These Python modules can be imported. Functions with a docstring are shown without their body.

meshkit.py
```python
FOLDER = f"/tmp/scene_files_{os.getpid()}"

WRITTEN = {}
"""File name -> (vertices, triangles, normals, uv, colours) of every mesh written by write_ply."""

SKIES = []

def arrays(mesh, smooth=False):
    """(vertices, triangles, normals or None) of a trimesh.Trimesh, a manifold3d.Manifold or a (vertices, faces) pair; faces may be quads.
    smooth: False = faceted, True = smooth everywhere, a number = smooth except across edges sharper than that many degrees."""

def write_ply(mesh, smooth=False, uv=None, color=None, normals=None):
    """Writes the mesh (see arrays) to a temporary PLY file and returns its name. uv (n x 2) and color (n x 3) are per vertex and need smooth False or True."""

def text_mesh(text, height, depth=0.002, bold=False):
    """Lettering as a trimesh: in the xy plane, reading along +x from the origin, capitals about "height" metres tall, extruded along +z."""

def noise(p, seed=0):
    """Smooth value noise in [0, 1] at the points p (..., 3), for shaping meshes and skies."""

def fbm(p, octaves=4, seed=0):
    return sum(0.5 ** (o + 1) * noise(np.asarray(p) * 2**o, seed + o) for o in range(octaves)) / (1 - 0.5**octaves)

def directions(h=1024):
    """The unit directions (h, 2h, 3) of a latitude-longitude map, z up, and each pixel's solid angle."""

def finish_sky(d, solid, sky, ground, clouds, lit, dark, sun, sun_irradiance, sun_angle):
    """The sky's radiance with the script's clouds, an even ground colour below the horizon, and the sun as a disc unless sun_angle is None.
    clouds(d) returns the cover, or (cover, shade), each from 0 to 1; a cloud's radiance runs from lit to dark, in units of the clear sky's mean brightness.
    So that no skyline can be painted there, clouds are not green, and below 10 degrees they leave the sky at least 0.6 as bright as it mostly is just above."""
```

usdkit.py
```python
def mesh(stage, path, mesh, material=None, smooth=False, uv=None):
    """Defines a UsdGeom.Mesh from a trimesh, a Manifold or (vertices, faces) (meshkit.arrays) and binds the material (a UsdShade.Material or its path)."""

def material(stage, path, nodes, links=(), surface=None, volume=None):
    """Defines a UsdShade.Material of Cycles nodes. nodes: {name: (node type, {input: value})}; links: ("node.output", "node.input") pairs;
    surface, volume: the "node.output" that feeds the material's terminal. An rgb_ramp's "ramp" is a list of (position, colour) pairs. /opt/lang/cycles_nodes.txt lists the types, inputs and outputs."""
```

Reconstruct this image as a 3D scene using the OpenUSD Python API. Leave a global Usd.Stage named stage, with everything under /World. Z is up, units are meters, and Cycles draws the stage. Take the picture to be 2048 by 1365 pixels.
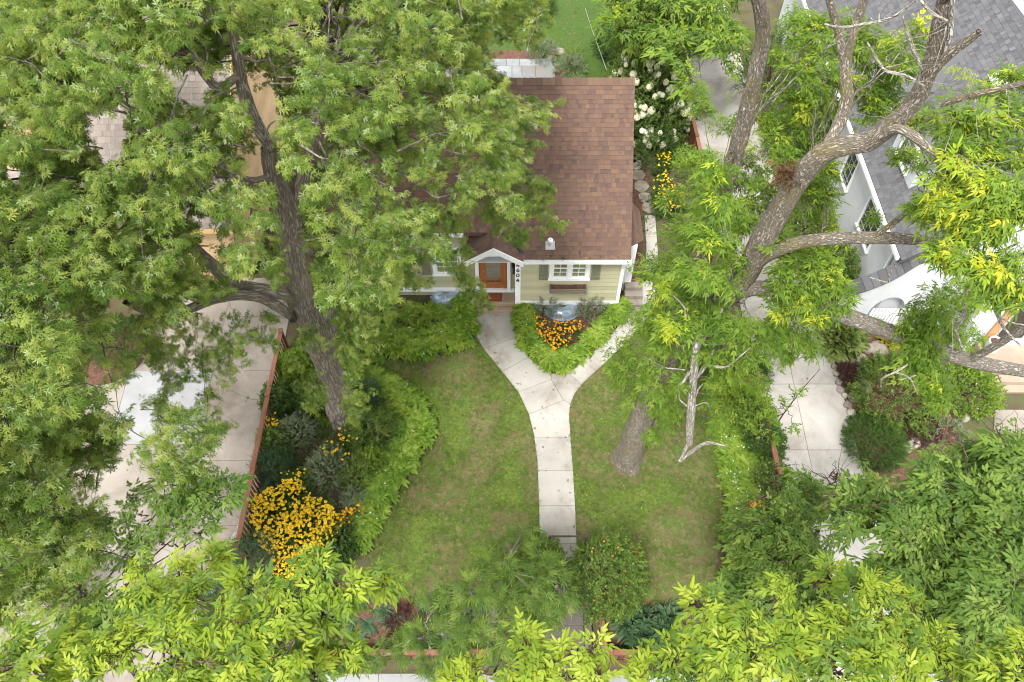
import math, random
import numpy as np, trimesh, shapely, usdkit, meshkit
from shapely.geometry import Polygon, Point, LineString, box as sbox
from shapely.ops import unary_union
from shapely.prepared import prep
from pxr import Usd, UsdGeom, UsdLux, UsdShade, Sdf, Gf, Vt

# ---------------------------------------------------------------- camera, sky, sun, exposure
stage = Usd.Stage.CreateInMemory()
UsdGeom.SetStageUpAxis(stage, 'Z'); UsdGeom.SetStageMetersPerUnit(stage, 1.0)
world = UsdGeom.Xform.Define(stage, '/World'); stage.SetDefaultPrim(world.GetPrim())
UsdGeom.Scope.Define(stage, '/World/Looks')
H = 22.5; TH = math.radians(55.0); F = 1593.0; CX, CY = 1024.0, 682.5
cam = UsdGeom.Camera.Define(stage, '/World/camera')
cam.CreateHorizontalApertureAttr(36.0); cam.CreateFocalLengthAttr(36.0 * F / 2048)
cam.CreateClippingRangeAttr((0.1, 3000.0)); cam.CreateExposureAttr(1.5)
cam.AddTranslateOp().Set(Gf.Vec3d(0, 0, H)); cam.AddRotateXOp().Set(90 - 55.0)
SUN_EL, SUN_AZ = math.radians(60), math.radians(205)      # azimuth measured from +y towards +x
sky_mat = usdkit.material(stage, '/World/Looks/sky', {
    'sky': ('sky_texture', {'sky_type': 'single_scattering', 'sun_disc': False, 'sun_elevation': SUN_EL, 'sun_rotation': SUN_AZ, 'air_density': 1.0, 'aerosol_density': 2.0, 'ozone_density': 1.0}),
    'tc': ('texture_coordinate', {}),
    'n': ('noise_texture', {'scale': 2.2, 'detail': 5.0, 'roughness': 0.55}),
    'r': ('rgb_ramp', {'ramp': [(0.0, (0.72, 0.72, 0.72)), (0.35, (0.8, 0.8, 0.8)), (0.7, (0.97, 0.97, 0.97)), (1.0, (1, 1, 1))]}),
    'm': ('mix_color', {'blend_type': 'mix', 'b': (9.2, 9.1, 8.9)}),
    'bg': ('background_shader', {'strength': 0.1})},
    [('tc.generated', 'n.vector'), ('n.fac', 'r.fac'), ('r.color', 'm.fac'), ('sky.color', 'm.a'), ('m.result', 'bg.color')], surface='bg.background')
dome = UsdLux.DomeLight.Define(stage, '/World/sky')
UsdShade.MaterialBindingAPI.Apply(dome.GetPrim()).Bind(sky_mat)
sun = UsdLux.DistantLight.Define(stage, '/World/sun')
sun.CreateIntensityAttr(0.55); sun.CreateAngleAttr(12.0); sun.CreateNormalizeAttr(True); sun.CreateColorAttr(Gf.Vec3f(1.0, 0.96, 0.88))
sun.AddRotateZOp().Set(-math.degrees(SUN_AZ)); sun.AddRotateXOp().Set(-(90 - math.degrees(SUN_EL)))
for p_, l_ in ((dome, 'bright hazy overcast sky with thin white cloud'),):
    p_.GetPrim().SetCustomDataByKey('kind', 'structure'); p_.GetPrim().SetCustomDataByKey('label', l_); p_.GetPrim().SetCustomDataByKey('category', 'sky')

# ---------------------------------------------------------------- the camera's geometry, for measuring places off the photograph
ST, CT = math.sin(TH), math.cos(TH)
def ray(px, py):
    u, v = (px - CX) / F, (py - CY) / F
    return np.array([u, CT - v * ST, -(ST + v * CT)])
def G(px, py, z=0.0):
    d = ray(px, py); t = (z - H) / d[2]
    return np.array([0, 0, H]) + d * t
def atY(px, py, Y):
    d = ray(px, py); return np.array([0, 0, H]) + d * (Y / d[1])
def proj(P):
    P = np.asarray(P, float); A = H - P[..., 2]; zc = P[..., 1] * CT + A * ST
    return np.stack([CX + F * P[..., 0] / zc, CY + F * (A * CT - P[..., 1] * ST) / zc], -1)

# ---------------------------------------------------------------- prims
count = {}
def numbered(path):
    k = count.get(path, 0); count[path] = k + 1
    return path if k == 0 else f'{path}_{k:03d}'
def meta(p, label=None, cat=None, group=None, kind=None):
    for k, v in (('label', label), ('category', cat), ('group', group), ('kind', kind)):
        if v: p.SetCustomDataByKey(k, v)
def write(path, v, f, mat, n=None, uv=None, tone=None):
    m = UsdGeom.Mesh.Define(stage, path)
    v = np.asarray(v, np.float32); f = np.asarray(f, np.int32)
    m.CreatePointsAttr(Vt.Vec3fArray.FromNumpy(v)); m.CreateFaceVertexCountsAttr(Vt.IntArray.FromNumpy(np.full(len(f), f.shape[1], np.int32)))
    m.CreateFaceVertexIndicesAttr(Vt.IntArray.FromNumpy(f.ravel())); m.CreateSubdivisionSchemeAttr('none')
    if n is not None:
        m.CreateNormalsAttr(Vt.Vec3fArray.FromNumpy(np.asarray(n, np.float32))); m.SetNormalsInterpolation('vertex')
    api = UsdGeom.PrimvarsAPI(m)
    if uv is not None:
        api.CreatePrimvar('st', Sdf.ValueTypeNames.TexCoord2fArray, 'vertex').Set(Vt.Vec2fArray.FromNumpy(np.asarray(uv, np.float32)))
    if tone is not None:
        t = np.broadcast_to(np.asarray(tone, np.float32), (len(v),))
        api.CreatePrimvar('tone', Sdf.ValueTypeNames.FloatArray, 'vertex').Set(Vt.FloatArray.FromNumpy(np.ascontiguousarray(t)))
    if mat is not None:
        UsdShade.MaterialBindingAPI.Apply(m.GetPrim()).Bind(M[mat] if isinstance(mat, str) else mat)
    return m.GetPrim()
class Thing:
    """A top-level thing: an Xform at its base whose children are parts. Geometry is given in world coordinates."""
    def __init__(s, name, label, cat, loc=(0, 0, 0), group=None, kind=None):
        s.path = numbered('/World/' + name); s.loc = np.asarray(loc, float)
        x = UsdGeom.Xform.Define(stage, s.path); x.AddTranslateOp().Set(Gf.Vec3d(*map(float, s.loc)))
        meta(x.GetPrim(), label, cat, group, kind); s.prim = x.GetPrim()
    def part(s, name, mesh, mat, parent=None, smooth=False, uv=None, tone=None, label=None, kind=None, n=None):
        path = numbered((parent or s.path) + '/' + name)
        if isinstance(mesh, tuple) and n is None and not smooth: v, f = np.asarray(mesh[0], float), np.asarray(mesh[1])
        elif n is not None: v, f = mesh
        else: v, f, n = meshkit.arrays(mesh, smooth)
        p = write(path, np.asarray(v) - s.loc, f, mat, n, uv, tone)
        meta(p, label, None, None, kind)
        return path
    def inst(s, name, protos, pos, quat, scale, idx, kind=None, label=None, parent=None):
        """A PointInstancer part; protos: [(mesh v, f, n, mat, uv)]"""
        path = numbered((parent or s.path) + '/' + name)
        pi = UsdGeom.PointInstancer.Define(stage, path)
        rel = pi.CreatePrototypesRel()
        for i, (v, f, nn, mat, uv) in enumerate(protos):
            pp = f'{path}/form_{i + 1:03d}'
            write(pp, v, f, mat, nn, uv); rel.AddTarget(pp)
        pi.CreateProtoIndicesAttr(Vt.IntArray.FromNumpy(np.asarray(idx, np.int32)))
        pi.CreatePositionsAttr(Vt.Vec3fArray.FromNumpy((np.asarray(pos) - s.loc).astype(np.float32)))
        q = np.asarray(quat)
        pi.CreateOrientationsAttr(Vt.QuathArray([Gf.Quath(float(a), float(b), float(c), float(d)) for a, b, c, d in q]))
        sc = np.repeat(np.asarray(scale, np.float32)[:, None], 3, 1) if np.ndim(scale) == 1 else np.asarray(scale, np.float32)
        pi.CreateScalesAttr(Vt.Vec3fArray.FromNumpy(np.ascontiguousarray(sc)))
        meta(pi.GetPrim(), label, None, None, kind)
        return path
def copy_of(first, name, label, loc, rotz=0, scale=1.0, group=None, cat=None):
    """A copy of a whole thing with its parts."""
    path = numbered('/World/' + name); x = UsdGeom.Xform.Define(stage, path); p = x.GetPrim()
    p.GetReferences().AddInternalReference(Sdf.Path(first.path))
    x.ClearXformOpOrder()
    x.AddTranslateOp().Set(Gf.Vec3d(*map(float, loc))); x.AddRotateZOp().Set(float(rotz)); x.AddScaleOp().Set(Gf.Vec3f(*( [scale] * 3 if np.ndim(scale) == 0 else scale)))
    p.SetInstanceable(True)
    was = first.prim.GetCustomData()
    meta(p, label, cat or was['category'], group or was.get('group'))
    return p

# ---------------------------------------------------------------- mesh helpers
def cat(*ms):
    vs, fs, n = [], [], 0
    for v, f in ms:
        f = np.asarray(f)
        if f.shape[1] == 4: f = np.vstack([f[:, [0, 1, 2]], f[:, [0, 2, 3]]])
        vs.append(np.asarray(v, float)); fs.append(f + n); n += len(v)
    return np.vstack(vs), np.vstack(fs)
def bx(x0, x1, y0, y1, z0, z1, b=0.0):
    """A box; b chamfers its long edges."""
    if b > 0:
        b = min(b, (x1 - x0) * .4, (y1 - y0) * .4, (z1 - z0) * .4)
        pts = []
        for sx in (0, 1):
            for sy in (0, 1):
                for sz in (0, 1):
                    c = np.array([(x0, x1)[sx], (y0, y1)[sy], (z0, z1)[sz]]); d = np.array([1 - 2 * sx, 1 - 2 * sy, 1 - 2 * sz]) * b
                    for k in range(3):
                        e = d.copy(); e[k] = 0; pts.append(c + e)
        h = trimesh.convex.convex_hull(np.array(pts)); return np.array(h.vertices), np.array(h.faces)
    v = np.array([[x, y, z] for x in (x0, x1) for y in (y0, y1) for z in (z0, z1)], float)
    f = np.array([[0, 1, 3, 2], [4, 6, 7, 5], [0, 4, 5, 1], [2, 3, 7, 6], [0, 2, 6, 4], [1, 5, 7, 3]])
    return v, np.vstack([f[:, [0, 1, 2]], f[:, [0, 2, 3]]])
def hexa(a, b):
    """A solid between the quads a (bottom, counter-clockwise from above) and b (top)."""
    v = np.vstack([a, b]); f = np.array([[3, 2, 1, 0], [4, 5, 6, 7], [0, 1, 5, 4], [1, 2, 6, 5], [2, 3, 7, 6], [3, 0, 4, 7]])
    return v, np.vstack([f[:, [0, 1, 2]], f[:, [0, 2, 3]]])
def bar(p, q, w, t, up=(0, 0, 1)):
    """A bar of width w and thickness t (along up) from p to q."""
    p, q, up = (np.asarray(x, float) for x in (p, q, up)); d = q - p; d /= np.linalg.norm(d)
    s = np.cross(d, up); s /= np.linalg.norm(s); u = np.cross(s, d)
    s, u = s * w / 2, u * t / 2
    return hexa(np.array([p - s - u, p + s - u, q + s - u, q - s - u]), np.array([p - s + u, p + s + u, q + s + u, q - s + u]))
def prism(pts2, axis, a0, a1):
    """A polygon extruded along an axis; pts2 in the other two axes, in order."""
    t = trimesh.creation.extrude_polygon(Polygon(pts2), a1 - a0, engine='earcut'); v = np.array(t.vertices); f = np.array(t.faces)
    if axis == 'z': v = v + [0, 0, a0]
    elif axis == 'y': v = np.stack([v[:, 0], v[:, 2] + a0, v[:, 1]], 1); f = f[:, ::-1]
    else: v = np.stack([v[:, 2] + a0, v[:, 0], v[:, 1]], 1)
    return v, f
def lathe(profile, c, n=16):
    p = np.asarray(profile, float); a = np.arange(n) * 2 * math.pi / n
    v = np.stack([p[:, None, 0] * np.cos(a), p[:, None, 0] * np.sin(a), np.repeat(p[:, None, 1], n, 1)], -1).reshape(-1, 3) + np.asarray(c)
    i, j = np.meshgrid(np.arange(len(p) - 1), np.arange(n), indexing='ij')
    f = np.stack([i * n + j, i * n + (j + 1) % n, (i + 1) * n + (j + 1) % n, (i + 1) * n + j], -1).reshape(-1, 4)
    return cat((v, f))
def spline(P, n):
    """Catmull-Rom through the rows of P (any number of columns), n samples."""
    P = np.asarray(P, float)
    if len(P) == 2: P = np.array([P[0], (P[0] + P[1]) / 2, P[1]])
    Q = np.vstack([2 * P[0] - P[1], P, 2 * P[-1] - P[-2]])
    seg = np.linalg.norm(np.diff(P[:, :3], axis=0), axis=1); s = np.r_[0, np.cumsum(seg)]; t = np.linspace(0, s[-1], n)
    k = np.clip(np.searchsorted(s, t, 'right') - 1, 0, len(P) - 2); u = ((t - s[k]) / np.maximum(seg[k], 1e-9))[:, None]
    a, b, c, d = Q[k], Q[k + 1], Q[k + 2], Q[k + 3]
    return 0.5 * (2 * b + (c - a) * u + (2 * a - 5 * b + 4 * c - d) * u ** 2 + (3 * b - a - 3 * c + d) * u ** 3)
def frames(P):
    T = np.gradient(P, axis=0); T /= np.linalg.norm(T, axis=1, keepdims=True) + 1e-12
    a = np.cross(T[0], [0.3, 0.9, 0.1]); a /= np.linalg.norm(a); A = []
    for t in T:
        a = a - t * (a @ t); a /= np.linalg.norm(a); A.append(a)
    A = np.array(A); return T, A, np.cross(T, A)
def tube(P, R, sides=8, ridge=0.0, freq=6.0, seed=0, lump=0.0, flare=None):
    """A branch: (v, f, normals, uv). ridge: depth of bark furrows; lump: uneven girth."""
    P = np.asarray(P, float); n = len(P); R = np.broadcast_to(np.asarray(R, float), (n,))
    T, A, B = frames(P); s = np.r_[0, np.cumsum(np.linalg.norm(np.diff(P, axis=0), axis=1))]
    ang = np.arange(sides + 1) * 2 * math.pi / sides
    ca, sa = np.cos(ang), np.sin(ang)
    r = np.repeat(R[:, None], sides + 1, 1)
    if lump: r = r * (1 + lump * (2 * meshkit.fbm(np.stack([ca[None] * 1.3 + 0 * s[:, None] + 7, sa[None] * 1.3 + 0 * s[:, None] + seed * 3.1, np.repeat(s[:, None] * .9, sides + 1, 1)], -1), 2, seed) - 1))
    if flare is not None: r = r * flare(s[:, None], ang[None])
    if ridge:
        q = np.stack([np.repeat(R.mean() * ca[None] * freq, n, 0) + 31, np.repeat(R.mean() * sa[None] * freq, n, 0) + 17, np.repeat(s[:, None] * freq * .17, sides + 1, 1)], -1)
        w = meshkit.fbm(q + 1.2 * meshkit.noise(q * .6, seed)[..., None], 2, seed + 5)
        r = r + ridge * (1 - 2.2 * np.abs(2 * w - 1)) 
    v = P[:, None] + r[..., None] * (ca[None, :, None] * A[:, None] + sa[None, :, None] * B[:, None])
    i, j = np.meshgrid(np.arange(n - 1), np.arange(sides), indexing='ij'); k = sides + 1
    f = np.stack([i * k + j, i * k + j + 1, (i + 1) * k + j + 1, (i + 1) * k + j], -1).reshape(-1, 4)
    dv, du = np.gradient(v, axis=0), np.gradient(v, axis=1)
    du[:, 0] = du[:, -1] = v[:, 1] - v[:, -2]
    nn = np.cross(du, dv); nn /= np.linalg.norm(nn, axis=-1, keepdims=True) + 1e-12
    out = v - P[:, None]; nn *= np.sign((nn * out).sum(-1, keepdims=True) + 1e-12)
    uv = np.stack([np.repeat((ang / (2 * math.pi))[None], n, 0) * 2 * math.pi * R.mean(), np.repeat(s[:, None], k, 1)], -1)
    return v.reshape(-1, 3), f, nn.reshape(-1, 3), uv.reshape(-1, 2)
def join(ts):
    vs, fs, ns, us, n = [], [], [], [], 0
    for v, f, nn, u in ts:
        if f.shape[1] == 4: f = np.vstack([f[:, [0, 1, 2]], f[:, [0, 2, 3]]])
        vs.append(v); fs.append(f + n); ns.append(nn); us.append(u); n += len(v)
    return np.vstack(vs), np.vstack(fs), np.vstack(ns), np.vstack(us)
def quats(d, up, roll):
    """Quaternions (w, x, y, z) of frames with x along d, z near up, rolled about d."""
    d = d / (np.linalg.norm(d, axis=1, keepdims=True) + 1e-12)
    y = np.cross(up, d); bad = np.linalg.norm(y, axis=1) < 1e-3; y[bad] = np.cross([1.0, 0.2, 0], d[bad]); y /= np.linalg.norm(y, axis=1, keepdims=True)
    z = np.cross(d, y); c, s = np.cos(roll)[:, None], np.sin(roll)[:, None]; y, z = y * c + z * s, z * c - y * s
    m = np.stack([d, y, z], -1)
    from scipy.spatial.transform import Rotation
    q = Rotation.from_matrix(m).as_quat(); return np.concatenate([q[:, 3:], q[:, :3]], 1)
def area_points(poly, rng, n):
    x0, y0, x1, y1 = poly.bounds; out = []
    p = prep(poly)
    while len(out) < n:
        for a, b in zip(rng.uniform(x0, x1, 400), rng.uniform(y0, y1, 400)):
            if p.contains(Point(a, b)): out.append((a, b))
    return np.array(out[:n])
def gpoly(px, z=0.0): return Polygon([tuple(G(x, y, z)[:2]) for x, y in px]).buffer(0)

# ---------------------------------------------------------------- the lie of the land
XLF, XRF = -7.68, 7.92                       # the two fence lines
def sst(a, b, x): t = np.clip((x - a) / (b - a), 0, 1); return t * t * (3 - 2 * t)
def zg(x, y):
    x, y = np.asarray(x, float), np.asarray(y, float)
    lot = -0.55 * sst(7.5, 5.6, y) - 0.4 * sst(5.5, 5.25, y)
    drv = -0.95 * np.clip((16 - y) / 11.0, 0, 1)
    w = sst(XLF - 0.28, XLF - 0.02, x) * (1 - sst(XRF + 0.02, XRF + 0.28, x))
    steps = sst(0.72, 0.8, x) * (1 - sst(2.22, 2.3, x)) * (y < 7.9) * (y > 5.0)
    lot = lot - 0.35 * steps
    z = drv + (lot - drv) * w
    return z - 0.12 * sst(1.2, 0.9, y)
def drape(poly, dz, step=0.5, thick=0.0, sides=True, bump=0.0, seed=0):
    """A sheet over the ground, cut to a polygon: triangles no longer than step, skirts of the given thickness."""
    poly = poly.simplify(0.004)
    polys = list(poly.geoms) if hasattr(poly, 'geoms') else [poly]
    ms = []
    for p in polys:
        if p.area < 1e-4: continue
        v, f = trimesh.creation.triangulate_polygon(p, engine='earcut')
        v = np.column_stack([v, np.zeros(len(v))])
        if step: v, f = trimesh.remesh.subdivide_to_size(v, f, step, max_iter=12)
        t = trimesh.Trimesh(v, f, process=True); v, f = np.array(t.vertices), np.array(t.faces)
        nz = np.cross(v[f[:, 1]] - v[f[:, 0]], v[f[:, 2]] - v[f[:, 0]])[:, 2]; f[nz < 0] = f[nz < 0][:, ::-1]
        v[:, 2] = zg(v[:, 0], v[:, 1]) + dz
        if bump: v[:, 2] += bump * (meshkit.fbm(v * 3.1, 3, seed) - .5)
        ms.append((v, f))
        if thick:
            e = np.sort(np.vstack([f[:, [0, 1]], f[:, [1, 2]], f[:, [2, 0]]]), 1); d = np.vstack([f[:, [0, 1]], f[:, [1, 2]], f[:, [2, 0]]])
            u, i, c = np.unique(e, axis=0, return_index=True, return_counts=True); d = d[i[c == 1]]
            q = []
            for a, b in d: q += [v[a], v[b], v[b] - [0, 0, thick], v[a] - [0, 0, thick]]
            k = np.arange(len(d))[:, None] * 4
            ms.append((np.array(q), np.hstack([k + 1, k, k + 3, k + 2])))
    return cat(*ms)

# ---------------------------------------------------------------- materials
M = {}
def mat(name, nodes, links, surface='p.BSDF'):
    M[name] = usdkit.material(stage, '/World/Looks/' + name, nodes, links, surface=surface)
def mottled(name, stops, scale=4.0, detail=5.0, rough=0.8, bump=0.0, bump_scale=40.0, fine=0.0, fine_scale=60.0, stretch=None, spec=0.3, tone=False, island=0.0, dist=0.02, coat=0.0, obj=0.0):
    """Principled with a noise ramp. tone: shift along the ramp by the mesh's tone primvar; island: vary by piece."""
    nodes = {'g': ('geometry', {}), 'mp': ('mapping', {'scale': stretch or (1, 1, 1)}), 'n': ('noise_texture', {'scale': scale, 'detail': detail, 'roughness': 0.6}),
             'a': ('math', {'math_type': 'multiply_add', 'value2': 1.0, 'value3': 0.0}), 'r': ('rgb_ramp', {'ramp': stops}),
             'p': ('principled_bsdf', {'roughness': rough, 'specular_ior_level': spec, 'coat_weight': coat})}
    links = [('g.position', 'mp.vector'), ('mp.vector', 'n.vector'), ('n.fac', 'a.value1')]
    last = 'a.value'
    def add(nm, src, k):
        nonlocal last
        nodes[nm] = ('math', {'math_type': 'multiply_add', 'value2': k}); links.append((src, nm + '.value1')); links.append((last, nm + '.value3')); last = nm + '.value'
    if tone:
        nodes['at'] = ('attribute', {'attribute': 'tone'}); add('t', 'at.fac', 1.0)
    if island: add('isl', 'g.random_per_island', island); nodes['ic'] = ('math', {'math_type': 'subtract', 'value2': island / 2}); links.append((last, 'ic.value1')); last = 'ic.value'
    if obj:
        nodes['oi'] = ('object_info', {}); add('ob', 'oi.random', obj); nodes['oc'] = ('math', {'math_type': 'subtract', 'value2': obj / 2}); links.append((last, 'oc.value1')); last = 'oc.value'
    if fine:
        nodes['fn'] = ('noise_texture', {'scale': fine_scale, 'detail': 3.0, 'roughness': 0.7}); links.append(('mp.vector', 'fn.vector'))
        add('f', 'fn.fac', fine); nodes['fc'] = ('math', {'math_type': 'subtract', 'value2': fine / 2}); links.append((last, 'fc.value1')); last = 'fc.value'
    links += [(last, 'r.fac'), ('r.color', 'p.base_color')]
    if bump:
        nodes['bn'] = ('noise_texture', {'scale': bump_scale, 'detail': 4.0, 'roughness': 0.65}); nodes['b'] = ('bump', {'strength': bump, 'distance': dist})
        links += [('mp.vector', 'bn.vector'), ('bn.fac', 'b.height'), ('b.normal', 'p.normal')]
    mat(name, nodes, links)

C3 = lambda h, k=1.0: tuple(k * ((int(h[i:i + 2], 16) / 255 / 12.92) if int(h[i:i + 2], 16) < 11 else ((int(h[i:i + 2], 16) / 255 + .055) / 1.055) ** 2.4) for i in (0, 2, 4))
def concrete_mat(name, stops, crack=0.0):
    """Poured concrete: cloudy tone, dirt blotches, speckle, and hairline cracks where crack > 0."""
    nodes = {'g': ('geometry', {}), 'at': ('attribute', {'attribute': 'tone'}), 'n': ('noise_texture', {'scale': .9, 'detail': 8.0, 'roughness': .62}), 'fn': ('noise_texture', {'scale': 55.0, 'detail': 4.0, 'roughness': .7}),
             'a': ('math', {'math_type': 'add'}), 'f': ('math', {'math_type': 'multiply_add', 'value2': .38}), 'fc': ('math', {'math_type': 'subtract', 'value2': .19}), 'r': ('rgb_ramp', {'ramp': stops}),
             'sn': ('noise_texture', {'scale': .55, 'detail': 9.0, 'roughness': .68, 'distortion': .6}), 'sr': ('rgb_ramp', {'ramp': [(.36, (.60, .56, .51)), (.47, (.90, .89, .87)), (.56, (1, 1, 1))]}), 'm': ('mix_color', {'blend_type': 'multiply', 'fac': .8}),
             'wn': ('noise_texture', {'scale': 1.6, 'detail': 4.0}), 'ws': ('vector_math', {'math_type': 'scale', 'scale': .5}), 'w': ('vector_math', {'math_type': 'add'}),
             'v': ('voronoi_texture', {'feature': 'distance_to_edge', 'scale': .30}), 'cr': ('map_range', {'from_min': .001, 'from_max': .0045, 'to_min': 1.0 - crack, 'to_max': 1.0, 'clamp': True}), 'm2': ('mix_color', {'blend_type': 'multiply', 'fac': 1.0}),
             'b': ('bump', {'strength': .25, 'distance': .004}), 'p': ('principled_bsdf', {'roughness': .9, 'specular_ior_level': .25})}
    links = [('g.position', 'n.vector'), ('g.position', 'fn.vector'), ('n.fac', 'a.value1'), ('at.fac', 'a.value2'), ('fn.fac', 'f.value1'), ('a.value', 'f.value3'), ('f.value', 'fc.value1'), ('fc.value', 'r.fac'), ('g.position', 'sn.vector'), ('sn.fac', 'sr.fac'),
             ('r.color', 'm.a'), ('sr.color', 'm.b'), ('g.position', 'wn.vector'), ('wn.color', 'ws.vector1'), ('ws.vector', 'w.vector1'), ('g.position', 'w.vector2'), ('w.vector', 'v.vector'), ('v.distance', 'cr.value'), ('m.result', 'm2.a'), ('cr.result', 'm2.b'), ('m2.result', 'p.base_color'), ('fn.fac', 'b.height'), ('b.normal', 'p.normal')]
    mat(name, nodes, links)
concrete_mat('concrete', [(0.1, (.19, .175, .157)), (0.3, (.27, .255, .235)), (0.45, (.325, .31, .29)), (0.65, (.36, .345, .325)), (0.85, (.40, .385, .365))])
concrete_mat('old_concrete', [(0.1, (.13, .11, .094)), (0.3, (.19, .165, .143)), (0.45, (.24, .215, .19)), (0.65, (.275, .25, .226)), (0.85, (.32, .295, .27))], .6)
mottled('white_concrete', [(0.2, (.17, .174, .183)), (0.4, (.235, .24, .25)), (0.6, (.27, .275, .285)), (0.8, (.30, .305, .315))], scale=1.2, detail=7, fine=0.2, bump=0.2, bump_scale=90, dist=.004, rough=.85, tone=True)
mottled('wet_stone', [(0.2, (.055, .048, .043)), (0.5, (.092, .082, .073)), (0.8, (.14, .126, .113))], scale=1.5, detail=7, fine=0.3, bump=0.3, bump_scale=80, dist=.006, rough=.8)
mottled('landing_stone', [(0.2, (.20, .145, .10)), (0.5, (.28, .205, .15)), (0.8, (.34, .26, .20))], scale=2.5, detail=7, fine=0.3, bump=0.3, bump_scale=90, dist=.005, rough=.85)
mottled('pale_stone', [(0.2, (.15, .125, .10)), (0.5, (.26, .228, .195)), (0.8, (.36, .33, .295))], scale=3.0, detail=7, fine=0.3, fine_scale=30, bump=0.5, bump_scale=25, dist=.02, rough=.85, tone=True)
mottled('blue_flagstone', [(0.0, (.16, .115, .07)), (0.25, (.20, .155, .11)), (0.45, (.15, .16, .165)), (0.7, (.20, .215, .225)), (1.0, (.27, .285, .295))], scale=2.0, detail=6, fine=0.2, bump=0.3, bump_scale=50, dist=.005, rough=.8, tone=True)
mottled('asphalt', [(0.2, (.045, .045, .047)), (0.8, (.075, .074, .073))], scale=2, detail=7, fine=.3, bump=.3, bump_scale=150, dist=.006, rough=.9)
mottled('soil', [(0.2, (.05, .038, .024)), (0.45, (.085, .065, .040)), (0.65, (.075, .09, .033)), (0.85, (.09, .12, .04))], scale=2.2, detail=8, fine=.4, fine_scale=25, bump=.8, bump_scale=22, dist=.04, rough=.95)
mottled('mulch', [(0.2, (.03, .016, .012)), (0.45, (.095, .048, .034)), (0.65, (.16, .082, .058)), (0.85, (.24, .14, .10))], scale=14, detail=6, fine=.5, fine_scale=60, bump=1.0, bump_scale=45, dist=.03, rough=.95)
def lawn_mat(name, stops, dry, dry_pos):
    mat(name, {'g': ('geometry', {}), 'n': ('noise_texture', {'scale': 26.0, 'detail': 4.0, 'roughness': 0.7}), 'r': ('rgb_ramp', {'ramp': stops}),
        'n2': ('noise_texture', {'scale': .55, 'detail': 5.0, 'roughness': .62}), 'r2': ('rgb_ramp', {'ramp': [(dry_pos, (0, 0, 0)), (dry_pos + .17, (1, 1, 1))]}),
        'n3': ('noise_texture', {'scale': 40.0, 'detail': 3.0}), 'r3': ('rgb_ramp', {'ramp': dry}),
        'mm': ('math', {'math_type': 'multiply', 'value2': .8}), 'm': ('mix_color', {}), 'bn': ('noise_texture', {'scale': 38.0, 'detail': 4.0, 'roughness': .7}), 'b': ('bump', {'strength': .9, 'distance': .05}),
        'p': ('principled_bsdf', {'roughness': .85, 'specular_ior_level': .2})},
        [('g.position', 'n.vector'), ('n.fac', 'r.fac'), ('g.position', 'n2.vector'), ('n2.fac', 'r2.fac'), ('g.position', 'n3.vector'), ('n3.fac', 'r3.fac'), ('r2.color', 'mm.value1'), ('mm.value', 'm.fac'),
         ('r.color', 'm.a'), ('r3.color', 'm.b'), ('m.result', 'p.base_color'), ('g.position', 'bn.vector'), ('bn.fac', 'b.height'), ('b.normal', 'p.normal')])
lawn_mat('turf', [(.2, (.034, .066, .012)), (.5, (.088, .142, .028)), (.8, (.175, .23, .055))], [(.25, (.11, .10, .045)), (.5, (.19, .175, .08)), (.8, (.28, .25, .13))], .57)
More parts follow.
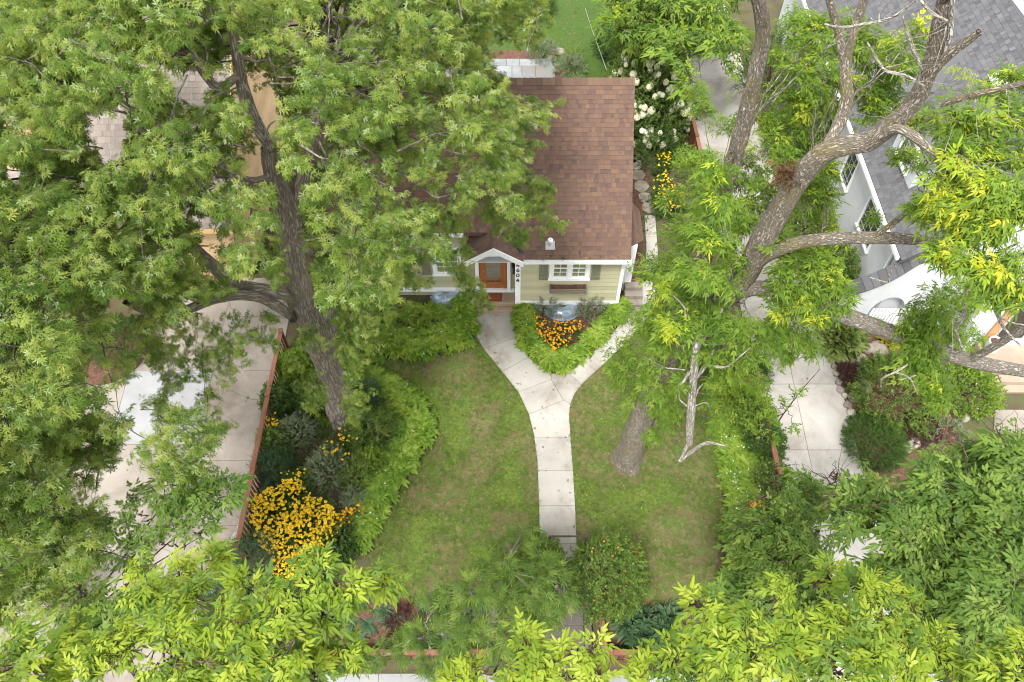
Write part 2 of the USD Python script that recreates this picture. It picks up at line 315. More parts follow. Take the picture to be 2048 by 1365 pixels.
lawn_mat('lush_turf', [(.25, (.028, .062, .010)), (.5, (.055, .105, .018)), (.75, (.085, .14, .03))], [(.25, (.03, .07, .01)), (.8, (.07, .12, .02))], .5)
# house
mottled('siding_sage', [(0.2, (.335, .325, .215)), (0.8, (.40, .385, .265))], scale=3, fine=.15, stretch=(1, 1, 6), rough=.65, bump=.15, bump_scale=60, dist=.002, tone=True)
mottled('white_paint', [(0.2, (.66, .67, .69)), (0.8, (.77, .78, .79))], scale=3, fine=.15, rough=.5, tone=True)
mottled('sage_dark', [(0.2, (.125, .125, .085)), (0.8, (.175, .175, .125))], scale=4, fine=.2, rough=.6, tone=True)
mottled('shingle', [(0.0, (.068, .050, .046)), (0.22, (.094, .063, .055)), (0.42, (.118, .075, .060)), (0.62, (.138, .086, .064)), (0.8, (.165, .106, .074)), (1.0, (.132, .096, .082))], scale=60, detail=3, fine=.25, fine_scale=260, rough=.95, bump=.5, bump_scale=220, dist=.004, tone=True, spec=.15)
mottled('grey_shingle', [(0.0, (.055, .055, .062)), (0.35, (.085, .085, .093)), (0.7, (.12, .12, .128)), (1.0, (.16, .16, .168))], scale=40, detail=3, fine=.25, fine_scale=200, rough=.95, bump=.5, bump_scale=220, dist=.004, tone=True, spec=.15)
mottled('wood_shake', [(0.0, (.13, .11, .10)), (0.4, (.21, .18, .16)), (0.7, (.28, .245, .22)), (1.0, (.35, .31, .28))], scale=20, detail=4, fine=.3, stretch=(4, 1, 1), rough=.95, tone=True, spec=.15)
mottled('stucco', [(0.2, (.44, .455, .485)), (0.8, (.54, .555, .585))], scale=2, detail=6, fine=.2, fine_scale=30, rough=.9, bump=.6, bump_scale=35, dist=.012)
mottled('tan_wall', [(0.15, (.38, .26, .145)), (0.5, (.46, .325, .19)), (0.8, (.52, .38, .23))], scale=1.5, detail=7, fine=.25, fine_scale=30, rough=.85, tone=True, bump=.5, bump_scale=30, dist=.01)
mottled('dark_wood', [(0.2, (.035, .026, .02)), (0.8, (.07, .055, .042))], scale=6, rough=.85)
mottled('aged_oak', [(0.2, (.30, .22, .15)), (0.8, (.42, .33, .24))], scale=3, stretch=(8, 8, 1), rough=.5)
mottled('gold_trim', [(0.2, (.55, .36, .15)), (0.8, (.63, .43, .19))], scale=3, rough=.6)
mottled('door_wood', [(0.2, (.16, .05, .014)), (0.5, (.30, .105, .03)), (0.8, (.40, .155, .05))], scale=3, detail=6, stretch=(9, 9, 1), fine=.2, rough=.35, coat=.2)
mottled('fence_wood', [(0.15, (.085, .034, .020)), (0.45, (.155, .066, .040)), (0.8, (.23, .108, .068))], scale=2.5, detail=6, fine=.3, stretch=(6, 1, 6), rough=.8, tone=True, bump=.2, bump_scale=60, dist=.004)
mottled('weathered_wood', [(0.2, (.10, .085, .06)), (0.8, (.20, .17, .13))], scale=3, detail=6, fine=.3, stretch=(1, 6, 6), rough=.9)
mottled('black_metal', [(0.2, (.012, .012, .013)), (0.8, (.025, .025, .026))], scale=5, rough=.4)
mottled('galvanised', [(0.2, (.30, .31, .32)), (0.8, (.46, .47, .48))], scale=6, rough=.45)
mottled('mat_rust', [(0.3, (.13, .030, .014)), (0.7, (.28, .075, .03))], scale=40, detail=4, rough=.95, bump=.8, bump_scale=200, dist=.01)
mottled('orange_brick', [(0.2, (.42, .19, .085)), (0.8, (.58, .30, .15))], scale=8, fine=.3, rough=.9)
mottled('pot_glaze', [(0.2, (.50, .52, .50)), (0.8, (.62, .64, .61))], scale=5, rough=.35)
mottled('tan_step', [(0.2, (.26, .20, .15)), (0.8, (.36, .29, .23))], scale=2, detail=6, fine=.2, rough=.9)
mottled('dark_room', [(0.2, (.05, .05, .05)), (0.8, (.09, .09, .088))], scale=2, rough=.9)
mottled('curtain', [(0.2, (.36, .365, .37)), (0.8, (.50, .505, .51))], scale=2, stretch=(10, 10, 1), rough=.9)
mat('window_glass', {'m': ('mix_closure', {'fac': .13}), 't': ('transparent_bsdf', {'color': (.9, .93, .93)}), 'g': ('glossy_bsdf', {'color': (.9, .92, .95), 'roughness': .03})},
    [('t.BSDF', 'm.closure1'), ('g.BSDF', 'm.closure2')], surface='m.closure')
mat('well_plastic', {'m': ('mix_closure', {'fac': .10}), 'm2': ('mix_closure', {'fac': .36}), 't': ('transparent_bsdf', {'color': (.72, .83, .95)}), 'd': ('diffuse_bsdf', {'color': (.50, .62, .78)}), 'g': ('glossy_bsdf', {'color': (.95, .97, 1), 'roughness': .12})},
    [('t.BSDF', 'm2.closure1'), ('d.BSDF', 'm2.closure2'), ('m2.closure', 'm.closure1'), ('g.BSDF', 'm.closure2')], surface='m.closure')
# bark: furrows along the limb (u, v in metres)
def bark(name, stops, sc=(14, 3.2), moss=None, bump=1.0, wide=.10):
    """Furrowed bark: thin dark furrows where a noise stretched along the limb crosses its middle value."""
    nodes = {'uv': ('texture_coordinate', {}), 'g': ('geometry', {}), 'mp': ('mapping', {'scale': (sc[0], sc[1], 1)}),
             'vo': ('noise_texture', {'scale': 1.0, 'detail': 2.5, 'roughness': .5, 'distortion': .5}), 'n': ('noise_texture', {'scale': 2.4, 'detail': 6.0, 'roughness': .65}), 'fn': ('noise_texture', {'scale': 70.0, 'detail': 3.0}),
             'm1': ('math', {'math_type': 'subtract', 'value2': .5}), 'm2': ('math', {'math_type': 'absolute'}), 'h': ('map_range', {'from_min': 0.0, 'from_max': wide, 'clamp': True}),
             'x': ('math', {'math_type': 'multiply_add', 'value2': .5}), 'nh': ('math', {'math_type': 'multiply', 'value2': .42}), 'y': ('math', {'math_type': 'multiply_add', 'value2': .22}),
             'r': ('rgb_ramp', {'ramp': stops}), 'b': ('bump', {'strength': bump, 'distance': .035}), 'p': ('principled_bsdf', {'roughness': .95, 'specular_ior_level': .15})}
    links = [('uv.UV', 'mp.vector'), ('mp.vector', 'vo.vector'), ('vo.fac', 'm1.value1'), ('m1.value', 'm2.value1'), ('m2.value', 'h.value'), ('g.position', 'fn.vector'), ('fn.fac', 'y.value1'), ('y.value', 'r.fac'),
             ('g.position', 'n.vector'), ('n.fac', 'nh.value1'), ('h.result', 'x.value1'), ('nh.value', 'x.value3'), ('x.value', 'y.value3'), ('h.result', 'b.height'), ('b.normal', 'p.normal')]
    out = 'r.color'
    if moss:
        nodes.update({'mn': ('noise_texture', {'scale': 1.7, 'detail': 6.0, 'roughness': .7}), 'mr': ('rgb_ramp', {'ramp': [(.50, (0, 0, 0)), (.64, (.7, .7, .7))]}), 'mx': ('mix_color', {'b': moss})})
        links += [('g.position', 'mn.vector'), ('mn.fac', 'mr.fac'), ('mr.color', 'mx.fac'), ('r.color', 'mx.a')]; out = 'mx.result'
    mat(name, nodes, links + [(out, 'p.base_color')])
bark('maple_bark', [(.1, (.065, .052, .043)), (.4, (.14, .116, .097)), (.7, (.215, .186, .16)), (.95, (.31, .277, .247))], (19, 2.6), moss=(.18, .16, .09), bump=.9, wide=.12)
bark('ash_bark', [(.1, (.07, .056, .042)), (.4, (.17, .145, .115)), (.7, (.29, .255, .21)), (.95, (.41, .37, .325))], (33, 9.5), moss=(.235, .20, .095), bump=1.0, wide=.13)
bark('ash_bark_grey', [(.1, (.09, .076, .062)), (.4, (.20, .178, .15)), (.7, (.31, .28, .245)), (.95, (.42, .39, .35))], (33, 9.5), bump=1.0, wide=.13)
bark('pale_twig', [(.2, (.20, .17, .14)), (.6, (.36, .33, .29)), (.95, (.52, .50, .47))], (18, 5))
bark('grey_twig', [(.2, (.07, .058, .048)), (.6, (.14, .12, .10)), (.95, (.24, .215, .19))], (18, 5))
bark('dark_twig', [(.2, (.03, .024, .02)), (.6, (.075, .06, .05)), (.95, (.12, .10, .09))], (18, 5))
bark('brown_twig', [(.2, (.05, .036, .024)), (.6, (.10, .075, .052)), (.95, (.17, .135, .10))], (18, 5))
# leaves: colour by sprig and by place, light through the blade; back: paler underside
def leaf(name, stops, back=None, trans=.45, nscale=.9, rough=.5, spec=.22, w=.5):
    nodes = {'oi': ('object_info', {}), 'g': ('geometry', {}), 'n': ('noise_texture', {'scale': nscale, 'detail': 3.0}), 'i': ('math', {'math_type': 'multiply', 'value2': w}),
             's': ('math', {'math_type': 'multiply_add', 'value2': 1.0 - w}), 'r': ('rgb_ramp', {'ramp': stops}), 'p': ('principled_bsdf', {'roughness': rough, 'specular_ior_level': spec}),
             't': ('translucent_bsdf', {}), 'hs': ('hsv', {'hue': .49, 'saturation': 1.1, 'value': 1.5}), 'm': ('mix_closure', {'fac': trans})}
    links = [('g.position', 'n.vector'), ('n.fac', 's.value1'), ('oi.random', 'i.value1'), ('i.value', 's.value3'), ('s.value', 'r.fac'), ('hs.color', 't.color'), ('p.BSDF', 'm.closure1'), ('t.BSDF', 'm.closure2')]
    out = 'r.color'
    if back:
        nodes['bx'] = ('mix_color', {'b': back}); nodes['bm'] = ('math', {'math_type': 'multiply', 'value2': .75})
        links += [('g.backfacing', 'bm.value1'), ('bm.value', 'bx.fac'), ('r.color', 'bx.a')]; out = 'bx.result'
    mat(name, nodes, links + [(out, 'p.base_color'), ('r.color', 'hs.color')], surface='m.closure')
leaf('maple_leaf', [(.2, (.056, .110, .014)), (.4, (.104, .172, .026)), (.6, (.175, .24, .042)), (.85, (.315, .35, .095))], back=(.38, .46, .24))
leaf('ash_leaf', [(.2, (.065, .135, .014)), (.45, (.12, .205, .024)), (.7, (.185, .275, .036)), (.9, (.27, .35, .055))], back=(.20, .28, .08))
leaf('yellow_leaf', [(.2, (.20, .31, .032)), (.5, (.30, .39, .036)), (.75, (.42, .44, .036)), (.92, (.54, .42, .04))], back=(.40, .42, .10))
leaf('lime_leaf', [(.2, (.11, .18, .014)), (.45, (.19, .27, .024)), (.7, (.28, .345, .04)), (.9, (.40, .44, .10))], back=(.26, .32, .07))
leaf('deep_leaf', [(.2, (.055, .112, .019)), (.45, (.105, .178, .032)), (.7, (.17, .25, .048)), (.9, (.28, .335, .085))], back=(.22, .28, .12))
leaf('shrub_leaf', [(.2, (.030, .070, .014)), (.5, (.062, .120, .024)), (.8, (.11, .18, .04))], back=(.12,.18,.07))
leaf('hosta_leaf', [(.2, (.075, .155, .014)), (.5, (.145, .235, .026)), (.8, (.23, .31, .045))], back=(.15, .22, .06), trans=.3)
leaf('pale_hosta_leaf', [(.2, (.09, .14, .035)), (.5, (.16, .21, .055)), (.8, (.24, .28, .09))], trans=.3)
leaf('blue_leaf', [(.2, (.030, .066, .030)), (.5, (.055, .105, .046)), (.8, (.09, .145, .07))], trans=.2)
leaf('silver_leaf', [(.2, (.095, .125, .07)), (.5, (.16, .195, .115)), (.8, (.25, .28, .18))], trans=.2)
leaf('purple_leaf', [(.2, (.030, .012, .014)), (.5, (.062, .024, .026)), (.8, (.10, .045, .035))], trans=.2)
leaf('gold_leaf', [(.2, (.17, .17, .02)), (.5, (.30, .27, .03)), (.8, (.42, .36, .05))], trans=.3)
leaf('grass_blade', [(.2, (.055, .095, .016)), (.5, (.105, .16, .028)), (.8, (.17, .22, .05))], trans=.3, nscale=.8)
leaf('bright_blade', [(.2, (.08, .13, .02)), (.5, (.13, .19, .03)), (.8, (.20, .25, .05))], trans=.35, nscale=.7)
leaf('dry_blade', [(.2, (.13, .105, .05)), (.8, (.26, .22, .11))], trans=.2)
leaf('yellow_petal', [(.2, (.66, .43, .012)), (.8, (.78, .54, .025))], trans=.15, rough=.6)
leaf('orange_petal', [(.2, (.66, .30, .010)), (.8, (.78, .40, .015))], trans=.15, rough=.6)
leaf('white_petal', [(.2, (.62, .62, .55)), (.8, (.78, .78, .74))], trans=.2, rough=.6)
leaf('lilac_petal', [(.2, (.34, .22, .36)), (.8, (.50, .36, .50))], trans=.2, rough=.6)
leaf('red_petal', [(.2, (.42, .09, .05)), (.8, (.58, .20, .10))], trans=.2, rough=.6)
leaf('cream_bloom', [(.2, (.50, .50, .33)), (.5, (.66, .65, .50)), (.8, (.76, .75, .66))], trans=.15, rough=.7, nscale=2)
leaf('brown_leaf', [(.2, (.05, .028, .014)), (.8, (.14, .08, .04))], trans=.15, rough=.8)
mottled('flower_eye', [(0.2, (.02, .01, .006)), (0.8, (.05, .025, .012))], scale=5)

# ---------------------------------------------------------------- leaves and sprigs
def blade(L, w, fold=.25, curl=.25, wide=.45, segs=3):
    """A lance- or egg-shaped leaf along +x from the origin, folded along its midrib, tip curling down."""
    t = np.linspace(0, 1, segs + 1); x = L * t; z = -curl * L * t ** 2
    prof = np.sin(np.pi * np.clip(t, 0, 1) ** (math.log(.5) / math.log(wide))) * w / 2
    v, f = [], []
    for i in range(segs + 1):
        v.append((x[i], 0, z[i]))
        if 0 < i < segs: v += [(x[i], prof[i], z[i] + fold * prof[i]), (x[i], -prof[i], z[i] + fold * prof[i])]
    ids = []; k = 0
    for i in range(segs + 1):
        ids.append((k, k + 1, k + 2) if 0 < i < segs else (k,)); k += 3 if 0 < i < segs else 1
    for i in range(segs):
        a, b = ids[i], ids[i + 1]
        if len(a) == 1 and len(b) == 3: f += [(a[0], b[0], b[1]), (a[0], b[2], b[0])]
        elif len(a) == 3 and len(b) == 3: f += [(a[0], b[0], b[1]), (a[0], b[1], a[1]), (a[0], a[2], b[2]), (a[0], b[2], b[0])]
        else: f += [(a[0], b[0], a[1]), (a[0], a[2], b[0])]
    return np.array(v, float), np.array(f)
def maple_blade(L, rng):
    """A deeply cut five-lobed leaf along +x."""
    lobes = [(0, 1.0), (44, .84), (-44, .84), (96, .5), (-96, .5)]
    v = [(0.10 * L, 0, 0)]; f = []
    for a, r in lobes:
        a = math.radians(a + rng.normal(0, 6)); r *= rng.uniform(.88, 1.1); w = .105 * rng.uniform(.85, 1.2)
        d = np.array([math.cos(a), math.sin(a)]); s = np.array([-d[1], d[0]]); k = len(v); zt = -.25 * L * r
        v += [(*(L * (np.array([.05, 0]) + d * r * .52 + s * w)), zt * .3), (*(L * (np.array([.05, 0]) + d * r * .52 - s * w)), zt * .3 + .02 * L), (*(L * d * r), zt)]
        f += [(0, k + 1, k + 2), (0, k + 2, k)]
    return np.array(v), np.array(f)
def rot(v, yaw=0.0, pitch=0.0, roll=0.0):
    cy, sy, cp, sp, cr, sr = math.cos(yaw), math.sin(yaw), math.cos(pitch), math.sin(pitch), math.cos(roll), math.sin(roll)
    R = np.array([[cy, -sy, 0], [sy, cy, 0], [0, 0, 1]]) @ np.array([[cp, 0, sp], [0, 1, 0], [-sp, 0, cp]]) @ np.array([[1, 0, 0], [0, cr, -sr], [0, sr, cr]])
    return v @ R.T
def stem_mesh(L, r=.003):
    v = np.array([[0, r, 0], [0, -r, 0], [0, 0, r], [L, r * .4, 0], [L, -r * .4, 0], [L, 0, r * .4]]); f = np.array([[0, 1, 4, 3], [1, 2, 5, 4], [2, 0, 3, 5]])
    return v, np.vstack([f[:, [0, 1, 2]], f[:, [0, 2, 3]]])
def maple_sprig(seed, n=8, L=.22, leaf_len=.115):
    r = np.random.default_rng(seed); ms = [stem_mesh(L)]
    for i in range(n):
        t = (i + .5) / n; side = 1 if i % 2 else -1
        yaw = side * r.uniform(.35, 1.25) * (1.15 - .7 * t); pit = r.uniform(.0, .9)
        v, f = maple_blade(leaf_len * r.uniform(.75, 1.15), r)
        v = rot(v, 0, 0, r.normal(0, .5) + (3.0 if r.random() < .06 else 0)); v[:, 0] += .05; v = rot(v, yaw, pit, 0) + [L * t, 0, r.normal(0, .02) + .02]
        ms.append((v, f))
    return cat(*ms)
def pinnate(r, n=7, L=.21, ll=.085, w=.028, droop=.5, wide=.45, segs=3):
    ms = [stem_mesh(L, .0022)]
    k = (n - 1) // 2
    for i in range(k):
        x = L * (.3 + .6 * i / max(k - 1, 1))
        for s in (1, -1):
            v, f = blade(ll * r.uniform(.8, 1.1), w * r.uniform(.85, 1.15), r.uniform(.1, .5), r.uniform(.1, .5), wide, segs)
            v = rot(rot(v, 0, 0, r.normal(0, .3)), s * r.uniform(.75, 1.2), r.uniform(0, .5), 0) + [x, 0, 0]; ms.append((v, f))
    v, f = blade(ll * 1.15, w * 1.1, .3, .3, wide, segs); ms.append((v + [L, 0, 0], f))
    v, f = cat(*ms); v[:, 2] -= droop * v[:, 0] ** 2 / max(L, .01)
    return v, f
def ash_sprig(seed, n=4, L=.15, leaf=.21, ll=.105, w=.037, wide=.45, segs=3, k=5, spread=1.6, flat=.6):
    r = np.random.default_rng(seed); ms = [stem_mesh(L, .004)]
    for i in range(n):
        t = (i + 1) / n; yaw = (1 if i % 2 else -1) * r.uniform(.25, spread) * (1.2 - .6 * t) if i < n - 1 else r.normal(0, .2)
        v, f = pinnate(r, k, leaf * r.uniform(.75, 1.1), ll * r.uniform(.85, 1.12), w, r.uniform(.2, .8), wide, segs)
        v = rot(rot(v, 0, 0, r.normal(0, .6 * flat)), yaw, r.normal(-.1, .45 * flat), 0) + [L * t, 0, 0]; ms.append((v, f))
    return cat(*ms)
def leafy_sprig(seed, n=14, L=.22, ll=.05, w=.03, wide=.5, up=.4, segs=2):
    r = np.random.default_rng(seed); ms = [stem_mesh(L)]
    for i in range(n):
        t = (i + .5) / n
        v, f = blade(ll * r.uniform(.7, 1.2), w * r.uniform(.8, 1.2), r.uniform(.1, .4), r.uniform(0, .4), wide, segs)
        v = rot(rot(v, 0, 0, r.normal(0, .5)), r.uniform(-2.2, 2.2), r.normal(-up, .5), 0) + [L * t, r.normal(0, .01), r.normal(0, .01)]; ms.append((v, f))
    return cat(*ms)
def rosette(seed, n=18, L=.3, w=.09, lift=.9, segs=4, wide=.5, curl=.75, inner=.5):
    """Leaves arching out of one point, z up: hosta, grass tufts, flower foliage."""
    r = np.random.default_rng(seed); ms = []
    for i in range(n):
        q = r.uniform(inner, 1.05)
        v, f = blade(L * q, w * r.uniform(.8, 1.15), .3, curl * r.uniform(.7, 1.2), wide, segs)
        ms.append((rot(rot(v, 0, 0, r.normal(0, .25)), i * 2.4 + r.normal(0, .3), -lift * r.uniform(.6, 1.25) * (1.35 - .5 * q), 0) + [r.normal(0, .01), r.normal(0, .01), 0], f))
    return cat(*ms)
def daisy(seed, R=.045, petals=9):
    r = np.random.default_rng(seed); ms = []
    for i in range(petals):
        v, f = blade(R, R * .62, .1, r.uniform(.1, .35), .62, 2); ms.append((rot(v, i * 2 * math.pi / petals + r.normal(0, .08), r.uniform(-.1, .15), 0), f))
    return cat(*ms)
def eye(R=.011):
    return lathe([(R, -.002), (R * .9, R * .5), (R * .4, R * .95), (.0005, R)], (0, 0, .002), 8)
def normals_of(vf):
    v, f, n = meshkit.arrays(vf, False); return v, f, n
def protos(meshes, mats):
    out = []
    for i, m in enumerate(meshes):
        v, f = m; out.append((v, f, None, mats if isinstance(mats, str) else mats[i], None))
    return out
MAPLE = [maple_sprig(s) for s in range(6)]
ASH = [ash_sprig(10 + s) for s in range(6)]
LIME = [ash_sprig(20 + s, n=4, L=.09, leaf=.12, ll=.078, w=.033, wide=.5, segs=4, k=5, spread=2.2, flat=.45) for s in range(6)]
DEEP = [ash_sprig(30 + s, n=4, L=.14, leaf=.13, ll=.066, w=.036, wide=.55, segs=3, k=5, spread=1.8, flat=.6) for s in range(6)]
FINE = [ash_sprig(40 + s, n=5, L=.18, leaf=.09, ll=.10, w=.019, wide=.45, segs=2, k=7, spread=1.5) for s in range(4)]
BOX = [leafy_sprig(50 + s, n=16, L=.16, ll=.035, w=.02) for s in range(4)]
BUSH = [leafy_sprig(60 + s, n=14, L=.26, ll=.075, w=.042) for s in range(4)]
WILLOWY = [leafy_sprig(70 + s, n=18, L=.34, ll=.085, w=.018, wide=.45, segs=3) for s in range(4)]
HOSTA = [rosette(80 + s, n=20, L=.24, w=.10, segs=4) for s in range(4)]
BIGHOSTA = [rosette(84 + s, n=26, L=.36, w=.15, segs=5, lift=.7, inner=.65) for s in range(3)]
TUFT = [rosette(90 + s, n=14, L=.075, w=.008, lift=1.0, segs=2, curl=.6) for s in range(4)]
CLOVER = [rosette(95 + s, n=10, L=.045, w=.03, lift=.5, segs=2, wide=.65, curl=.3, inner=.3) for s in range(3)]
TALLGRASS = [rosette(98 + s, n=30, L=.65, w=.016, lift=1.15, segs=5, curl=.9) for s in range(3)]
DAISY = [daisy(110 + s) for s in range(3)]

# ---------------------------------------------------------------- foliage placement
def arm_sprigs(rng, p0, p1, sag, width, n, flat=.45, dirmix=(1.0, .8, .45), tmin=.1, star=0):
    """Sprigs along a bough from p0 to p1 that arches and sags: positions, directions."""
    p0, p1 = np.asarray(p0, float), np.asarray(p1, float); c = (p0 + p1) / 2 + [0, 0, sag]
    t = tmin + (1 - tmin) * rng.beta(1.5, 1.0, n); tt = t[:, None]
    P = (1 - tt) ** 2 * p0 + 2 * tt * (1 - tt) * c + tt ** 2 * p1
    D = 2 * (1 - tt) * (c - p0) + 2 * tt * (p1 - c); D /= np.linalg.norm(D, axis=1, keepdims=True) + 1e-9
    S = np.cross(D, [0, 0, 1.0]); S /= np.linalg.norm(S, axis=1, keepdims=True) + 1e-9
    wv = width * (.35 + .9 * np.sin(np.pi * np.clip(t, 0, .92)))
    o = rng.normal(0, .5, n) * wv; u = rng.normal(0, .5, n) * wv * flat
    P = P + S * o[:, None] + np.array([0, 0, 1.0]) * (u - .18 * np.abs(o))[:, None]
    if star:
        m = max(2, n // star); k = rng.integers(0, m, n); ang = rng.uniform(0, 6.28, n); el = rng.uniform(-.85, .25, n)
        u = np.column_stack([np.cos(ang), np.sin(ang), el]); hub = P[k]
        return hub + u * rng.uniform(.0, .1, n)[:, None], u + D[k] * .55 + rng.normal(0, .15, (n, 3)), c
    d = D * dirmix[0] + S * (np.sign(o) * dirmix[1] * np.minimum(1, np.abs(o) / (width * .5 + 1e-9)))[:, None] + rng.normal(0, dirmix[2], (n, 3))
    return P, d, c
def twig(p0, c, p1, r0, r1, n=7, sides=5, wob=.02, rng=None):
    t = np.linspace(0, 1, n)[:, None]; P = (1 - t) ** 2 * p0 + 2 * t * (1 - t) * c + t ** 2 * p1
    if rng is not None: P[1:-1] += rng.normal(0, wob, (n - 2, 3))
    return tube(P, np.linspace(r0, r1, n), sides)
class Crown:
    def __init__(s, seed): s.rng = np.random.default_rng(seed); s.P, s.D, s.K, s.S, s.tw, s.F = [], [], [], [], [], []
    def add(s, P, D, kinds, scale=(.8, 1.2), free=False):
        n = len(P); s.F.append(np.full(n, free)); s.P.append(P); s.D.append(D); s.K.append(s.rng.choice(kinds, n)); s.S.append(s.rng.uniform(*scale, n))
    def finish(s, thing, protos_, holes=(), part='crown', up=(0, 0, 1.0), rollsd=.6, twig_mat=None, kind='stuff', parent=None, mask=None, flatten=None):
        P, D, K, S = np.vstack(s.P), np.vstack(s.D), np.concatenate(s.K), np.concatenate(s.S)
        if len(holes) or mask is not None:
            q = proj(P); keep = np.ones(len(P), bool); free = np.concatenate(s.F)
            if mask is not None:
                mp = prep(mask); qq = q + s.rng.normal(0, 7, q.shape)
                for i in range(len(q)):
                    if not free[i] and not mp.contains(Point(*qq[i])): keep[i] = False
            for hi, h in enumerate(holes):
                x0, y0, x1, y1 = h.bounds; near = np.nonzero(keep & (q[:, 0] > x0) & (q[:, 0] < x1) & (q[:, 1] > y0) & (q[:, 1] < y1))[0]
                hp = prep(h)
                for i in near:
                    if not (free[i] and hi) and hp.contains(Point(*q[i])): keep[i] = False
            P, D, K, S = P[keep], D[keep], K[keep], S[keep]
        if flatten is not None: D = D / np.linalg.norm(D, axis=1, keepdims=True) * [1, 1, flatten]
        thing.inst(part, protos_, P, quats(D, np.array([up]), s.rng.normal(0, rollsd, len(P))), S, K, kind=kind, parent=parent)
        if s.tw and twig_mat:
            hp = [prep(h) for h in holes]
            s.tw = [t for t in s.tw if not any(h.contains(Point(*q)) for h in hp for q in proj(t[0][len(t[0]) // 4::max(1, len(t[0]) // 5)]))] or s.tw[:1]
            
            v, f, n, u = join(s.tw); thing.part('twigs', (v, f), twig_mat, n=n, uv=u, kind='stuff')
        return len(P)

# ================================================================ the setting
gx = np.concatenate([[-400, -150, -70], np.arange(-40, 40.01, .25), [70, 150, 400]]); gy = np.concatenate([[-300, -100, -30], np.arange(-8, 48.01, .25), [60, 80, 120, 200, 500]])
X_, Y_ = np.meshgrid(gx, gy, indexing='ij'); V_ = np.stack([X_, Y_, zg(X_, Y_) + .02 * (meshkit.fbm(np.stack([X_, Y_, 0 * X_], -1) * .8, 3, 3) - .5) * (np.abs(X_) < 39)], -1).reshape(-1, 3)
i_, j_ = np.meshgrid(np.arange(len(gx) - 1), np.arange(len(gy) - 1), indexing='ij'); k_ = len(gy)
V_[:, 2] -= .012
meta(write('/World/ground', V_, np.stack([i_ * k_ + j_, (i_ + 1) * k_ + j_, (i_ + 1) * k_ + j_ + 1, i_ * k_ + j_ + 1], -1).reshape(-1, 4), 'soil'), 'dark garden soil and ground cover between the houses', 'ground', None, 'structure')
def setting(name, label, cat_, vf, m, **k):
    p = write(numbered('/World/' + name), vf[0], vf[1], m, **k); meta(p, label, cat_, None, 'structure'); return p

# the forked front walk -----------------------------------------------------
walk_px = [(948, 628), (947, 664), (968, 699), (1005, 745), (1038, 787), (1058, 830), (1068, 870), (1075, 925), (1078, 1000), (1080, 1088), (1081, 1130),
           (1155, 1130), (1153, 1090), (1150, 1015), (1146, 945), (1141, 880), (1138, 830), (1141, 808), (1149, 788), (1165, 768), (1181, 753), (1239, 699), (1284, 653), (1300, 628), (1308, 600), (1316, 540), (1315, 500), (1310, 432),
           (1289, 432), (1293, 500), (1290, 540), (1279, 590), (1268, 620), (1246, 643), (1214, 681), (1170, 720), (1140, 746), (1126, 749), (1105, 749), (1094, 744), (1075, 731), (1057, 716), (1046, 698), (1036, 674), (1031, 648), (1029, 627)]
walk = gpoly(walk_px)
joints_px = [((966, 700), (1040, 673)), ((1003, 745), (1058, 715)), ((1036, 786), (1102, 760)), ((1102, 760), (1104, 746)), ((1102, 760), (1127, 802)), ((1127, 802), (1143, 811)), ((1127, 802), (1058, 830)),
             ((1066, 877), (1145, 877)), ((1074, 943), (1149, 943)), ((1076, 1012), (1153, 1012)), ((1078, 1088), (1156, 1088)), ((1164, 770), (1134, 745)), ((1192, 742), (1163, 722)), ((1222, 714), (1196, 697)),
             ((1255, 683), (1224, 670)), ((1268, 670), (1243, 645)), ((1304, 612), (1272, 606)), ((1318, 560), (1284, 560)), ((1318, 474), (1286, 474))]
def slabs(region, joints, name, m, label, cat_, dz, thick, width=.011, kind='structure', tones=None, rng=np.random.default_rng(5), piece='slab', step=.6):
    cut = region
    for a, b in joints: cut = cut.difference(LineString([a, b]).buffer(width / 2, cap_style='square'))
    t = Thing(name, label, cat_, kind=kind)
    t.part('joint_bed', drape(region.buffer(-.01), dz - .016, .8), 'joint_dirt')
    for g in (cut.geoms if hasattr(cut, 'geoms') else [cut]):
        if g.area > .004: t.part(piece, drape(g, dz + rng.uniform(-.0025, .0025), step, thick), m, tone=rng.normal(0, .07) if tones is None else tones(g))
    return t
mottled('joint_dirt', [(0.2, (.05, .042, .034)), (0.8, (.10, .085, .07))], scale=9, rough=.95)
gl = lambda a, b, z=0.0: (tuple(G(*a, z)[:2]), tuple(G(*b, z)[:2]))
slabs(walk, [gl(a, b) for a, b in joints_px], 'front_walk', 'concrete', 'pale concrete walk forking in a Y from the front door', 'path', .03, .09)

# driveways -----------------------------------------------------------------
drv = Polygon([(-16.5, 3.6), (-8.25, 3.6), (-8.15, 7.5), (-7.86, 9.2), (-7.84, 17.0), (-8.6, 18.6), (-10.9, 18.4), (-12.4, 16.8), (-12.9, 14.6), (-16.5, 13.8)]).difference(Point(-13.9, 15.5).buffer(1.45))
seam = [((-10.1, 3), (-10.1, 20)), ((-20, 14.62), (-10.1, 14.62)), ((-20, 11.93), (-10.1, 11.93)), ((-10.1, 16.8), (-7, 16.8)), ((-10.1, 14.6), (-7, 14.6)), ((-10.1, 11.4), (-7, 11.4)), ((-20, 9.3), (-7, 9.3)), ((-20, 6.6), (-7, 6.6)), ((-12.92, 3), (-12.92, 20))]
t_ = slabs(drv, seam, 'left_driveway', 'old_concrete', 'wide worn concrete parking pad left of the red fence', 'driveway', .02, .08, .014)
wp = Polygon([(-12.90, 11.95), (-10.12, 11.95), (-10.12, 14.60), (-12.90, 14.60)])
t_.part('slab', drve := drape(wp, .027, .6, .0), 'white_concrete', tone=0.0, label='new white concrete slab')
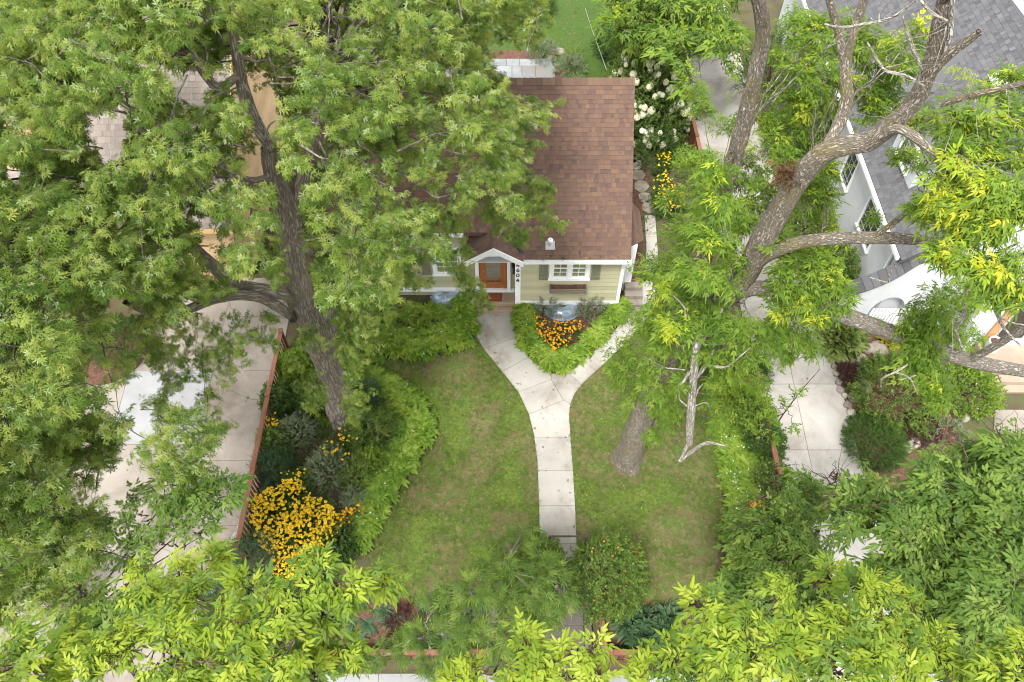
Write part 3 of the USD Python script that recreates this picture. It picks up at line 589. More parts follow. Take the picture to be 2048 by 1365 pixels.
drvR = Polygon([(8.12, 2.9), (11.35, 2.9), (11.2, 7), (11.02, 12.5), (10.9, 17), (10.6, 19), (10.4, 42), (7.75, 42), (7.75, 23), (8.12, 18)])
slabs(drvR, [((9.62, 0), (9.35, 20))] + [((7, y), (12, y)) for y in (4.6, 7.0, 9.4, 11.75, 14.1, 16.5, 19, 21.5, 24, 27, 30, 33, 36, 39)], 'right_driveway', 'concrete', 'long pale concrete driveway between the houses on the right', 'driveway', .02, .08, .014)
slabs(Polygon([(-30, 3.75), (30, 3.75), (30, 5.12), (-30, 5.12)]).difference(drvR.buffer(.02)).difference(drv.buffer(.02)), [((x, 3), (x, 6)) for x in np.arange(-29.2, 30, 1.5)], 'sidewalk', 'white_concrete', 'pale concrete public sidewalk at the foot of the steps', 'pavement', .02, .08, .014)
setting('street', 'dark asphalt street in front of the lots', 'road', drape(Polygon([(-60, -9), (60, -9), (60, -.6), (-60, -.6)]), .02, 4, .0), 'asphalt')
kerb = Thing('kerb', 'concrete kerb along the asphalt street', 'kerb', kind='structure')
for k in range(20): kerb.part('kerb_stone', bx(-30 + 3 * k + .01, -27 + 3 * k - .01, -.6, -.44, -1.2, -.94, .015), 'old_concrete', tone=0.0)

# lawns ----------------------------------------------------------------------
lawn_px = [(690, 700), (770, 722), (830, 722), (900, 710), (935, 690), (950, 665), (968, 699), (1005, 745), (1038, 787), (1058, 830), (1068, 870), (1075, 925), (1078, 1000), (1080, 1088), (1081, 1215), (1010, 1225), (880, 1222), (760, 1180), (735, 1100), (752, 1050), (786, 985), (830, 930), (862, 880), (868, 840), (850, 800), (800, 765), (740, 738), (690, 722)]
lawnR_px = [(1155, 1130), (1153, 1090), (1150, 1015), (1146, 945), (1141, 880), (1138, 830), (1141, 808), (1149, 788), (1165, 768), (1181, 753), (1239, 699), (1290, 650), (1400, 660), (1470, 720), (1448, 800), (1436, 860), (1440, 950), (1445, 1050), (1432, 1130), (1425, 1207), (1290, 1210), (1160, 1215)]
LAWN_L, LAWN_R = gpoly(lawn_px).difference(walk.buffer(.015)), gpoly(lawnR_px).difference(walk.buffer(.015))
setting('front_lawn', 'patchy front lawn left of the walk with dry brown spots', 'lawn', drape(LAWN_L, .012, .4, bump=.02), 'turf')
setting('front_lawn', 'front lawn right of the walk around the ash trunk', 'lawn', drape(LAWN_R, .012, .4, bump=.02, seed=2), 'turf')
BACK = Polygon([(-8, 32.0), (.6, 32.2), (2.4, 30.6), (2.7, 25), (4.4, 24.5), (5.2, 28), (5.6, 36), (6, 47), (-8, 47)])
setting('back_lawn', 'lush green back lawn behind the brown roofed house', 'lawn', drape(BACK, .02, .6, bump=.02), 'lush_turf')
setting('boulevard_grass', 'grass strip between sidewalk and street', 'lawn', drape(Polygon([(-30, -.42), (30, -.42), (30, 3.72), (-30, 3.72)]).difference(drvR.buffer(.03)).difference(drv.buffer(.03)), .012, .6), 'turf')
setting('side_lawn', 'grass by the neighbour walk at right', 'lawn', drape(Polygon([(12.3, 5.2), (16.5, 5.2), (16.2, 8.6), (15.6, 10.7), (15.2, 11.6), (13.6, 10.4)]), .02, .6), 'lush_turf')
island_px = [(1032, 600), (1029, 627), (1031, 648), (1036, 674), (1046, 698), (1057, 716), (1075, 731), (1094, 744), (1105, 749), (1126, 749), (1140, 746), (1170, 720), (1214, 681), (1246, 643), (1268, 620), (1262, 598)]
MULCH = [('mulch_bed', 'brown bark mulch in the flower bed between the fork of the walk', gpoly(island_px)),
         ('mulch_bed', 'mulch strip beside the right corner of the sage house', Polygon([(3.75, 16.6), (4.75, 16.6), (4.9, 21), (5.6, 24), (3.75, 24)])),
         ('mulch_bed', 'dark mulch bed above the retaining fence by the steps', Polygon([(-5.6, 5.5), (-.1, 5.5), (-.1, 7.0), (-5.6, 7.0)])),
         ('mulch_bed', 'dark mulch bed behind the retaining boards right of the steps', Polygon([(2.6, 5.45), (7.6, 5.45), (7.6, 6.95), (2.6, 6.95)])),
         ('mulch_bed', 'red brown mulch round the clipped boxwood at left', Point(-13.9, 15.5).buffer(1.42)),
         ('mulch_bed', 'red mulch round the dark shrubs right of the driveway', Polygon([(11.3, 9), (13.6, 9.2), (14.6, 12.2), (13.8, 15.4), (11.6, 16.4), (11.05, 13)])),
         ('mulch_bed', 'mulch edge round the back patio behind the ridge', Polygon([(-3, 28.0), (2.6, 28.0), (2.5, 31.6), (1.4, 32.6), (-3, 32.6)]))]
for n_, l_, p_ in MULCH: setting(n_, l_, 'mulch', drape(p_, .016, .4, bump=.03), 'mulch')
# grass blades and clover ------------------------------------------------------
def tufts(name, poly, n, seed, mats_, label, fn=None):
    r = np.random.default_rng(seed); xy = area_points(poly, r, n)
    P = np.column_stack([xy, zg(xy[:, 0], xy[:, 1]) + .01])
    w = meshkit.fbm(np.column_stack([xy * 1.1, 0 * xy[:, 0]]), 3, seed) + r.normal(0, .12, n)
    keep = (w > .28)
    k = np.where(w > .60, r.integers(4, 7, n), np.where(w < .44, r.integers(7, 9, n), r.integers(0, 4, n)))
    P, k = P[keep], k[keep]
    t = Thing(name, label, 'grass', kind='stuff')
    t.inst('blades', protos(TUFT + CLOVER + TUFT[:2], ['grass_blade'] * 4 + [mats_] * 3 + ['dry_blade'] * 2), P, quats(np.column_stack([np.cos(a := r.uniform(0, 6.28, len(P))), np.sin(a), 0 * a]), np.array([[0, 0, 1.0]]), r.normal(0, .1, len(P))), r.uniform(.7, 1.4, len(P)), k, kind='stuff')
tufts('lawn_grass', LAWN_L, 20000, 1, 'bright_blade', 'short grass and bright clover on the left front lawn')
tufts('lawn_grass', LAWN_R, 20000, 2, 'bright_blade', 'short grass on the right front lawn')
tufts('lawn_grass', BACK.intersection(sbox(-2, 24, 7, 40)), 4000, 3, 'grass_blade', 'thick grass of the back lawn')

r = np.random.default_rng(9); lv = area_points(unary_union([LAWN_L, LAWN_R, walk]), r, 420); ex = area_points(unary_union([drv, drvR.intersection(sbox(7, 3, 12, 20))]), r, 260); lv = np.vstack([lv, ex])
fa_ = Thing('fallen_leaves', 'scattered fallen leaves and twigs on lawn, walk and driveways', 'leaves', kind='stuff')
gl_ = np.column_stack([r.uniform(.4, 3.6, 46) ** 1.0, r.uniform(16.78, 16.9, 46)]); rl_ = np.column_stack([r.uniform(-6, 3.6, 90), r.uniform(17.5, 20.6, 90)]); rl_ = np.vstack([gl_, rl_])
fb = [blade(.07, .035, .2, .2, .5, 3), maple_blade(.085, r), blade(.05, .022, .3, .3, .5, 2)]; n_ = len(lv) + len(rl_)
fa_.inst('leaf_litter', protos(fb * 2, ['brown_leaf'] * 3 + ['yellow_leaf', 'dry_blade', 'grass_blade']), np.vstack([np.column_stack([lv, zg(lv[:, 0], lv[:, 1]) + .045]), np.column_stack([rl_, 3.07 + .95 * (rl_[:, 1] - 16.8) + .035])]), quats(np.column_stack([np.cos(q := r.uniform(0, 6.28, n_)), np.sin(q), r.normal(0, .1, n_)]), np.array([[0, 0, 1.0]]), r.normal(0, .2, n_)), r.uniform(.6, 1.1, n_), r.integers(0, 6, n_), kind='stuff')
edge = unary_union([walk.boundary]).intersection(sbox(-2, 7.9, 5, 16.8)); L_ = edge.length; ep = np.array([edge.interpolate(q).coords[0] for q in r.uniform(0, L_, 380)]) + r.normal(0, .012, (380, 2)) 
eg = Thing('edge_grass', 'grass blades leaning over the edges of the front walk', 'grass', kind='stuff')
eg.inst('blades', protos(TUFT, 'grass_blade'), np.column_stack([ep, zg(ep[:, 0], ep[:, 1]) + .015]), quats(np.column_stack([np.cos(q := r.uniform(0, 6.28, 380)), np.sin(q), 0 * q]), np.array([[0, 0, 1.0]]), r.normal(0, .2, 380)), r.uniform(.4, .8, 380), r.integers(0, 4, 380), kind='stuff')
# steps down to the sidewalk ---------------------------------------------------
st = Thing('front_steps', 'weathered dark concrete steps from the walk down to the sidewalk', 'steps', (1.5, 5.1, -.95), kind='structure')
ed = [5.13, 5.48, 6.02, 6.3, 6.8, 7.3, 7.86]; zs = [-.80, -.66, -.52, -.39, -.26, -.13]
for k in range(6): st.part('step', bx(.80, 2.02, ed[k], ed[k + 1] + .02 if k < 5 else 8.12, -1.2, zs[k] + .02, .012), 'wet_stone')
for k in range(6): st.part('step_kerb', bx(2.03, 2.24, ed[k], ed[k + 1] - .005, -1.2, zs[k] + .12, .012), 'wet_stone')

# ================================================================ the sage house
YF, YL, XS, XR_, XL_ = 17.15, 17.75, .2, 3.72, -6.3
PITCH, EY, EZ = .95, 16.80, 3.07; RUN = 4.06; RY = EY + RUN; RZ = EZ + PITCH * RUN; YB = 2 * RY - YF
ho = Thing('sage_house', 'low sage green clapboard house with brown shingled roof and white trim', 'house', (-1.3, 20, 0))
rng = np.random.default_rng(77)
hw = [prism([(XS + .02, .0), (XR_ - .03, 0), (XR_ - .03, 2.98), (XS + .02, 2.98)], 'y', YF + .02, YL + .3)]
gab = [(YL + .02, .0), (YB, .0), (YB, EZ - .1), (RY, RZ - .45), (YL + .02, EZ + .15)]
ho.part('wall', cat(hw[0], prism(gab, 'x', XL_ + .02, XR_ - .03)), 'siding_sage', tone=-.2)
ho.part('foundation', cat(bx(XS + .03, XR_ - .02, YF + .03, YF + .2, -.2, .28), bx(XL_ + .03, XS, YL + .03, YL + .2, -.2, .28)), 'soil')
def board(x0, x1, y, z0, z1):
    """One lap of siding facing the street: thick at its foot."""
    return hexa(np.array([[x0, y - .030, z0], [x1, y - .030, z0], [x1, y + .018, z0], [x0, y + .018, z0]]), np.array([[x0, y - .003, z1], [x1, y - .003, z1], [x1, y + .018, z1], [x0, y + .018, z1]]))
def lap(x0, x1, y, z0, z1, holes, step=.205):
    z = z0
    while z < z1 - .02:
        zz = min(z + step, z1); cuts = [(x0, x1)]
        for a, b, c, d in holes:
            if zz > c and z < d: cuts = [q for s in cuts for q in ((s[0], min(s[1], a)), (max(s[0], b), s[1])) if q[1] - q[0] > .02]
        for a, b in cuts: ho.part('siding_board', board(a, b, y, z, zz + .012), 'siding_sage', tone=rng.normal(0, .15))
        z += step
WIN = (1.24, 2.60, 1.62, 2.86)
lap(XS + .09, XR_ - .1, YF, .50, 2.98, [(WIN[0] + .02, WIN[1] - .02, WIN[2] + .02, WIN[3])])
WL = [(-2.72, -1.72, 1.15, 2.6), (-5.0, -3.9, 1.15, 2.6)]
lap(XL_, -1.2, YL, .50, 3.4, [(a + .02, b - .02, c + .02, d) for a, b, c, d in WL])
lap(-.16, XS - .1, YL, .50, 3.0, [])
lap(-1.62, -1.2, YL - .004, .50, .50, [])
# side walls: laps facing the right lot
z = .5
while z < 3.0:
    ho.part('siding_board', hexa(np.array([[XR_ - .03, YF + .08, z], [XR_ + .012, YF + .08, z], [XR_ + .012, YB, z], [XR_ - .03, YB, z]]), np.array([[XR_ - .03, YF + .08, z + .2], [XR_ - .01, YF + .08, z + .2], [XR_ - .01, YB, z + .2], [XR_ - .03, YB, z + .2]])), 'siding_sage', tone=rng.normal(0, .15)); z += .205
ho.part('water_table', bx(XS + .09, XR_ - .1, YF - .035, YF + .02, .25, .50, .008), 'white_paint')
ho.part('water_table', bx(XL_, -1.36, YL - .035, YL + .02, .25, .50, .008), 'white_paint')
ho.part('corner_board', cat(bx(XR_ - .1, XR_ + .02, YF - .04, YF + .08, .22, 2.98, .006), bx(XR_ - .02, XR_ + .025, YF + .082, YF + .2, .22, 2.98, .004)), 'white_paint')
cb = ho.part('corner_board', bx(XS - .1, XS + .09, YF - .045, YF + .1, .1, 3.0, .006), 'white_paint', label='white corner board carrying the house number 4604')
ho.part('porch_side_wall', bx(XS - .06, XS + .02, YF + .1, YL, .3, 3.0), 'siding_sage', tone=0.0)
for k, ch in enumerate('4604'):
    m = meshkit.text_mesh(ch, .155, .012, bold=True); v = np.array(m.vertices); cx_ = (v[:, 0].min() + v[:, 0].max()) / 2
    v = np.stack([v[:, 0] - cx_ + XS - .005, YF - .048 - v[:, 2], v[:, 1] + 2.36 - .26 * k], 1); ho.part('house_number', (v, np.array(m.faces)), 'black_metal', cb)
def window(t, x0, x1, z0, z1, y, cols=2, sash=1, lights=(2, 2), frame=.11, matf='white_paint', sill=True):
    """A double-hung window (or a pair side by side) facing the street; frame > sash > pane."""
    w = (x1 - x0 - frame) / sash
    fr = [bx(x0, x1, y - .05, y + .02, z1 - frame, z1, .006), bx(x0 - .03, x1 + .03, y - .07, y + .02, z0, z0 + frame * 1.05, .008)]
    for k in range(sash + 1): fr.append(bx(x0 + k * w, x0 + k * w + frame, y - .048, y + .02, z0 + frame * 1.05, z1 - frame, .005))
    f = t.part('window_frame', cat(*fr), matf)
    for k in range(sash):
        a, b = x0 + k * w + frame, x0 + (k + 1) * w
        zm = (z0 + z1) / 2
        t.part('room_backing', bx(a, b, y + .28, y + .3, z0, z1), 'dark_room', f)
        t.part('curtain', bx(a, b, y + .034, y + .042, z0 + (z1 - z0) * (.25 if k % 2 else .4), z1), 'curtain', f)
        for lo, hi, yy in ((z0 + frame, zm + .02, y + .015), (zm - .02, z1 - frame, y - .012)):
            bars = [bx(a, b, yy - .018, yy + .012, lo, lo + .045), bx(a, b, yy - .018, yy + .012, hi - .045, hi), bx(a, a + .04, yy - .017, yy + .011, lo + .045, hi - .045), bx(b - .04, b, yy - .017, yy + .011, lo + .045, hi - .045)]
            nx, nz = lights; iw, ih = b - a - .08, hi - lo - .09
            for q in range(1, nx): bars.append(bx(a + .04 + iw * q / nx - .01, a + .04 + iw * q / nx + .01, yy - .012, yy + .01, lo + .045, hi - .045))
            for q in range(1, nz):
                for e in range(nx): bars.append(bx(a + .04 + iw * e / nx + .01 * (e > 0), a + .04 + iw * (e + 1) / nx - .01 * (e < nx - 1), yy - .011, yy + .009, lo + .045 + ih * q / nz - .01, lo + .045 + ih * q / nz + .01))
            t.part('sash', cat(*bars), matf, f)
            t.part('pane', bx(a + .03, b - .03, yy - .003, yy + .003, lo + .03, hi - .03), 'window_glass', f)
    return f
window(ho, *WIN, YF, sash=2, lights=(2, 2), frame=.12)
for w_ in WL: window(ho, *w_, YL, sash=1, lights=(3, 2))
def shutter(x0, x1, z0, z1, y):
    n = 3; w = (x1 - x0) / n
    s = ho.part('shutter', cat(*[bx(x0 + k * w + .004, x0 + (k + 1) * w - .004, y - .048, y - .022, z0, z1, .004) for k in range(n)]), 'sage_dark', tone=rng.normal(0, .1))
    for zz in (z0 + .12, z1 - .22): ho.part('batten', bx(x0 + .01, x1 - .01, y - .07, y - .0485, zz, zz + .1, .005), 'sage_dark', s, tone=.15)
shutter(.90, 1.20, 1.66, 2.86, YF); shutter(2.65, 2.95, 1.66, 2.86, YF)
for a, b, c, d in WL: shutter(a - .40, a - .06, c + .05, d, YL); shutter(b + .06, b + .40, c + .05, d, YL) if b < -2 else None
wb = ho.part('window_box', cat(bx(1.28, 2.52, YF - .29, YF - .265, 1.22, 1.46, .006), bx(1.28, 1.305, YF - .265, YF - .03, 1.22, 1.46), bx(2.495, 2.52, YF - .265, YF - .03, 1.22, 1.46), bx(1.305, 2.495, YF - .265, YF - .03, 1.2, 1.235)), 'weathered_wood')
ho.part('window_box_soil', drape(sbox(1.306, YF - .264, 2.494, YF - .031), 1.40, .06, bump=.05), 'mulch', wb)
# porch -----------------------------------------------------------------------
ho.part('landing', bx(-1.36, XS - .105, 17.12, YL + .05, -.1, .36, .02), 'landing_stone'); ho.part('doorstep', bx(-1.34, XS - .12, 16.93, 17.115, -.1, .17, .015), 'landing_stone')
ho.part('threshold', bx(-1.34, XS - .105, 17.60, YL - .025, .361, .475, .008), 'white_paint')
ho.part('porch_post', bx(-1.26, -1.14, 17.56, 17.68, .476, 2.9, .008), 'white_paint'); ho.part('porch_post', bx(-.17, -.05, 17.56, 17.68, .476, 2.9, .008), 'white_paint')
d_ = ho.part('door_frame', cat(bx(-1.12, -1.0, YL - .06, YL + .01, .48, 2.6), bx(-.30, -.18, YL - .06, YL + .01, .48, 2.6), bx(-1.0, -.30, YL - .06, YL + .01, 2.5, 2.6)), 'door_wood')
dr = ho.part('storm_door', cat(bx(-.995, -.90, YL - .045, YL - .005, .5, 2.49, .004), bx(-.40, -.305, YL - .045, YL - .005, .5, 2.49, .004), bx(-.90, -.40, YL - .045, YL - .005, .5, .80, .004), bx(-.90, -.40, YL - .045, YL - .005, 2.38, 2.49, .004)), 'door_wood')
ho.part('pane', bx(-.91, -.39, YL - .027, YL - .021, .79, 2.39), 'window_glass', dr)
for k in range(3): ho.part('door_panel', bx(-.96, -.34, YL + .0, YL + .018, .5 + k * .36, .85 + k * .36, .01), 'aged_oak' if k else 'door_wood', dr)
ho.part('inner_panel', bx(-.96, -.34, YL, YL + .016, 1.6, 2.49), 'aged_oak', dr)
ho.part('handle', cat(bx(-.975, -.945, YL - .085, YL - .046, 1.46, 1.5, .006), lathe([(.0, -.02), (.022, -.012), (.022, .012), (0, .02)], (-.96, YL - .1, 1.48), 10)), 'galvanised', dr)
# porch gable: roof, fascias, louvre
GA, GL_, GR_, GY0, GY1 = (-.58, 3.77), (-1.50, 3.13), (.34, 3.13), 16.65, 17.95
for a, b in ((GL_, GA), (GA, GR_)): ho.part('porch_roof_deck', hexa(np.array([[a[0], GY0, a[1] - .12], [b[0], GY0, b[1] - .12], [b[0], GY1, b[1] - .12], [a[0], GY1, a[1] - .12]]), np.array([[a[0], GY0, a[1]], [b[0], GY0, b[1]], [b[0], GY1, b[1]], [a[0], GY1, a[1]]])), 'shingle', tone=-.15)
for a, b in (((GL_[0] - .03, GL_[1] - .03), GA), (GA, (GR_[0] + .03, GR_[1] - .03))):
    ho.part('gable_fascia', hexa(np.array([[a[0], GY0 - .04, a[1] - .2], [b[0], GY0 - .04, b[1] - .2], [b[0], GY0 - .002, b[1] - .2], [a[0], GY0 - .002, a[1] - .2]]), np.array([[a[0], GY0 - .04, a[1] + .015], [b[0], GY0 - .04, b[1] + .015], [b[0], GY0 - .002, b[1] + .015], [a[0], GY0 - .002, a[1] + .015]])), 'white_paint')
ho.part('gable_louvre', prism([(-.92, 3.36), (-.24, 3.36), (-.58, 3.6)], 'y', GY0 + .02, GY0 + .05), 'white_paint')
ho.part('porch_ceiling', bx(-1.3, .1, GY0 + .1, YL - .03, 2.98, 3.0), 'white_paint')
ho.part('porch_side_panel', bx(-1.62, -1.5, 17.3, YL - .005, .5, 3.0), 'siding_sage', tone=0.0)
# main roof ------------------------------------------------------------------
RX0, RX1 = -6.45, 3.82; LEY = 17.42                      # left part's eave is set back
def rz(y): return EZ + PITCH * (y - EY)
def slab_roof(x0, x1, y0): return hexa(np.array([[x0, y0, rz(y0) - .16], [x1, y0, rz(y0) - .16], [x1, RY, RZ - .16], [x0, RY, RZ - .16]]), np.array([[x0, y0, rz(y0)], [x1, y0, rz(y0)], [x1, RY, RZ], [x0, RY, RZ]]))
ho.part('roof', cat(slab_roof(.30, RX1, EY), slab_roof(RX0, .299, LEY)), 'shingle', tone=-.1)
ho.part('rear_roof', hexa(np.array([[RX0, RY + .002, RZ - .16], [RX1, RY + .002, RZ - .16], [RX1, RY + 4.2, RZ - .16 - 3.99], [RX0, RY + 4.2, RZ - .16 - 3.99]]), np.array([[RX0, RY + .002, RZ], [RX1, RY + .002, RZ], [RX1, RY + 4.2, RZ - 3.99], [RX0, RY + 4.2, RZ - 3.99]])), 'shingle', tone=.1)
NS = np.array([0, -PITCH, 1]) / math.hypot(PITCH, 1); US = np.array([0, 1, PITCH]) / math.hypot(PITCH, 1)
def tab(x0, x1, s0, s1, t0, t1, org, ux, us, nn):
    """One shingle tab: x along the eave, s up the slope, t0/t1 thickness at foot and head."""
    q = lambda x, s, t: org + ux * x + us * s + nn * t
    v = np.array([q(x0, s0, .001), q(x1, s0, .001), q(x1, s1, .001), q(x0, s1, .001), q(x0, s0, t0), q(x1, s0, t0), q(x1, s1, t1), q(x0, s1, t1)])
    f = np.array([[4, 5, 6, 7], [0, 1, 5, 4], [1, 2, 6, 5], [3, 0, 4, 7]]); return v, np.vstack([f[:, [0, 1, 2]], f[:, [0, 2, 3]]])
def shingles(slope_len, span, org, ux, us, nn, rng, clip, expo=.142):
    rows = int(slope_len / expo) + 1; out = []
    for r_ in range(rows):
        s0 = r_ * expo; s1 = min(s0 + expo + .03, slope_len); x = span[0] - rng.uniform(0, .3)
        if s1 - s0 < .05: continue
        while x < span[1]:
            w = rng.choice([.08, .11, .14, .17, .21]); a, b = max(x, span[0]), min(x + w, span[1])
            if b - a > .015 and clip((a + b) / 2, s0 + .07):
                hi = rng.random() < .55
                tone = .56 * rng.choice([-.42, -.22, -.05, .08, .2, .34], p=[.1, .2, .25, .22, .15, .08]) + rng.normal(0, .03) - (.06 if not hi else 0)
                out.append((tab(a, b - .002, s0, s1, .017 if hi else .010, .003, org, ux, us, nn), tone, (a + b) / 2, s0))
            x += w
    return out
SL = RUN * math.hypot(PITCH, 1)
def inroof(x, s):
    y = EY + s / math.hypot(PITCH, 1)
    if x < .30 and y < LEY: return False
    return not (GL_[0] < x < GR_[0] and rz(y) < GA[1] - .70 * abs(x - GA[0]) - .02)
sh = shingles(SL - .05, (RX0, RX1), np.array([0, EY, EZ]), np.array([1.0, 0, 0]), US, NS, rng, inroof)
vis = [s for s in sh if s[2] > .35]; vis.sort(key=lambda s: s[3]); big = vis[:250]; ids = {id(s) for s in big}
for m, t, x, s in big: ho.part('shingle', m, 'shingle', ho.path + '/roof', tone=t)
rest = [s for s in sh if id(s) not in ids]; v, f = cat(*[s[0] for s in rest])
ho.part('shingles', (v, f), 'shingle', ho.path + '/roof', tone=np.repeat([s[1] for s in rest], 8), kind='stuff')
for sg, (a, b) in ((1, (GL_, GA)), (-1, (GR_, GA))):
    L = math.hypot(b[0] - a[0], b[1] - a[1]); us = np.array([b[0] - a[0], 0, b[1] - a[1]]) / L; nn = np.array([-us[2] * sg, 0, us[0] * sg])
    for m, t, x, s in shingles(L - .02, (0, GY1 - GY0), np.array([a[0], GY0, a[1]]), np.array([0, 1.0, 0]), us, nn, rng, lambda x, s: True):
        if rz(GY0 + x) < a[1] + us[2] * s + .1: ho.part('shingle', (m[0], m[1] if sg < 0 else m[1][:, ::-1]), 'shingle', ho.path + '/porch_roof_deck' + ('' if sg > 0 else '_001'), tone=t - .12)
for k in range(6): ho.part('ridge_cap', hexa(np.array([[GA[0] - .09, GY0 + k * .15, GA[1] - .02], [GA[0], GY0 + k * .15, GA[1] + .02], [GA[0] + .09, GY0 + k * .15, GA[1] - .02], [GA[0], GY0 + k * .15, GA[1] - .03]]), np.array([[GA[0] - .09, GY0 + k * .15 + .17, GA[1] - .03], [GA[0], GY0 + k * .15 + .17, GA[1] + .012], [GA[0] + .09, GY0 + k * .15 + .17, GA[1] - .03], [GA[0], GY0 + k * .15 + .17, GA[1] - .035]])), 'shingle', tone=rng.normal(-.1, .15))
x = RX0; k = 0
while x < RX1 - .02:
    x2 = min(x + .2, RX1); e = .02 + .006
    ho.part('ridge_cap', cat(hexa(np.array([[x, RY - .17, RZ - .145], [x2, RY - .17, RZ - .155], [x2, RY, RZ + .005], [x, RY, RZ + .012]]), np.array([[x, RY - .17, RZ - .125], [x2, RY - .17, RZ - .142], [x2, RY, RZ + .02], [x, RY, RZ + .034]])),
        hexa(np.array([[x, RY, RZ + .012], [x2, RY, RZ + .005], [x2, RY + .17, RZ - .155], [x, RY + .17, RZ - .145]]), np.array([[x, RY, RZ + .034], [x2, RY, RZ + .02], [x2, RY + .17, RZ - .142], [x, RY + .17, RZ - .125]]))), 'shingle', tone=rng.normal(.05, .2)); x = x2
ho.part('gutter', cat(bx(.36, RX1 + .02, EY - .10, EY - .085, EZ - .13, EZ - .015), bx(.36, RX1 + .02, EY - .085, EY + .0, EZ - .13, EZ - .115), bx(.36, RX1 + .02, EY - .002, EY + .02, EZ - .17, EZ - .02)), 'white_paint')
ho.part('gutter', cat(bx(RX0, -1.56, LEY - .10, LEY - .085, rz(LEY) - .13, rz(LEY) - .015), bx(RX0, -1.56, LEY - .085, LEY, rz(LEY) - .13, rz(LEY) - .115), bx(RX0, -1.56, LEY - .002, LEY + .02, rz(LEY) - .17, rz(LEY) - .02)), 'white_paint')
ho.part('soffit', cat(bx(.36, RX1 - .02, EY + .021, YF + .03, EZ - .19, EZ - .17), bx(RX0 + .05, -1.56, LEY + .021, YL + .03, rz(LEY) - .24, rz(LEY) - .22)), 'white_paint')
ho.part('rake_board', hexa(np.array([[RX1 - .03, EY, EZ - .22], [RX1 + .005, EY, EZ - .22], [RX1 + .005, RY, RZ - .22], [RX1 - .03, RY, RZ - .22]]), np.array([[RX1 - .03, EY, EZ - .161], [RX1 + .005, EY, EZ - .161], [RX1 + .005, RY, RZ - .161], [RX1 - .03, RY, RZ - .161]])), 'white_paint')
for k in range(5):
    xk = 1.0 + .63 * k; ho.part('gutter_strap', bx(xk - .012, xk + .012, EY - .1, EY + .03, EZ - .012, EZ - .002), 'galvanised')
ho.part('valley_flashing', bar((GR_[0] + .02, 16.92, rz(16.92) + .02), (-.1, 17.42, rz(17.42) + .03), .09, .012, NS), 'black_metal')
# side bump-out with its own hipped roof and steps on the right
sb = ho.part('side_bay', bx(XR_ - .02, 4.22, 17.95, 19.4, 0, 2.42), 'white_paint')
q0 = np.array([[3.70, 17.75, 2.42], [4.42, 18.2, 2.42], [4.42, 19.55, 2.42], [3.70, 20.1, 2.42]]); q1 = np.array([[3.70, 18.35, 3.3], [3.82, 18.4, 3.26], [3.82, 19.5, 3.26], [3.70, 19.5, 3.3]])
ho.part('side_roof', hexa(q0, q1), 'shingle', tone=0.0)
for k in range(5):
    a, b = k / 5, (k + 1) / 5; e = q0 + (q1 - q0) * a; e2 = q0 + (q1 - q0) * (b + .03)
    ho.part('shingle_course', hexa(np.array([e[0], e[1], e2[1], e2[0]]) + [0.01, -.01, .012], np.array([e[0], e[1], e2[1], e2[0]]) + [0.015, -.015, .03]), 'shingle', tone=rng.normal(0, .15))
    ho.part('shingle_course', hexa(np.array([e[1], e[2], e2[2], e2[1]]) + [0.012, 0, .012], np.array([e[1], e[2], e2[2], e2[1]]) + [0.018, 0, .03]), 'shingle', tone=rng.normal(0, .15))
for k in range(3): ho.part('side_step', bx(4.0, 4.62, 17.2 + .26 * k, 17.46 + .26 * k, -.05, .17 + .17 * k, .01), 'old_concrete', tone=-.1)
# things on and at the house ---------------------------------------------------
pv = Thing('roof_vent', 'small white capped vent on a flashing plate above the window', 'vent', (1.22, EY + .3, rz(EY + .3)))
b0 = np.array([1.22, EY + .32, rz(EY + .32)])
pv.part('flashing', bar(b0 + US * -.13 + NS * .024, b0 + US * .15 + NS * .024, .30, .008, NS), 'galvanised'); pv.part('pipe', lathe([(.045, -.05), (.045, .26), (.0, .26)], b0, 12), 'galvanised'); pv.part('cap', lathe([(.0, .2), (.085, .22), (.09, .28), (.06, .31), (.035, .315), (.03, .28), (.0, .28)], b0, 14), 'white_paint')
mb = Thing('mailbox', 'black wall mailbox beside the front door', 'mailbox', (.045, 17.45, 1.7)); mb.part('box', bx(.015, .135, 17.38, 17.58, 1.62, 1.95, .012), 'black_metal'); mb.part('lid', bx(.005, .137, 17.37, 17.59, 1.952, 1.985, .008), 'black_metal'); mb.part('flag', bx(-.002, .004, 17.40, 17.42, 1.7, 1.9), 'galvanised')
wl = Thing('porch_lamp', 'small dark wall lamp left of the front door', 'lamp', (-1.36, YL - .05, 2.3)); wl.part('backplate', bx(-1.41, -1.31, YL - .04, YL - .021, 2.22, 2.40, .004), 'black_metal'); wl.part('lantern', lathe([(.0, -.1), (.045, -.09), (.055, .06), (.02, .11), (.0, .12)], (-1.36, YL - .11, 2.3), 8), 'black_metal')
dm = Thing('doormat', 'rust brown doormat with a scalloped dark border on the landing', 'doormat', (-.72, 17.36, .36))
dm.part('rug', bx(-1.14, -.36, 17.20, 17.56, .363, .380, .006), 'mat_rust')
sc_ = []
for k in range(16):
    for y in (17.215, 17.545): sc_.append(lathe([(.016, 0), (.016, .004), (0, .004)], (-1.12 + k * .0493, y, .381), 8))
for k in range(7):
    for xx in (-1.125, -.375): sc_.append(lathe([(.016, 0), (.016, .004), (0, .004)], (xx, 17.25 + k * .043, .381), 8))
dm.part('border', cat(*sc_), 'black_metal')
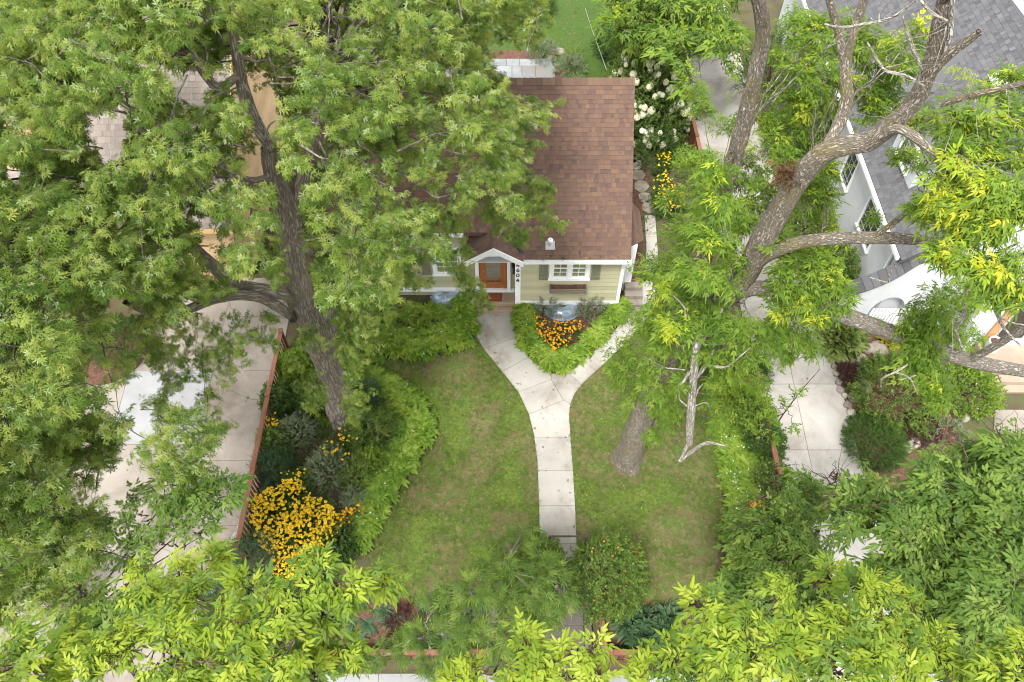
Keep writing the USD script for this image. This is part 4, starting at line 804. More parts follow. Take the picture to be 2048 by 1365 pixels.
def well(x, y, r, h, label):
    t = Thing('window_well_cover', label, 'window well cover', (x, y, 0), group=None)
    a = np.linspace(0, math.pi, 19); e = np.linspace(0, 1, 6)
    prof = [(r * math.cos(q * 1.45) ** .6, h * math.sin(q * math.pi / 2)) for q in e]
    v = np.array([[x + p * math.cos(b) * 1.15, y - p * math.sin(b) * .95, z + .02 + (.012 if i % 3 == 0 else 0)] for i, b in enumerate(a) for p, z in prof])
    n = len(prof); i, j = np.meshgrid(np.arange(18), np.arange(n - 1), indexing='ij'); f = np.stack([i * n + j, i * n + j + 1, (i + 1) * n + j + 1, (i + 1) * n + j], -1).reshape(-1, 4)
    t.part('dome', cat((v, f)), 'well_plastic', smooth=25)
    for b in a[3:-1:3]: t.part('rib', join([tube(np.array([[x + p * math.cos(b) * 1.15, y - p * math.sin(b) * .95, z + .035] for p, z in prof]), .012, 5)])[:2], 'well_plastic')
    t.part('flange', cat(*[bar((x + (r + .03) * 1.15 * math.cos(p), y - (r + .03) * .95 * math.sin(p), .03), (x + (r + .03) * 1.15 * math.cos(q), y - (r + .03) * .95 * math.sin(q), .03), .05, .02) for p, q in zip(a[:-1], a[1:])]), 'well_plastic')
well(1.78, YF - .04, .50, .30, 'translucent blue plastic window well cover in the flower bed under the window'); well(-2.35, YL - .04, .46, .30, 'translucent blue plastic window well cover left of the porch')

# ================================================================ fences
def fence(name, label, P, h, facing, posts, seed, slat=.085, gap=.075, group=None, side_rails=True, z0=None, cap=.14):
    """Slatted board fence along P[0] -> P[1] with a flat cap rail; one mesh per slat, post and rail."""
    r = np.random.default_rng(seed); P = np.asarray(P, float); L = np.linalg.norm(P[1] - P[0]); d = (P[1] - P[0]) / L; s = np.array([-d[1], d[0]])
    base = lambda t: z0 if z0 is not None else float(max(zg(*(P[0] + d * t + s * .35)), zg(*(P[0] + d * t - s * .35))))
    t = Thing(name, label, 'fence', (*P.mean(0), base(L / 2)), group)
    top = [base(0) + h, base(L) + h] if z0 is None else [z0 + h] * 2
    zt = lambda q: top[0] + (top[1] - top[0]) * q / L
    edges = np.linspace(0, L, posts)
    for a, b in zip(edges[:-1], edges[1:]):
        p, q = P[0] + d * (a + .055), P[0] + d * (b - .055)
        t.part('cap_rail', bar((*p, zt(a) + .02), (*q, zt(b) + .02), cap, .038), 'fence_wood', tone=r.normal(.12, .05))
        for z in (.12, h - .14): t.part('rail', bar((*(p - s * .03), zt(a) - h + z), (*(q - s * .03), zt(b) - h + z), .038, .085), 'fence_wood', tone=r.normal(-.1, .05))
    x = .07
    while x < L - .1:
        c = P[0] + d * x; z = zt(x); tl = r.normal(0, .006)
        t.part('slat', bar((*(c + s * .012), z - h + .03), (*(c + s * .012 + d * tl), z - .002), slat, .02, (*s, 0)), 'fence_wood', tone=r.normal(-.12, .1)); x += slat + gap
    for e in edges:
        c = P[0] + d * e; z = zt(e)
        b = bx(c[0] - .05, c[0] + .05, c[1] - .05, c[1] + .05, z - h - .3, z + .06, .006); p_ = t.part('post', b, 'fence_wood', tone=r.normal(-.05, .05))
        t.part('post_cap', cat(bx(c[0] - .08, c[0] + .08, c[1] - .08, c[1] + .08, z + .061, z + .085, .006)), 'fence_wood', p_, tone=.05)
    return t
fence('slatted_fence', 'red brown slatted fence between the parking pad and the flower bed', [(XLF, 15.45), (XLF, 8.05)], 1.0, 1, 4, 1, z0=0)
fence('slatted_fence', 'red brown slatted fence beside the right driveway, mostly under leaves', [(XRF, 15.0), (XRF, 10.35)], .9, -1, 3, 2, z0=0)
fence('slatted_fence', 'red brown fence behind the white flowering hydrangea', [(7.45, 22.6), (7.2, 34.5)], 1.1, -1, 6, 3, z0=0, slat=.13, gap=.02)
fence('retaining_fence', 'low red brown board fence left of the front steps', [(-5.6, 5.42), (.25, 5.42)], .95, 1, 4, 4, z0=-.78, slat=.12, gap=.03)
fence('retaining_fence', 'low red brown board fence right of the steps facing the sidewalk', [(2.62, 5.42), (5.9, 5.42)], .95, 1, 3, 5, z0=-.78, slat=.12, gap=.03)
fence('retaining_fence', 'short red brown board fence running back up the right side of the steps', [(2.5, 5.50), (2.42, 7.1)], .9, 1, 2, 6, z0=-.72, slat=.12, gap=.03)

# ================================================================ the neighbours' houses
rng = np.random.default_rng(88)
th = Thing('tan_house', 'tan house with weathered wood shake roof behind the maples at left', 'house', (-15, 21, 0))
TX0, TX1, TY0, TYR, TZE, TZR = -22.0, -9.5, 18.5, 23.6, 3.15, 7.4
TYB = 2 * TYR - TY0
th.part('wall', prism([(TY0, -.5), (TYB, -.5), (TYB, TZE), (TYR, TZR - .25), (TY0, TZE)], 'x', TX0, TX1), 'tan_wall', tone=0.0)
tp = (TZR - TZE) / (TYR - TY0 + .45); te = TY0 - .45
th.part('roof', hexa(np.array([[TX0 - .3, te, TZE - .14], [TX1 + .3, te, TZE - .14], [TX1 + .3, TYR, TZR - .14], [TX0 - .3, TYR, TZR - .14]]), np.array([[TX0 - .3, te, TZE], [TX1 + .3, te, TZE], [TX1 + .3, TYR, TZR], [TX0 - .3, TYR, TZR]])), 'wood_shake', tone=-.2)
th.part('rear_roof', hexa(np.array([[TX0 - .3, TYR + .002, TZR - .14], [TX1 + .3, TYR + .002, TZR - .14], [TX1 + .3, TYB + .45, TZE - .14], [TX0 - .3, TYB + .45, TZE - .14]]), np.array([[TX0 - .3, TYR + .002, TZR], [TX1 + .3, TYR + .002, TZR], [TX1 + .3, TYB + .45, TZE], [TX0 - .3, TYB + .45, TZE]])), 'wood_shake', tone=0.1)
tu = np.array([0, 1, tp]) / math.hypot(1, tp); tn = np.array([0, -tp, 1]) / math.hypot(1, tp)
ts = [s for s in shingles(math.hypot(TYR - te, TZR - TZE) - .02, (TX0 - .3, TX1 + .3), np.array([0, te, TZE]), np.array([1.0, 0, 0]), tu, tn, rng, lambda x, s: True, .2)]
ts.sort(key=lambda s: -s[2]); v, f = cat(*[s[0] for s in ts[260:]])
for m, t, x, s in ts[:260]: th.part('shake', m, 'wood_shake', th.path + '/roof', tone=t * .8)
th.part('shakes', (v, f), 'wood_shake', th.path + '/roof', tone=np.repeat([s[1] * .8 for s in ts[260:]], 8), kind='stuff')
th.part('fascia', bx(TX0 - .3, TX1 + .3, te - .03, te - .002, TZE - .2, TZE - .01), 'gold_trim')
th.part('rake_board', hexa(np.array([[TX1 + .302, te, TZE - .3], [TX1 + .33, te, TZE - .3], [TX1 + .33, TYR, TZR - .3], [TX1 + .302, TYR, TZR - .3]]), np.array([[TX1 + .302, te, TZE + .01], [TX1 + .33, te, TZE + .01], [TX1 + .33, TYR, TZR + .01], [TX1 + .302, TYR, TZR + .01]])), 'gold_trim')
th.part('dormer_wall', cat(prism([(-17.1, 4.0), (-14.6, 4.0), (-14.6, 5.9), (-15.85, 7.0), (-17.1, 5.9)], 'y', 19.6, 22.8)), 'tan_wall', tone=.1)
for a, b in (((-17.4, 5.72), (-15.85, 7.1)), ((-14.3, 5.72), (-15.85, 7.1))):
    q = [[a[0], 19.4, a[1]], [b[0], 19.4, b[1]], [b[0], 23.0, b[1]], [a[0], 23.0, a[1]]]
    th.part('dormer_roof', hexa(np.array(q), np.array(q) + [0, 0, .12]), 'wood_shake', tone=0.0)
th.part('downspout', bx(-14.56, -14.48, 19.5, 19.58, 3.9, 5.8), 'galvanised')
th.part('corner_board', bx(-14.72, -14.58, 19.55, 19.598, 3.9, 5.85), 'gold_trim')
window(th, -16.4, -15.3, 4.5, 5.7, 19.6, lights=(2, 2), matf='gold_trim')
window(th, -13.1, -12.1, .9, 2.3, TY0, lights=(2, 2), matf='gold_trim')
window(th, -18.8, -17.2, .9, 2.3, TY0, lights=(2, 2), matf='gold_trim')
window(th, -20.8, -19.6, .9, 2.3, TY0, lights=(2, 2), matf='gold_trim')
for k in range(16): th.part('lap_board', hexa(np.array([[TX0, TY0 - .022, -.3 + k * .21], [TX1, TY0 - .022, -.3 + k * .21], [TX1, TY0 - .002, -.3 + k * .21], [TX0, TY0 - .002, -.3 + k * .21]]), np.array([[TX0, TY0 - .006, -.09 + k * .21], [TX1, TY0 - .006, -.09 + k * .21], [TX1, TY0 - .002, -.09 + k * .21], [TX0, TY0 - .002, -.09 + k * .21]])), 'tan_wall', tone=rng.normal(0, .1))

for k in range(15): th.part('lap_board', hexa(np.array([[TX1 + .002, TY0, -.3 + k * .23], [TX1 + .024, TY0, -.3 + k * .23], [TX1 + .024, TYB, -.3 + k * .23], [TX1 + .002, TYB, -.3 + k * .23]]), np.array([[TX1 + .002, TY0, -.07 + k * .23], [TX1 + .008, TY0, -.07 + k * .23], [TX1 + .008, TYB, -.07 + k * .23], [TX1 + .002, TYB, -.07 + k * .23]])), 'tan_wall', tone=rng.normal(0, .12))
# white stucco house -------------------------------------------------------------
wh = Thing('stucco_house', 'white stucco house with steep grey shingled roof, arched side gate and front steps', 'house', (16, 21, -.2))
HX, HZ, HRX, HRZ, HY0, HY1 = 12.25, 3.45, 16.7, 7.15, 16.55, 34.0
hp = (HRZ - HZ) / (HRX - HX)
wh.part('wall', prism([(12.5, -.6), (21.2, -.6), (21.2, 3.4), (HRX, HRZ - .3), (12.5, 3.45)], 'y', HY0, HY1 - .2), 'stucco')
rf_ = lambda x0, z0, x1, z1, a, b, t: hexa(np.array([[x0, a, z0 - t], [x1, a, z1 - t], [x1, b, z1 - t], [x0, b, z0 - t]]), np.array([[x0, a, z0], [x1, a, z1], [x1, b, z1], [x0, b, z0]]))
wh.part('roof', rf_(HX, HZ, HRX, HRZ, HY0 - .12, HY1, .15), 'grey_shingle', tone=-.1)
wh.part('right_roof', rf_(HRX + .002, HRZ, 21.6, 3.1, HY0 - .12, HY1, .15), 'grey_shingle', tone=0.0)
uu = np.array([1, 0, hp]) / math.hypot(1, hp); un = np.array([-hp, 0, 1]) / math.hypot(1, hp)
gs = [s for s in shingles(math.hypot(HRX - HX, HRZ - HZ) - .02, (-(HY1), -(HY0 - .12)), np.array([HX, 0, HZ]), np.array([0, -1.0, 0]), uu, un, rng, lambda x, s: True, .17)]
gs.sort(key=lambda s: s[2], reverse=True)
for m, t, x, s in gs[:240]: wh.part('shingle', m, 'grey_shingle', wh.path + '/roof', tone=t)
v, f = cat(*[s[0] for s in gs[240:]]); wh.part('shingles', (v, f), 'grey_shingle', wh.path + '/roof', tone=np.repeat([s[1] for s in gs[240:]], 8), kind='stuff')
for k in range(70):
    y = HY0 - .12 + k * .25
    wh.part('ridge_cap', cat(hexa(np.array([[HRX - .16, y, HRZ - .115], [HRX, y, HRZ + .02], [HRX + .16, y, HRZ - .115], [HRX, y, HRZ - .02]]), np.array([[HRX - .16, y + .25, HRZ - .125], [HRX, y + .25, HRZ + .008], [HRX + .16, y + .25, HRZ - .125], [HRX, y + .25, HRZ - .02]]))), 'grey_shingle', tone=rng.normal(-.05, .12))
wh.part('gutter', bx(HX - .1, HX - .005, HY0 + .02, HY1, HZ - .16, HZ - .02, .01), 'white_paint')
wh.part('downspout', bx(12.40, 12.48, 17.2, 17.28, .0, 3.3), 'white_paint')
# front gable with the swooping wing wall and its arch
wy0, wy1 = 16.25, 16.54
out = [(11.05, -.6), (11.05, 1.95), (11.6, 2.3), (12.2, 2.85), (12.95, 3.95), (14.4, 5.2), (HRX, HRZ - .05), (19.0, 5.2), (21.2, 3.4), (21.2, -.6), (12.75, -.6)]
ar = [(12.62 + .55 * math.cos(a) - .0, 1.05 + .75 * math.sin(a)) for a in np.linspace(0, math.pi, 17)]
wall = Polygon(out).difference(Polygon([(13.17, -.7), *ar, (12.07, -.7)]).buffer(0)).difference(sbox(15.0, 1.0, 16.3, 2.3)).difference(sbox(15.7, 3.9, 17.0, 5.1))
t3 = trimesh.creation.extrude_polygon(wall, wy1 - wy0, engine='earcut'); v = np.array(t3.vertices); wh.part('front_wall', (np.stack([v[:, 0], v[:, 2] + wy0, v[:, 1]], 1), np.array(t3.faces)[:, ::-1]), 'stucco')
cp = spline([(11.0, 0, 2.0), (11.6, 0, 2.36), (12.2, 0, 2.92), (12.95, 0, 4.0), (14.4, 0, 5.28), (HRX, 0, HRZ + .02)], 30)
for a, b in zip(cp[:-1], cp[1:]):
    wh.part('cap_shingle', hexa(np.array([[a[0], wy0 - .12, a[2] - .02], [b[0], wy0 - .12, b[2] - .02], [b[0], wy1 + .16, b[2] - .02], [a[0], wy1 + .16, a[2] - .02]]), np.array([[a[0], wy0 - .12, a[2] + .05], [b[0], wy0 - .12, b[2] + .02], [b[0], wy1 + .16, b[2] + .02], [a[0], wy1 + .16, a[2] + .05]])), 'grey_shingle', tone=rng.normal(0, .15))
gt = wh.part('gate', cat(bar((12.1, wy0 - .02, .25), (13.14, wy0 - .02, .25), .03, .09), bar((12.1, wy0 - .02, .95), (13.14, wy0 - .02, .95), .03, .09)), 'white_paint')
for k in range(9): wh.part('gate_slat', bx(12.1 + k * .118, 12.19 + k * .118, wy0 - .06, wy0 - .037, .05, 1.25, .006), 'white_paint', gt)
window(wh, 15.0, 16.3, 1.0, 2.3, wy0 + .05, sash=2, lights=(2, 3), frame=.07, matf='black_metal'); window(wh, 15.7, 17.0, 3.9, 5.1, wy0 + .05, sash=2, lights=(2, 3), frame=.07, matf='black_metal')
def side_window(y0, y1, z0, z1, x, group=None):
    f_ = wh.part('window_frame', cat(bx(x - .06, x + .02, y0, y1, z1 - .07, z1, .005), bx(x - .09, x + .02, y0 - .03, y1 + .03, z0, z0 + .08, .005), bx(x - .06, x + .02, y0, y0 + .07, z0 + .08, z1 - .07), bx(x - .06, x + .02, y1 - .07, y1, z0 + .08, z1 - .07)), 'white_paint')
    wh.part('room_backing', bx(x - .012, x - .002, y0 + .07, y1 - .07, z0 + .08, z1 - .07), 'dark_room', f_)
    wh.part('pane', bx(x - .022, x - .016, y0 + .07, y1 - .07, z0 + .08, z1 - .07), 'window_glass', f_)
    n = 3
    for k in range(1, n): wh.part('glazing_bar', bx(x - .034, x - .024, y0 + (y1 - y0) * k / n - .012, y0 + (y1 - y0) * k / n + .012, z0 + .08, z1 - .07), 'galvanised', f_)
    for k in range(1, 4): wh.part('glazing_bar', bx(x - .046, x - .036, y0 + .07, y1 - .07, z0 + (z1 - z0) * k / 4 - .01, z0 + (z1 - z0) * k / 4 + .01), 'galvanised', f_)
side_window(18.6, 20.0, 1.3, 2.8, 12.5); side_window(21.6, 22.6, 1.3, 2.8, 12.5); side_window(24.6, 26, 1.3, 2.8, 12.5)
for y0 in (19.0, 22.6):
    x0 = 12.95; z0 = HZ + hp * (x0 - HX); yc = y0 + 1.0
    wh.part('dormer_wall', prism([(y0, z0 - .3), (y0 + 2.0, z0 - .3), (y0 + 2.0, z0 + 1.2), (yc, z0 + 2.0), (y0, z0 + 1.2)], 'x', x0, x0 + 2.6), 'stucco')
    side_window(y0 + .45, y0 + 1.55, z0 + .15, z0 + 1.25, x0)
    for ya, sg in ((y0 - .18, 1), (y0 + 2.18, -1)):
        q = [[x0 - .2, ya, z0 + 1.08], [x0 + 3.0, ya, z0 + 1.08], [x0 + 3.0, yc, z0 + 2.03], [x0 - .2, yc, z0 + 2.03]]
        if sg < 0: q = q[::-1]
        wh.part('dormer_roof', hexa(np.array(q), np.array(q) + [0, 0, .1]), 'grey_shingle', tone=rng.normal(0, .1))
        wh.part('barge_board', bar((x0 - .215, ya, z0 + 1.1), (x0 - .215, yc, z0 + 2.05), .02, .16, (0, 0, 1)), 'white_paint')
# entry porch at the far right, steps, terrace beyond the ridge
wh.part('entry_wall', prism([(15.2, -.5), (17.6, -.5), (17.6, 2.5), (16.7, 3.3), (15.2, 2.4)], 'y', 15.62, 16.2), 'stucco')
wh.part('entry_return', bx(15.05, 15.32, 15.1, 15.61, -.5, 1.5), 'stucco')
for k in range(16): wh.part('brick', bx(16.02, 16.30, 15.55, 15.612, .26 + k * .13, .38 + k * .13, .006), 'orange_brick')
wh.part('entry_door', bx(16.42, 17.3, 15.585, 15.614, .42, 2.3, .01), 'dark_wood'); wh.part('door_sill', bx(16.32, 17.5, 15.4, 15.611, .25, .4, .01), 'white_paint')
wh.part('entry_landing', bx(15.85, 18.6, 14.35, 15.54, -.6, .245, .02), 'tan_step')
for k in range(4): wh.part('entry_step', bx(16.25, 18.6, 13.2 + .285 * k, 13.485 + .285 * k, -.9, -.42 + .16 * k, .012), 'tan_step')
wh.part('step_cheek', bx(15.88, 16.22, 13.6, 14.33, -.9, .05, .02), 'tan_step')
wh.part('terrace', cat(bx(17.6, 26, 26.2, 26.5, -.5, 6.6), bx(17.6, 17.9, 26.5, 34, -.5, 6.6), bx(17.9, 26, 26.5, 34, 5.6, 5.8)), 'stucco')
wh.part('coping', cat(bx(17.5, 26, 26.1, 26.6, 6.601, 6.72, .02), bx(17.5, 18.0, 26.601, 34, 6.601, 6.72, .02)), 'tan_step')
wr = wh.part('railing', cat(bx(18.2, 25, 26.3, 26.34, 7.55, 7.6), bx(18.2, 25, 26.3, 26.34, 6.8, 6.84)), 'black_metal')
for k in range(46): wh.part('baluster', bx(18.22 + k * .148, 18.245 + k * .148, 26.308, 26.332, 6.721, 7.549), 'black_metal', wr)
skl = Thing('roof_vent', 'dark hooded vent on the grey roof at far right', 'vent', (15.6, 21.4, 6.25)); skl.part('hood', hexa(np.array([[15.3, 21.1, 6.05], [15.8, 21.1, 6.45], [15.8, 21.7, 6.45], [15.3, 21.7, 6.05]]), np.array([[15.34, 21.15, 6.4], [15.7, 21.15, 6.55], [15.7, 21.65, 6.55], [15.34, 21.65, 6.4]])), 'black_metal'); skl.part('lid', bar((15.3, 21.4, 6.41), (15.74, 21.4, 6.58), .62, .03), 'galvanised')
pt = Thing('planter_pot', 'round white glazed pot at the corner of the neighbour steps', 'pot', (16.14, 15.2, .245))
pt.part('pot', lathe([(.0, .0), (.17, .0), (.22, .12), (.245, .35), (.235, .52), (.2, .53), (.19, .46), (.0, .46)], (16.14, 15.2, .246), 22), 'pot_glaze', smooth=40); pt.part('potting_soil', lathe([(.195, .465), (.1, .475), (0, .47)], (16.14, 15.2, .246), 14), 'mulch')

# ================================================================ plants on the ground
def upright(n): return np.column_stack([np.cos(a := n), np.sin(a), 0 * a])
def patch(name, label, poly, spacing, forms, mats_, seed, scale=(.9, 1.35), cat_='ground cover', tilt=.12, kind='stuff', dz=0.0, flowers=None, mound=0.0):
    """A planted bed of one kind, too many to count."""
    r = np.random.default_rng(seed); n = max(4, int(poly.area / spacing ** 2)); xy = area_points(poly, r, n)
    P = np.column_stack([xy, zg(xy[:, 0], xy[:, 1]) + dz]); t = Thing(name, label, cat_, kind=kind)
    fm = protos(forms, mats_)
    D = upright(r.uniform(0, 6.28, n)); D[:, 2] = r.normal(0, tilt, n)
    if mound: ed_ = poly.boundary; P[:, 2] += mound * np.array([min(1, ed_.distance(Point(*q)) / .22) ** .6 for q in xy])
    t.inst('foliage', fm, P, quats(D, np.array([[0, 0, 1.0]]), r.normal(0, tilt, n)), r.uniform(*scale, n), r.integers(0, len(fm), n))
    if flowers:
        m, q, h, sz = flowers; bloom(t, P[r.integers(0, n, q)] + np.column_stack([r.normal(0, spacing * .5, (q, 2)), r.uniform(h * .7, h, q)]), m, r, sz)
    return t
def bloom(t, P, m, r, sz=1.0, with_eye=True, part='flower_heads', tilt=.35):
    n = len(P); D = upright(r.uniform(0, 6.28, n)); D[:, 2] = r.normal(0, tilt, n)
    q = quats(D, np.array([[0, 0, 1.0]]), r.normal(0, tilt, n)); s = r.uniform(.6, 1.2, n) * sz
    t.inst(part, protos(DAISY, m), P, q, s, r.integers(0, 3, n), kind='stuff')
    if with_eye: t.inst('flower_eyes', protos([eye()], 'flower_eye'), P + [0, 0, .004], q, s, np.zeros(n, int), kind='stuff')
def shrub(name, label, px, rx, h, forms, m, n, seed, cat_='shrub', group=None, flat=1.0, z=None, scale=(.8, 1.25), loose=.2, stems=6, ry=None, at=None, flowers=None, tops=None):
    """A bush: sprigs through the outer half of a dome, over a fan of stems."""
    r = np.random.default_rng(seed)
    g = np.array(at) if at is not None else G(*px, (z or 0) + h * .55)
    b = np.array([g[0], g[1], zg(g[0], g[1]) if z is None else z]); t = Thing(name, label, cat_, b, group)
    th_, ph = r.uniform(0, 2 * math.pi, n), np.arcsin(r.uniform(-.05, 1, n)); rad = r.uniform(.45, 1.0, n) ** .5 * (1 + loose * (meshkit.noise(np.column_stack([np.cos(th_) * 2 + seed, np.sin(th_) * 2, ph * 2])) - .4))
    u = np.column_stack([np.cos(th_) * np.cos(ph), np.sin(th_) * np.cos(ph), np.sin(ph)])
    ry = ry or rx; P = b + u * rad[:, None] * [rx, ry, h * flat] + [0, 0, h * .12]
    P[:, 2] = np.maximum(P[:, 2], b[2] + .03)
    D = u * [1, 1, .9] + r.normal(0, .45, (n, 3)) + [0, 0, .25]
    fm = protos(forms, m); t.inst('foliage', fm, P, quats(D, np.array([[0, 0, 1.0]]), r.normal(0, .7, n)), r.uniform(*scale, n), r.integers(0, len(fm), n), kind='stuff')
    ts = []
    for k in range(stems):
        a = k * 2 * math.pi / stems + r.normal(0, .3); e = b + [math.cos(a) * rx * .7, math.sin(a) * ry * .7, h * r.uniform(.6, .9)]
        ts.append(tube(spline([b + [math.cos(a) * .03, math.sin(a) * .03, -.02], b + (e - b) * .5 + [0, 0, h * .12], e], 6), np.linspace(.014, .004, 6) * (1 + h), 5))
    v, f, nn, uv = join(ts); t.part('stems', (v, f), 'brown_twig', n=nn, uv=uv)
    if flowers:
        m2, q, sz, eye_ = flowers; k = r.choice(np.nonzero(u[:, 2] > .1)[0], q); bloom(t, b + u[k] * [rx * 1.05, ry * 1.05, h * 1.08] + [0, 0, h * .16] + r.normal(0, .03, (q, 3)), m2, r, sz, eye_)
    return t

patch('hosta_border', 'bright green hosta band edging the left flower bed along the lawn', gpoly([(690, 725), (740, 738), (800, 765), (850, 800), (868, 840), (862, 880), (830, 930), (786, 985), (752, 1050), (735, 1095), (690, 1090), (700, 1030), (740, 960), (785, 890), (800, 845), (770, 805), (720, 775), (690, 762)], .12), .135, HOSTA, 'hosta_leaf', 201, mound=.3, flowers=('white_petal', 30, .4, .45))
patch('hosta_border', 'green hosta band curving from the porch step along the lawn', gpoly([(700, 690), (760, 702), (830, 716), (890, 708), (930, 690), (950, 664), (946, 606), (915, 590), (905, 625), (890, 655), (830, 668), (760, 655), (705, 655)], .12), .135, HOSTA, 'hosta_leaf', 202, mound=.3, flowers=('white_petal', 26, .42, .45))
patch('hosta_border', 'hosta band round the pointed bed between the walk branches', gpoly([(1034, 604), (1033, 640), (1042, 680), (1062, 708), (1085, 730), (1106, 741), (1128, 740), (1150, 722), (1200, 680), (1238, 640), (1256, 606), (1225, 600), (1208, 640), (1175, 668), (1150, 698), (1112, 708), (1085, 694), (1068, 668), (1066, 630), (1070, 606)], .14), .12, HOSTA, 'hosta_leaf', 203, mound=.3, flowers=('white_petal', 18, .42, .45))
patch('hosta_border', 'green hosta border with small white flowers along the right lawn edge', gpoly([(1446, 800), (1478, 770), (1500, 830), (1520, 900), (1525, 980), (1515, 1060), (1490, 1120), (1446, 1165), (1452, 1050), (1446, 950), (1442, 870)], .12), .16, HOSTA, 'hosta_leaf', 204, mound=.3, flowers=('white_petal', 110, .45, .55))
patch('ground_cover', 'mixed low leaves filling the left flower bed under the bushes', Polygon([(-7.55, 8.2), (-4.4, 8.4), (-3.6, 9.6), (-3.0, 11.2), (-3.1, 12.8), (-4.4, 13.6), (-7.55, 13.6)]), .2, BUSH + WILLOWY, ['deep_leaf'] * 4 + ['shrub_leaf'] * 4, 217, scale=(.8, 1.5))
patch('daylily_row', 'strappy green daylilies between parking pad and fence', Polygon([(-8.1, 7.2), (-7.8, 7.2), (-7.8, 12.2), (-8.02, 12.2)]), .22, TALLGRASS, 'grass_blade', 205, scale=(.5, .9))
patch('daylily_row', 'green plants with long leaves below the end of the left fence', Polygon([(-9.1, 5.4), (-7.9, 5.4), (-7.8, 9.6), (-8.15, 9.6), (-8.6, 7.6)]), .26, TALLGRASS + HOSTA, ['grass_blade'] * 3 + ['hosta_leaf'] * 4, 206, scale=(.6, 1.1))
patch('ground_cover', 'low mixed green cover between fence and house at left', Polygon([(-7.5, 12.6), (-4.6, 12.6), (-4.2, 14.6), (-5.2, 16.2), (-6.5, 17.6), (-7.4, 17.6)]), .2, HOSTA + BUSH, ['hosta_leaf'] * 4 + ['shrub_leaf'] * 4, 207)
patch('ground_cover', 'shaded leafy plants against the left wall of the sage house', Polygon([(-6.2, 15.6), (-1.9, 15.9), (-1.6, 17.2), (-6.2, 17.6)]), .19, BUSH + HOSTA, ['shrub_leaf'] * 4 + ['hosta_leaf'] * 4, 208)
patch('ground_cover', 'green cover along the right side path', Polygon([(5.7, 15), (7.7, 15), (7.3, 26), (5.4, 26), (5.2, 21)]), .24, BUSH + WILLOWY, ['shrub_leaf'] * 4 + ['deep_leaf'] * 4, 209, scale=(.9, 1.6))
patch('ground_cover', 'creeping green cover between stones right of the driveway', Polygon([(11.25, 8.5), (12.5, 9), (13.8, 11), (14.2, 13.2), (13.4, 15.6), (11.5, 16.3), (11.1, 13)]), .21, CLOVER + BOX, ['bright_blade'] * 3 + ['shrub_leaf'] * 4, 210, scale=(.8, 1.6))
patch('ground_cover', 'dense green plants along the foot of the stucco house', Polygon([(11.2, 17.2), (12.4, 17.2), (12.4, 30), (10.9, 30)]), .3, BUSH + WILLOWY, ['shrub_leaf'] * 4 + ['deep_leaf'] * 4, 211, scale=(1.2, 2.2))
patch('ground_cover', 'green cover under the trees right of the back lawn', Polygon([(5.0, 25.5), (7.1, 25.5), (7.0, 40), (6.0, 40), (5.7, 33)]), .26, BUSH, 'shrub_leaf', 212, scale=(1.2, 2.2))
patch('ground_cover', 'leafy slope plants above the left retaining fence', Polygon([(-8.0, 5.55), (-.2, 5.55), (-.2, 6.9), (-3, 7.2), (-6, 7.3), (-8, 7.6)]), .3, BUSH + HOSTA, ['deep_leaf'] * 4 + ['blue_leaf'] * 4, 213, scale=(.8, 1.5))
patch('ground_cover', 'shrubby cover at the foot of the right lawn', Polygon([(5.4, 5.5), (7.7, 5.5), (7.7, 9.4), (6.6, 8.6), (6.0, 7.0)]), .25, BUSH, 'deep_leaf', 214, scale=(.9, 1.6))
patch('ground_cover', 'leafy shrubs between the tan house wall and the sage house', Polygon([(-9.3, 17.9), (-8.7, 18.8), (-7.5, 17.8), (-6.6, 18.2), (-6.6, 30), (-9.3, 30)]), .3, BUSH + WILLOWY, ['shrub_leaf'] * 4 + ['deep_leaf'] * 4, 216, scale=(1.2, 2.4))
patch('ground_cover', 'green planting left of the parking pad', Polygon([(-22, 3), (-16.6, 3.2), (-16.6, 13), (-22, 16)]), .4, BUSH, 'shrub_leaf', 215, scale=(1.3, 2.4))

def susans(name, label, px, n, seed, h=.62, m='yellow_petal', sz=1.1, spacing=.13, forms=None):
    r = np.random.default_rng(seed); poly = gpoly(px, h * .9); c = poly.centroid
    t = Thing(name, label, 'flowers', (c.x, c.y, zg(c.x, c.y)))
    k = int(poly.area / spacing ** 2); xy = area_points(poly.buffer(-.03), r, k); P = np.column_stack([xy, zg(xy[:, 0], xy[:, 1])])
    fm = protos(forms or WILLOWY + BUSH, 'shrub_leaf'); D = r.normal(0, .35, (k, 3)) + [0, 0, 1.0]
    for z0 in (.04, h * .42): t.inst('foliage', fm, P + [0, 0, z0], quats(D + r.normal(0, .4, D.shape), np.array([[1.0, 0, 0]]), r.uniform(0, 6.28, k)), r.uniform(.8, 1.3, k) * h / .62, r.integers(0, len(fm), k), kind='stuff')
    xy = area_points(poly, r, n * 2); w = .7 * meshkit.noise(np.column_stack([xy * 3.0, 0 * xy[:, 0]]), seed) + r.normal(0, .35, n * 2); xy = xy[np.argsort(-w)[:n]]
    P = np.column_stack([xy, zg(xy[:, 0], xy[:, 1]) + h * r.uniform(.88, 1.16, n)]); bloom(t, P, m, r, sz)
    ts = [tube(np.array([[x, y, zg(x, y)], [x + .01, y, z - .01]]), .004, 3) for x, y, z in P[::3]]; v, f, nn, uv = join(ts); t.part('stems', (v, f), 'grass_blade', n=nn, uv=uv, kind='stuff')
    return t
susans('black_eyed_susans', 'large mass of golden black eyed susans beside the left fence', [(492, 1010), (540, 975), (580, 965), (620, 985), (660, 1010), (690, 1040), (680, 1075), (650, 1105), (620, 1140), (575, 1195), (548, 1160), (540, 1115), (505, 1070)], 1150, 301, .75)
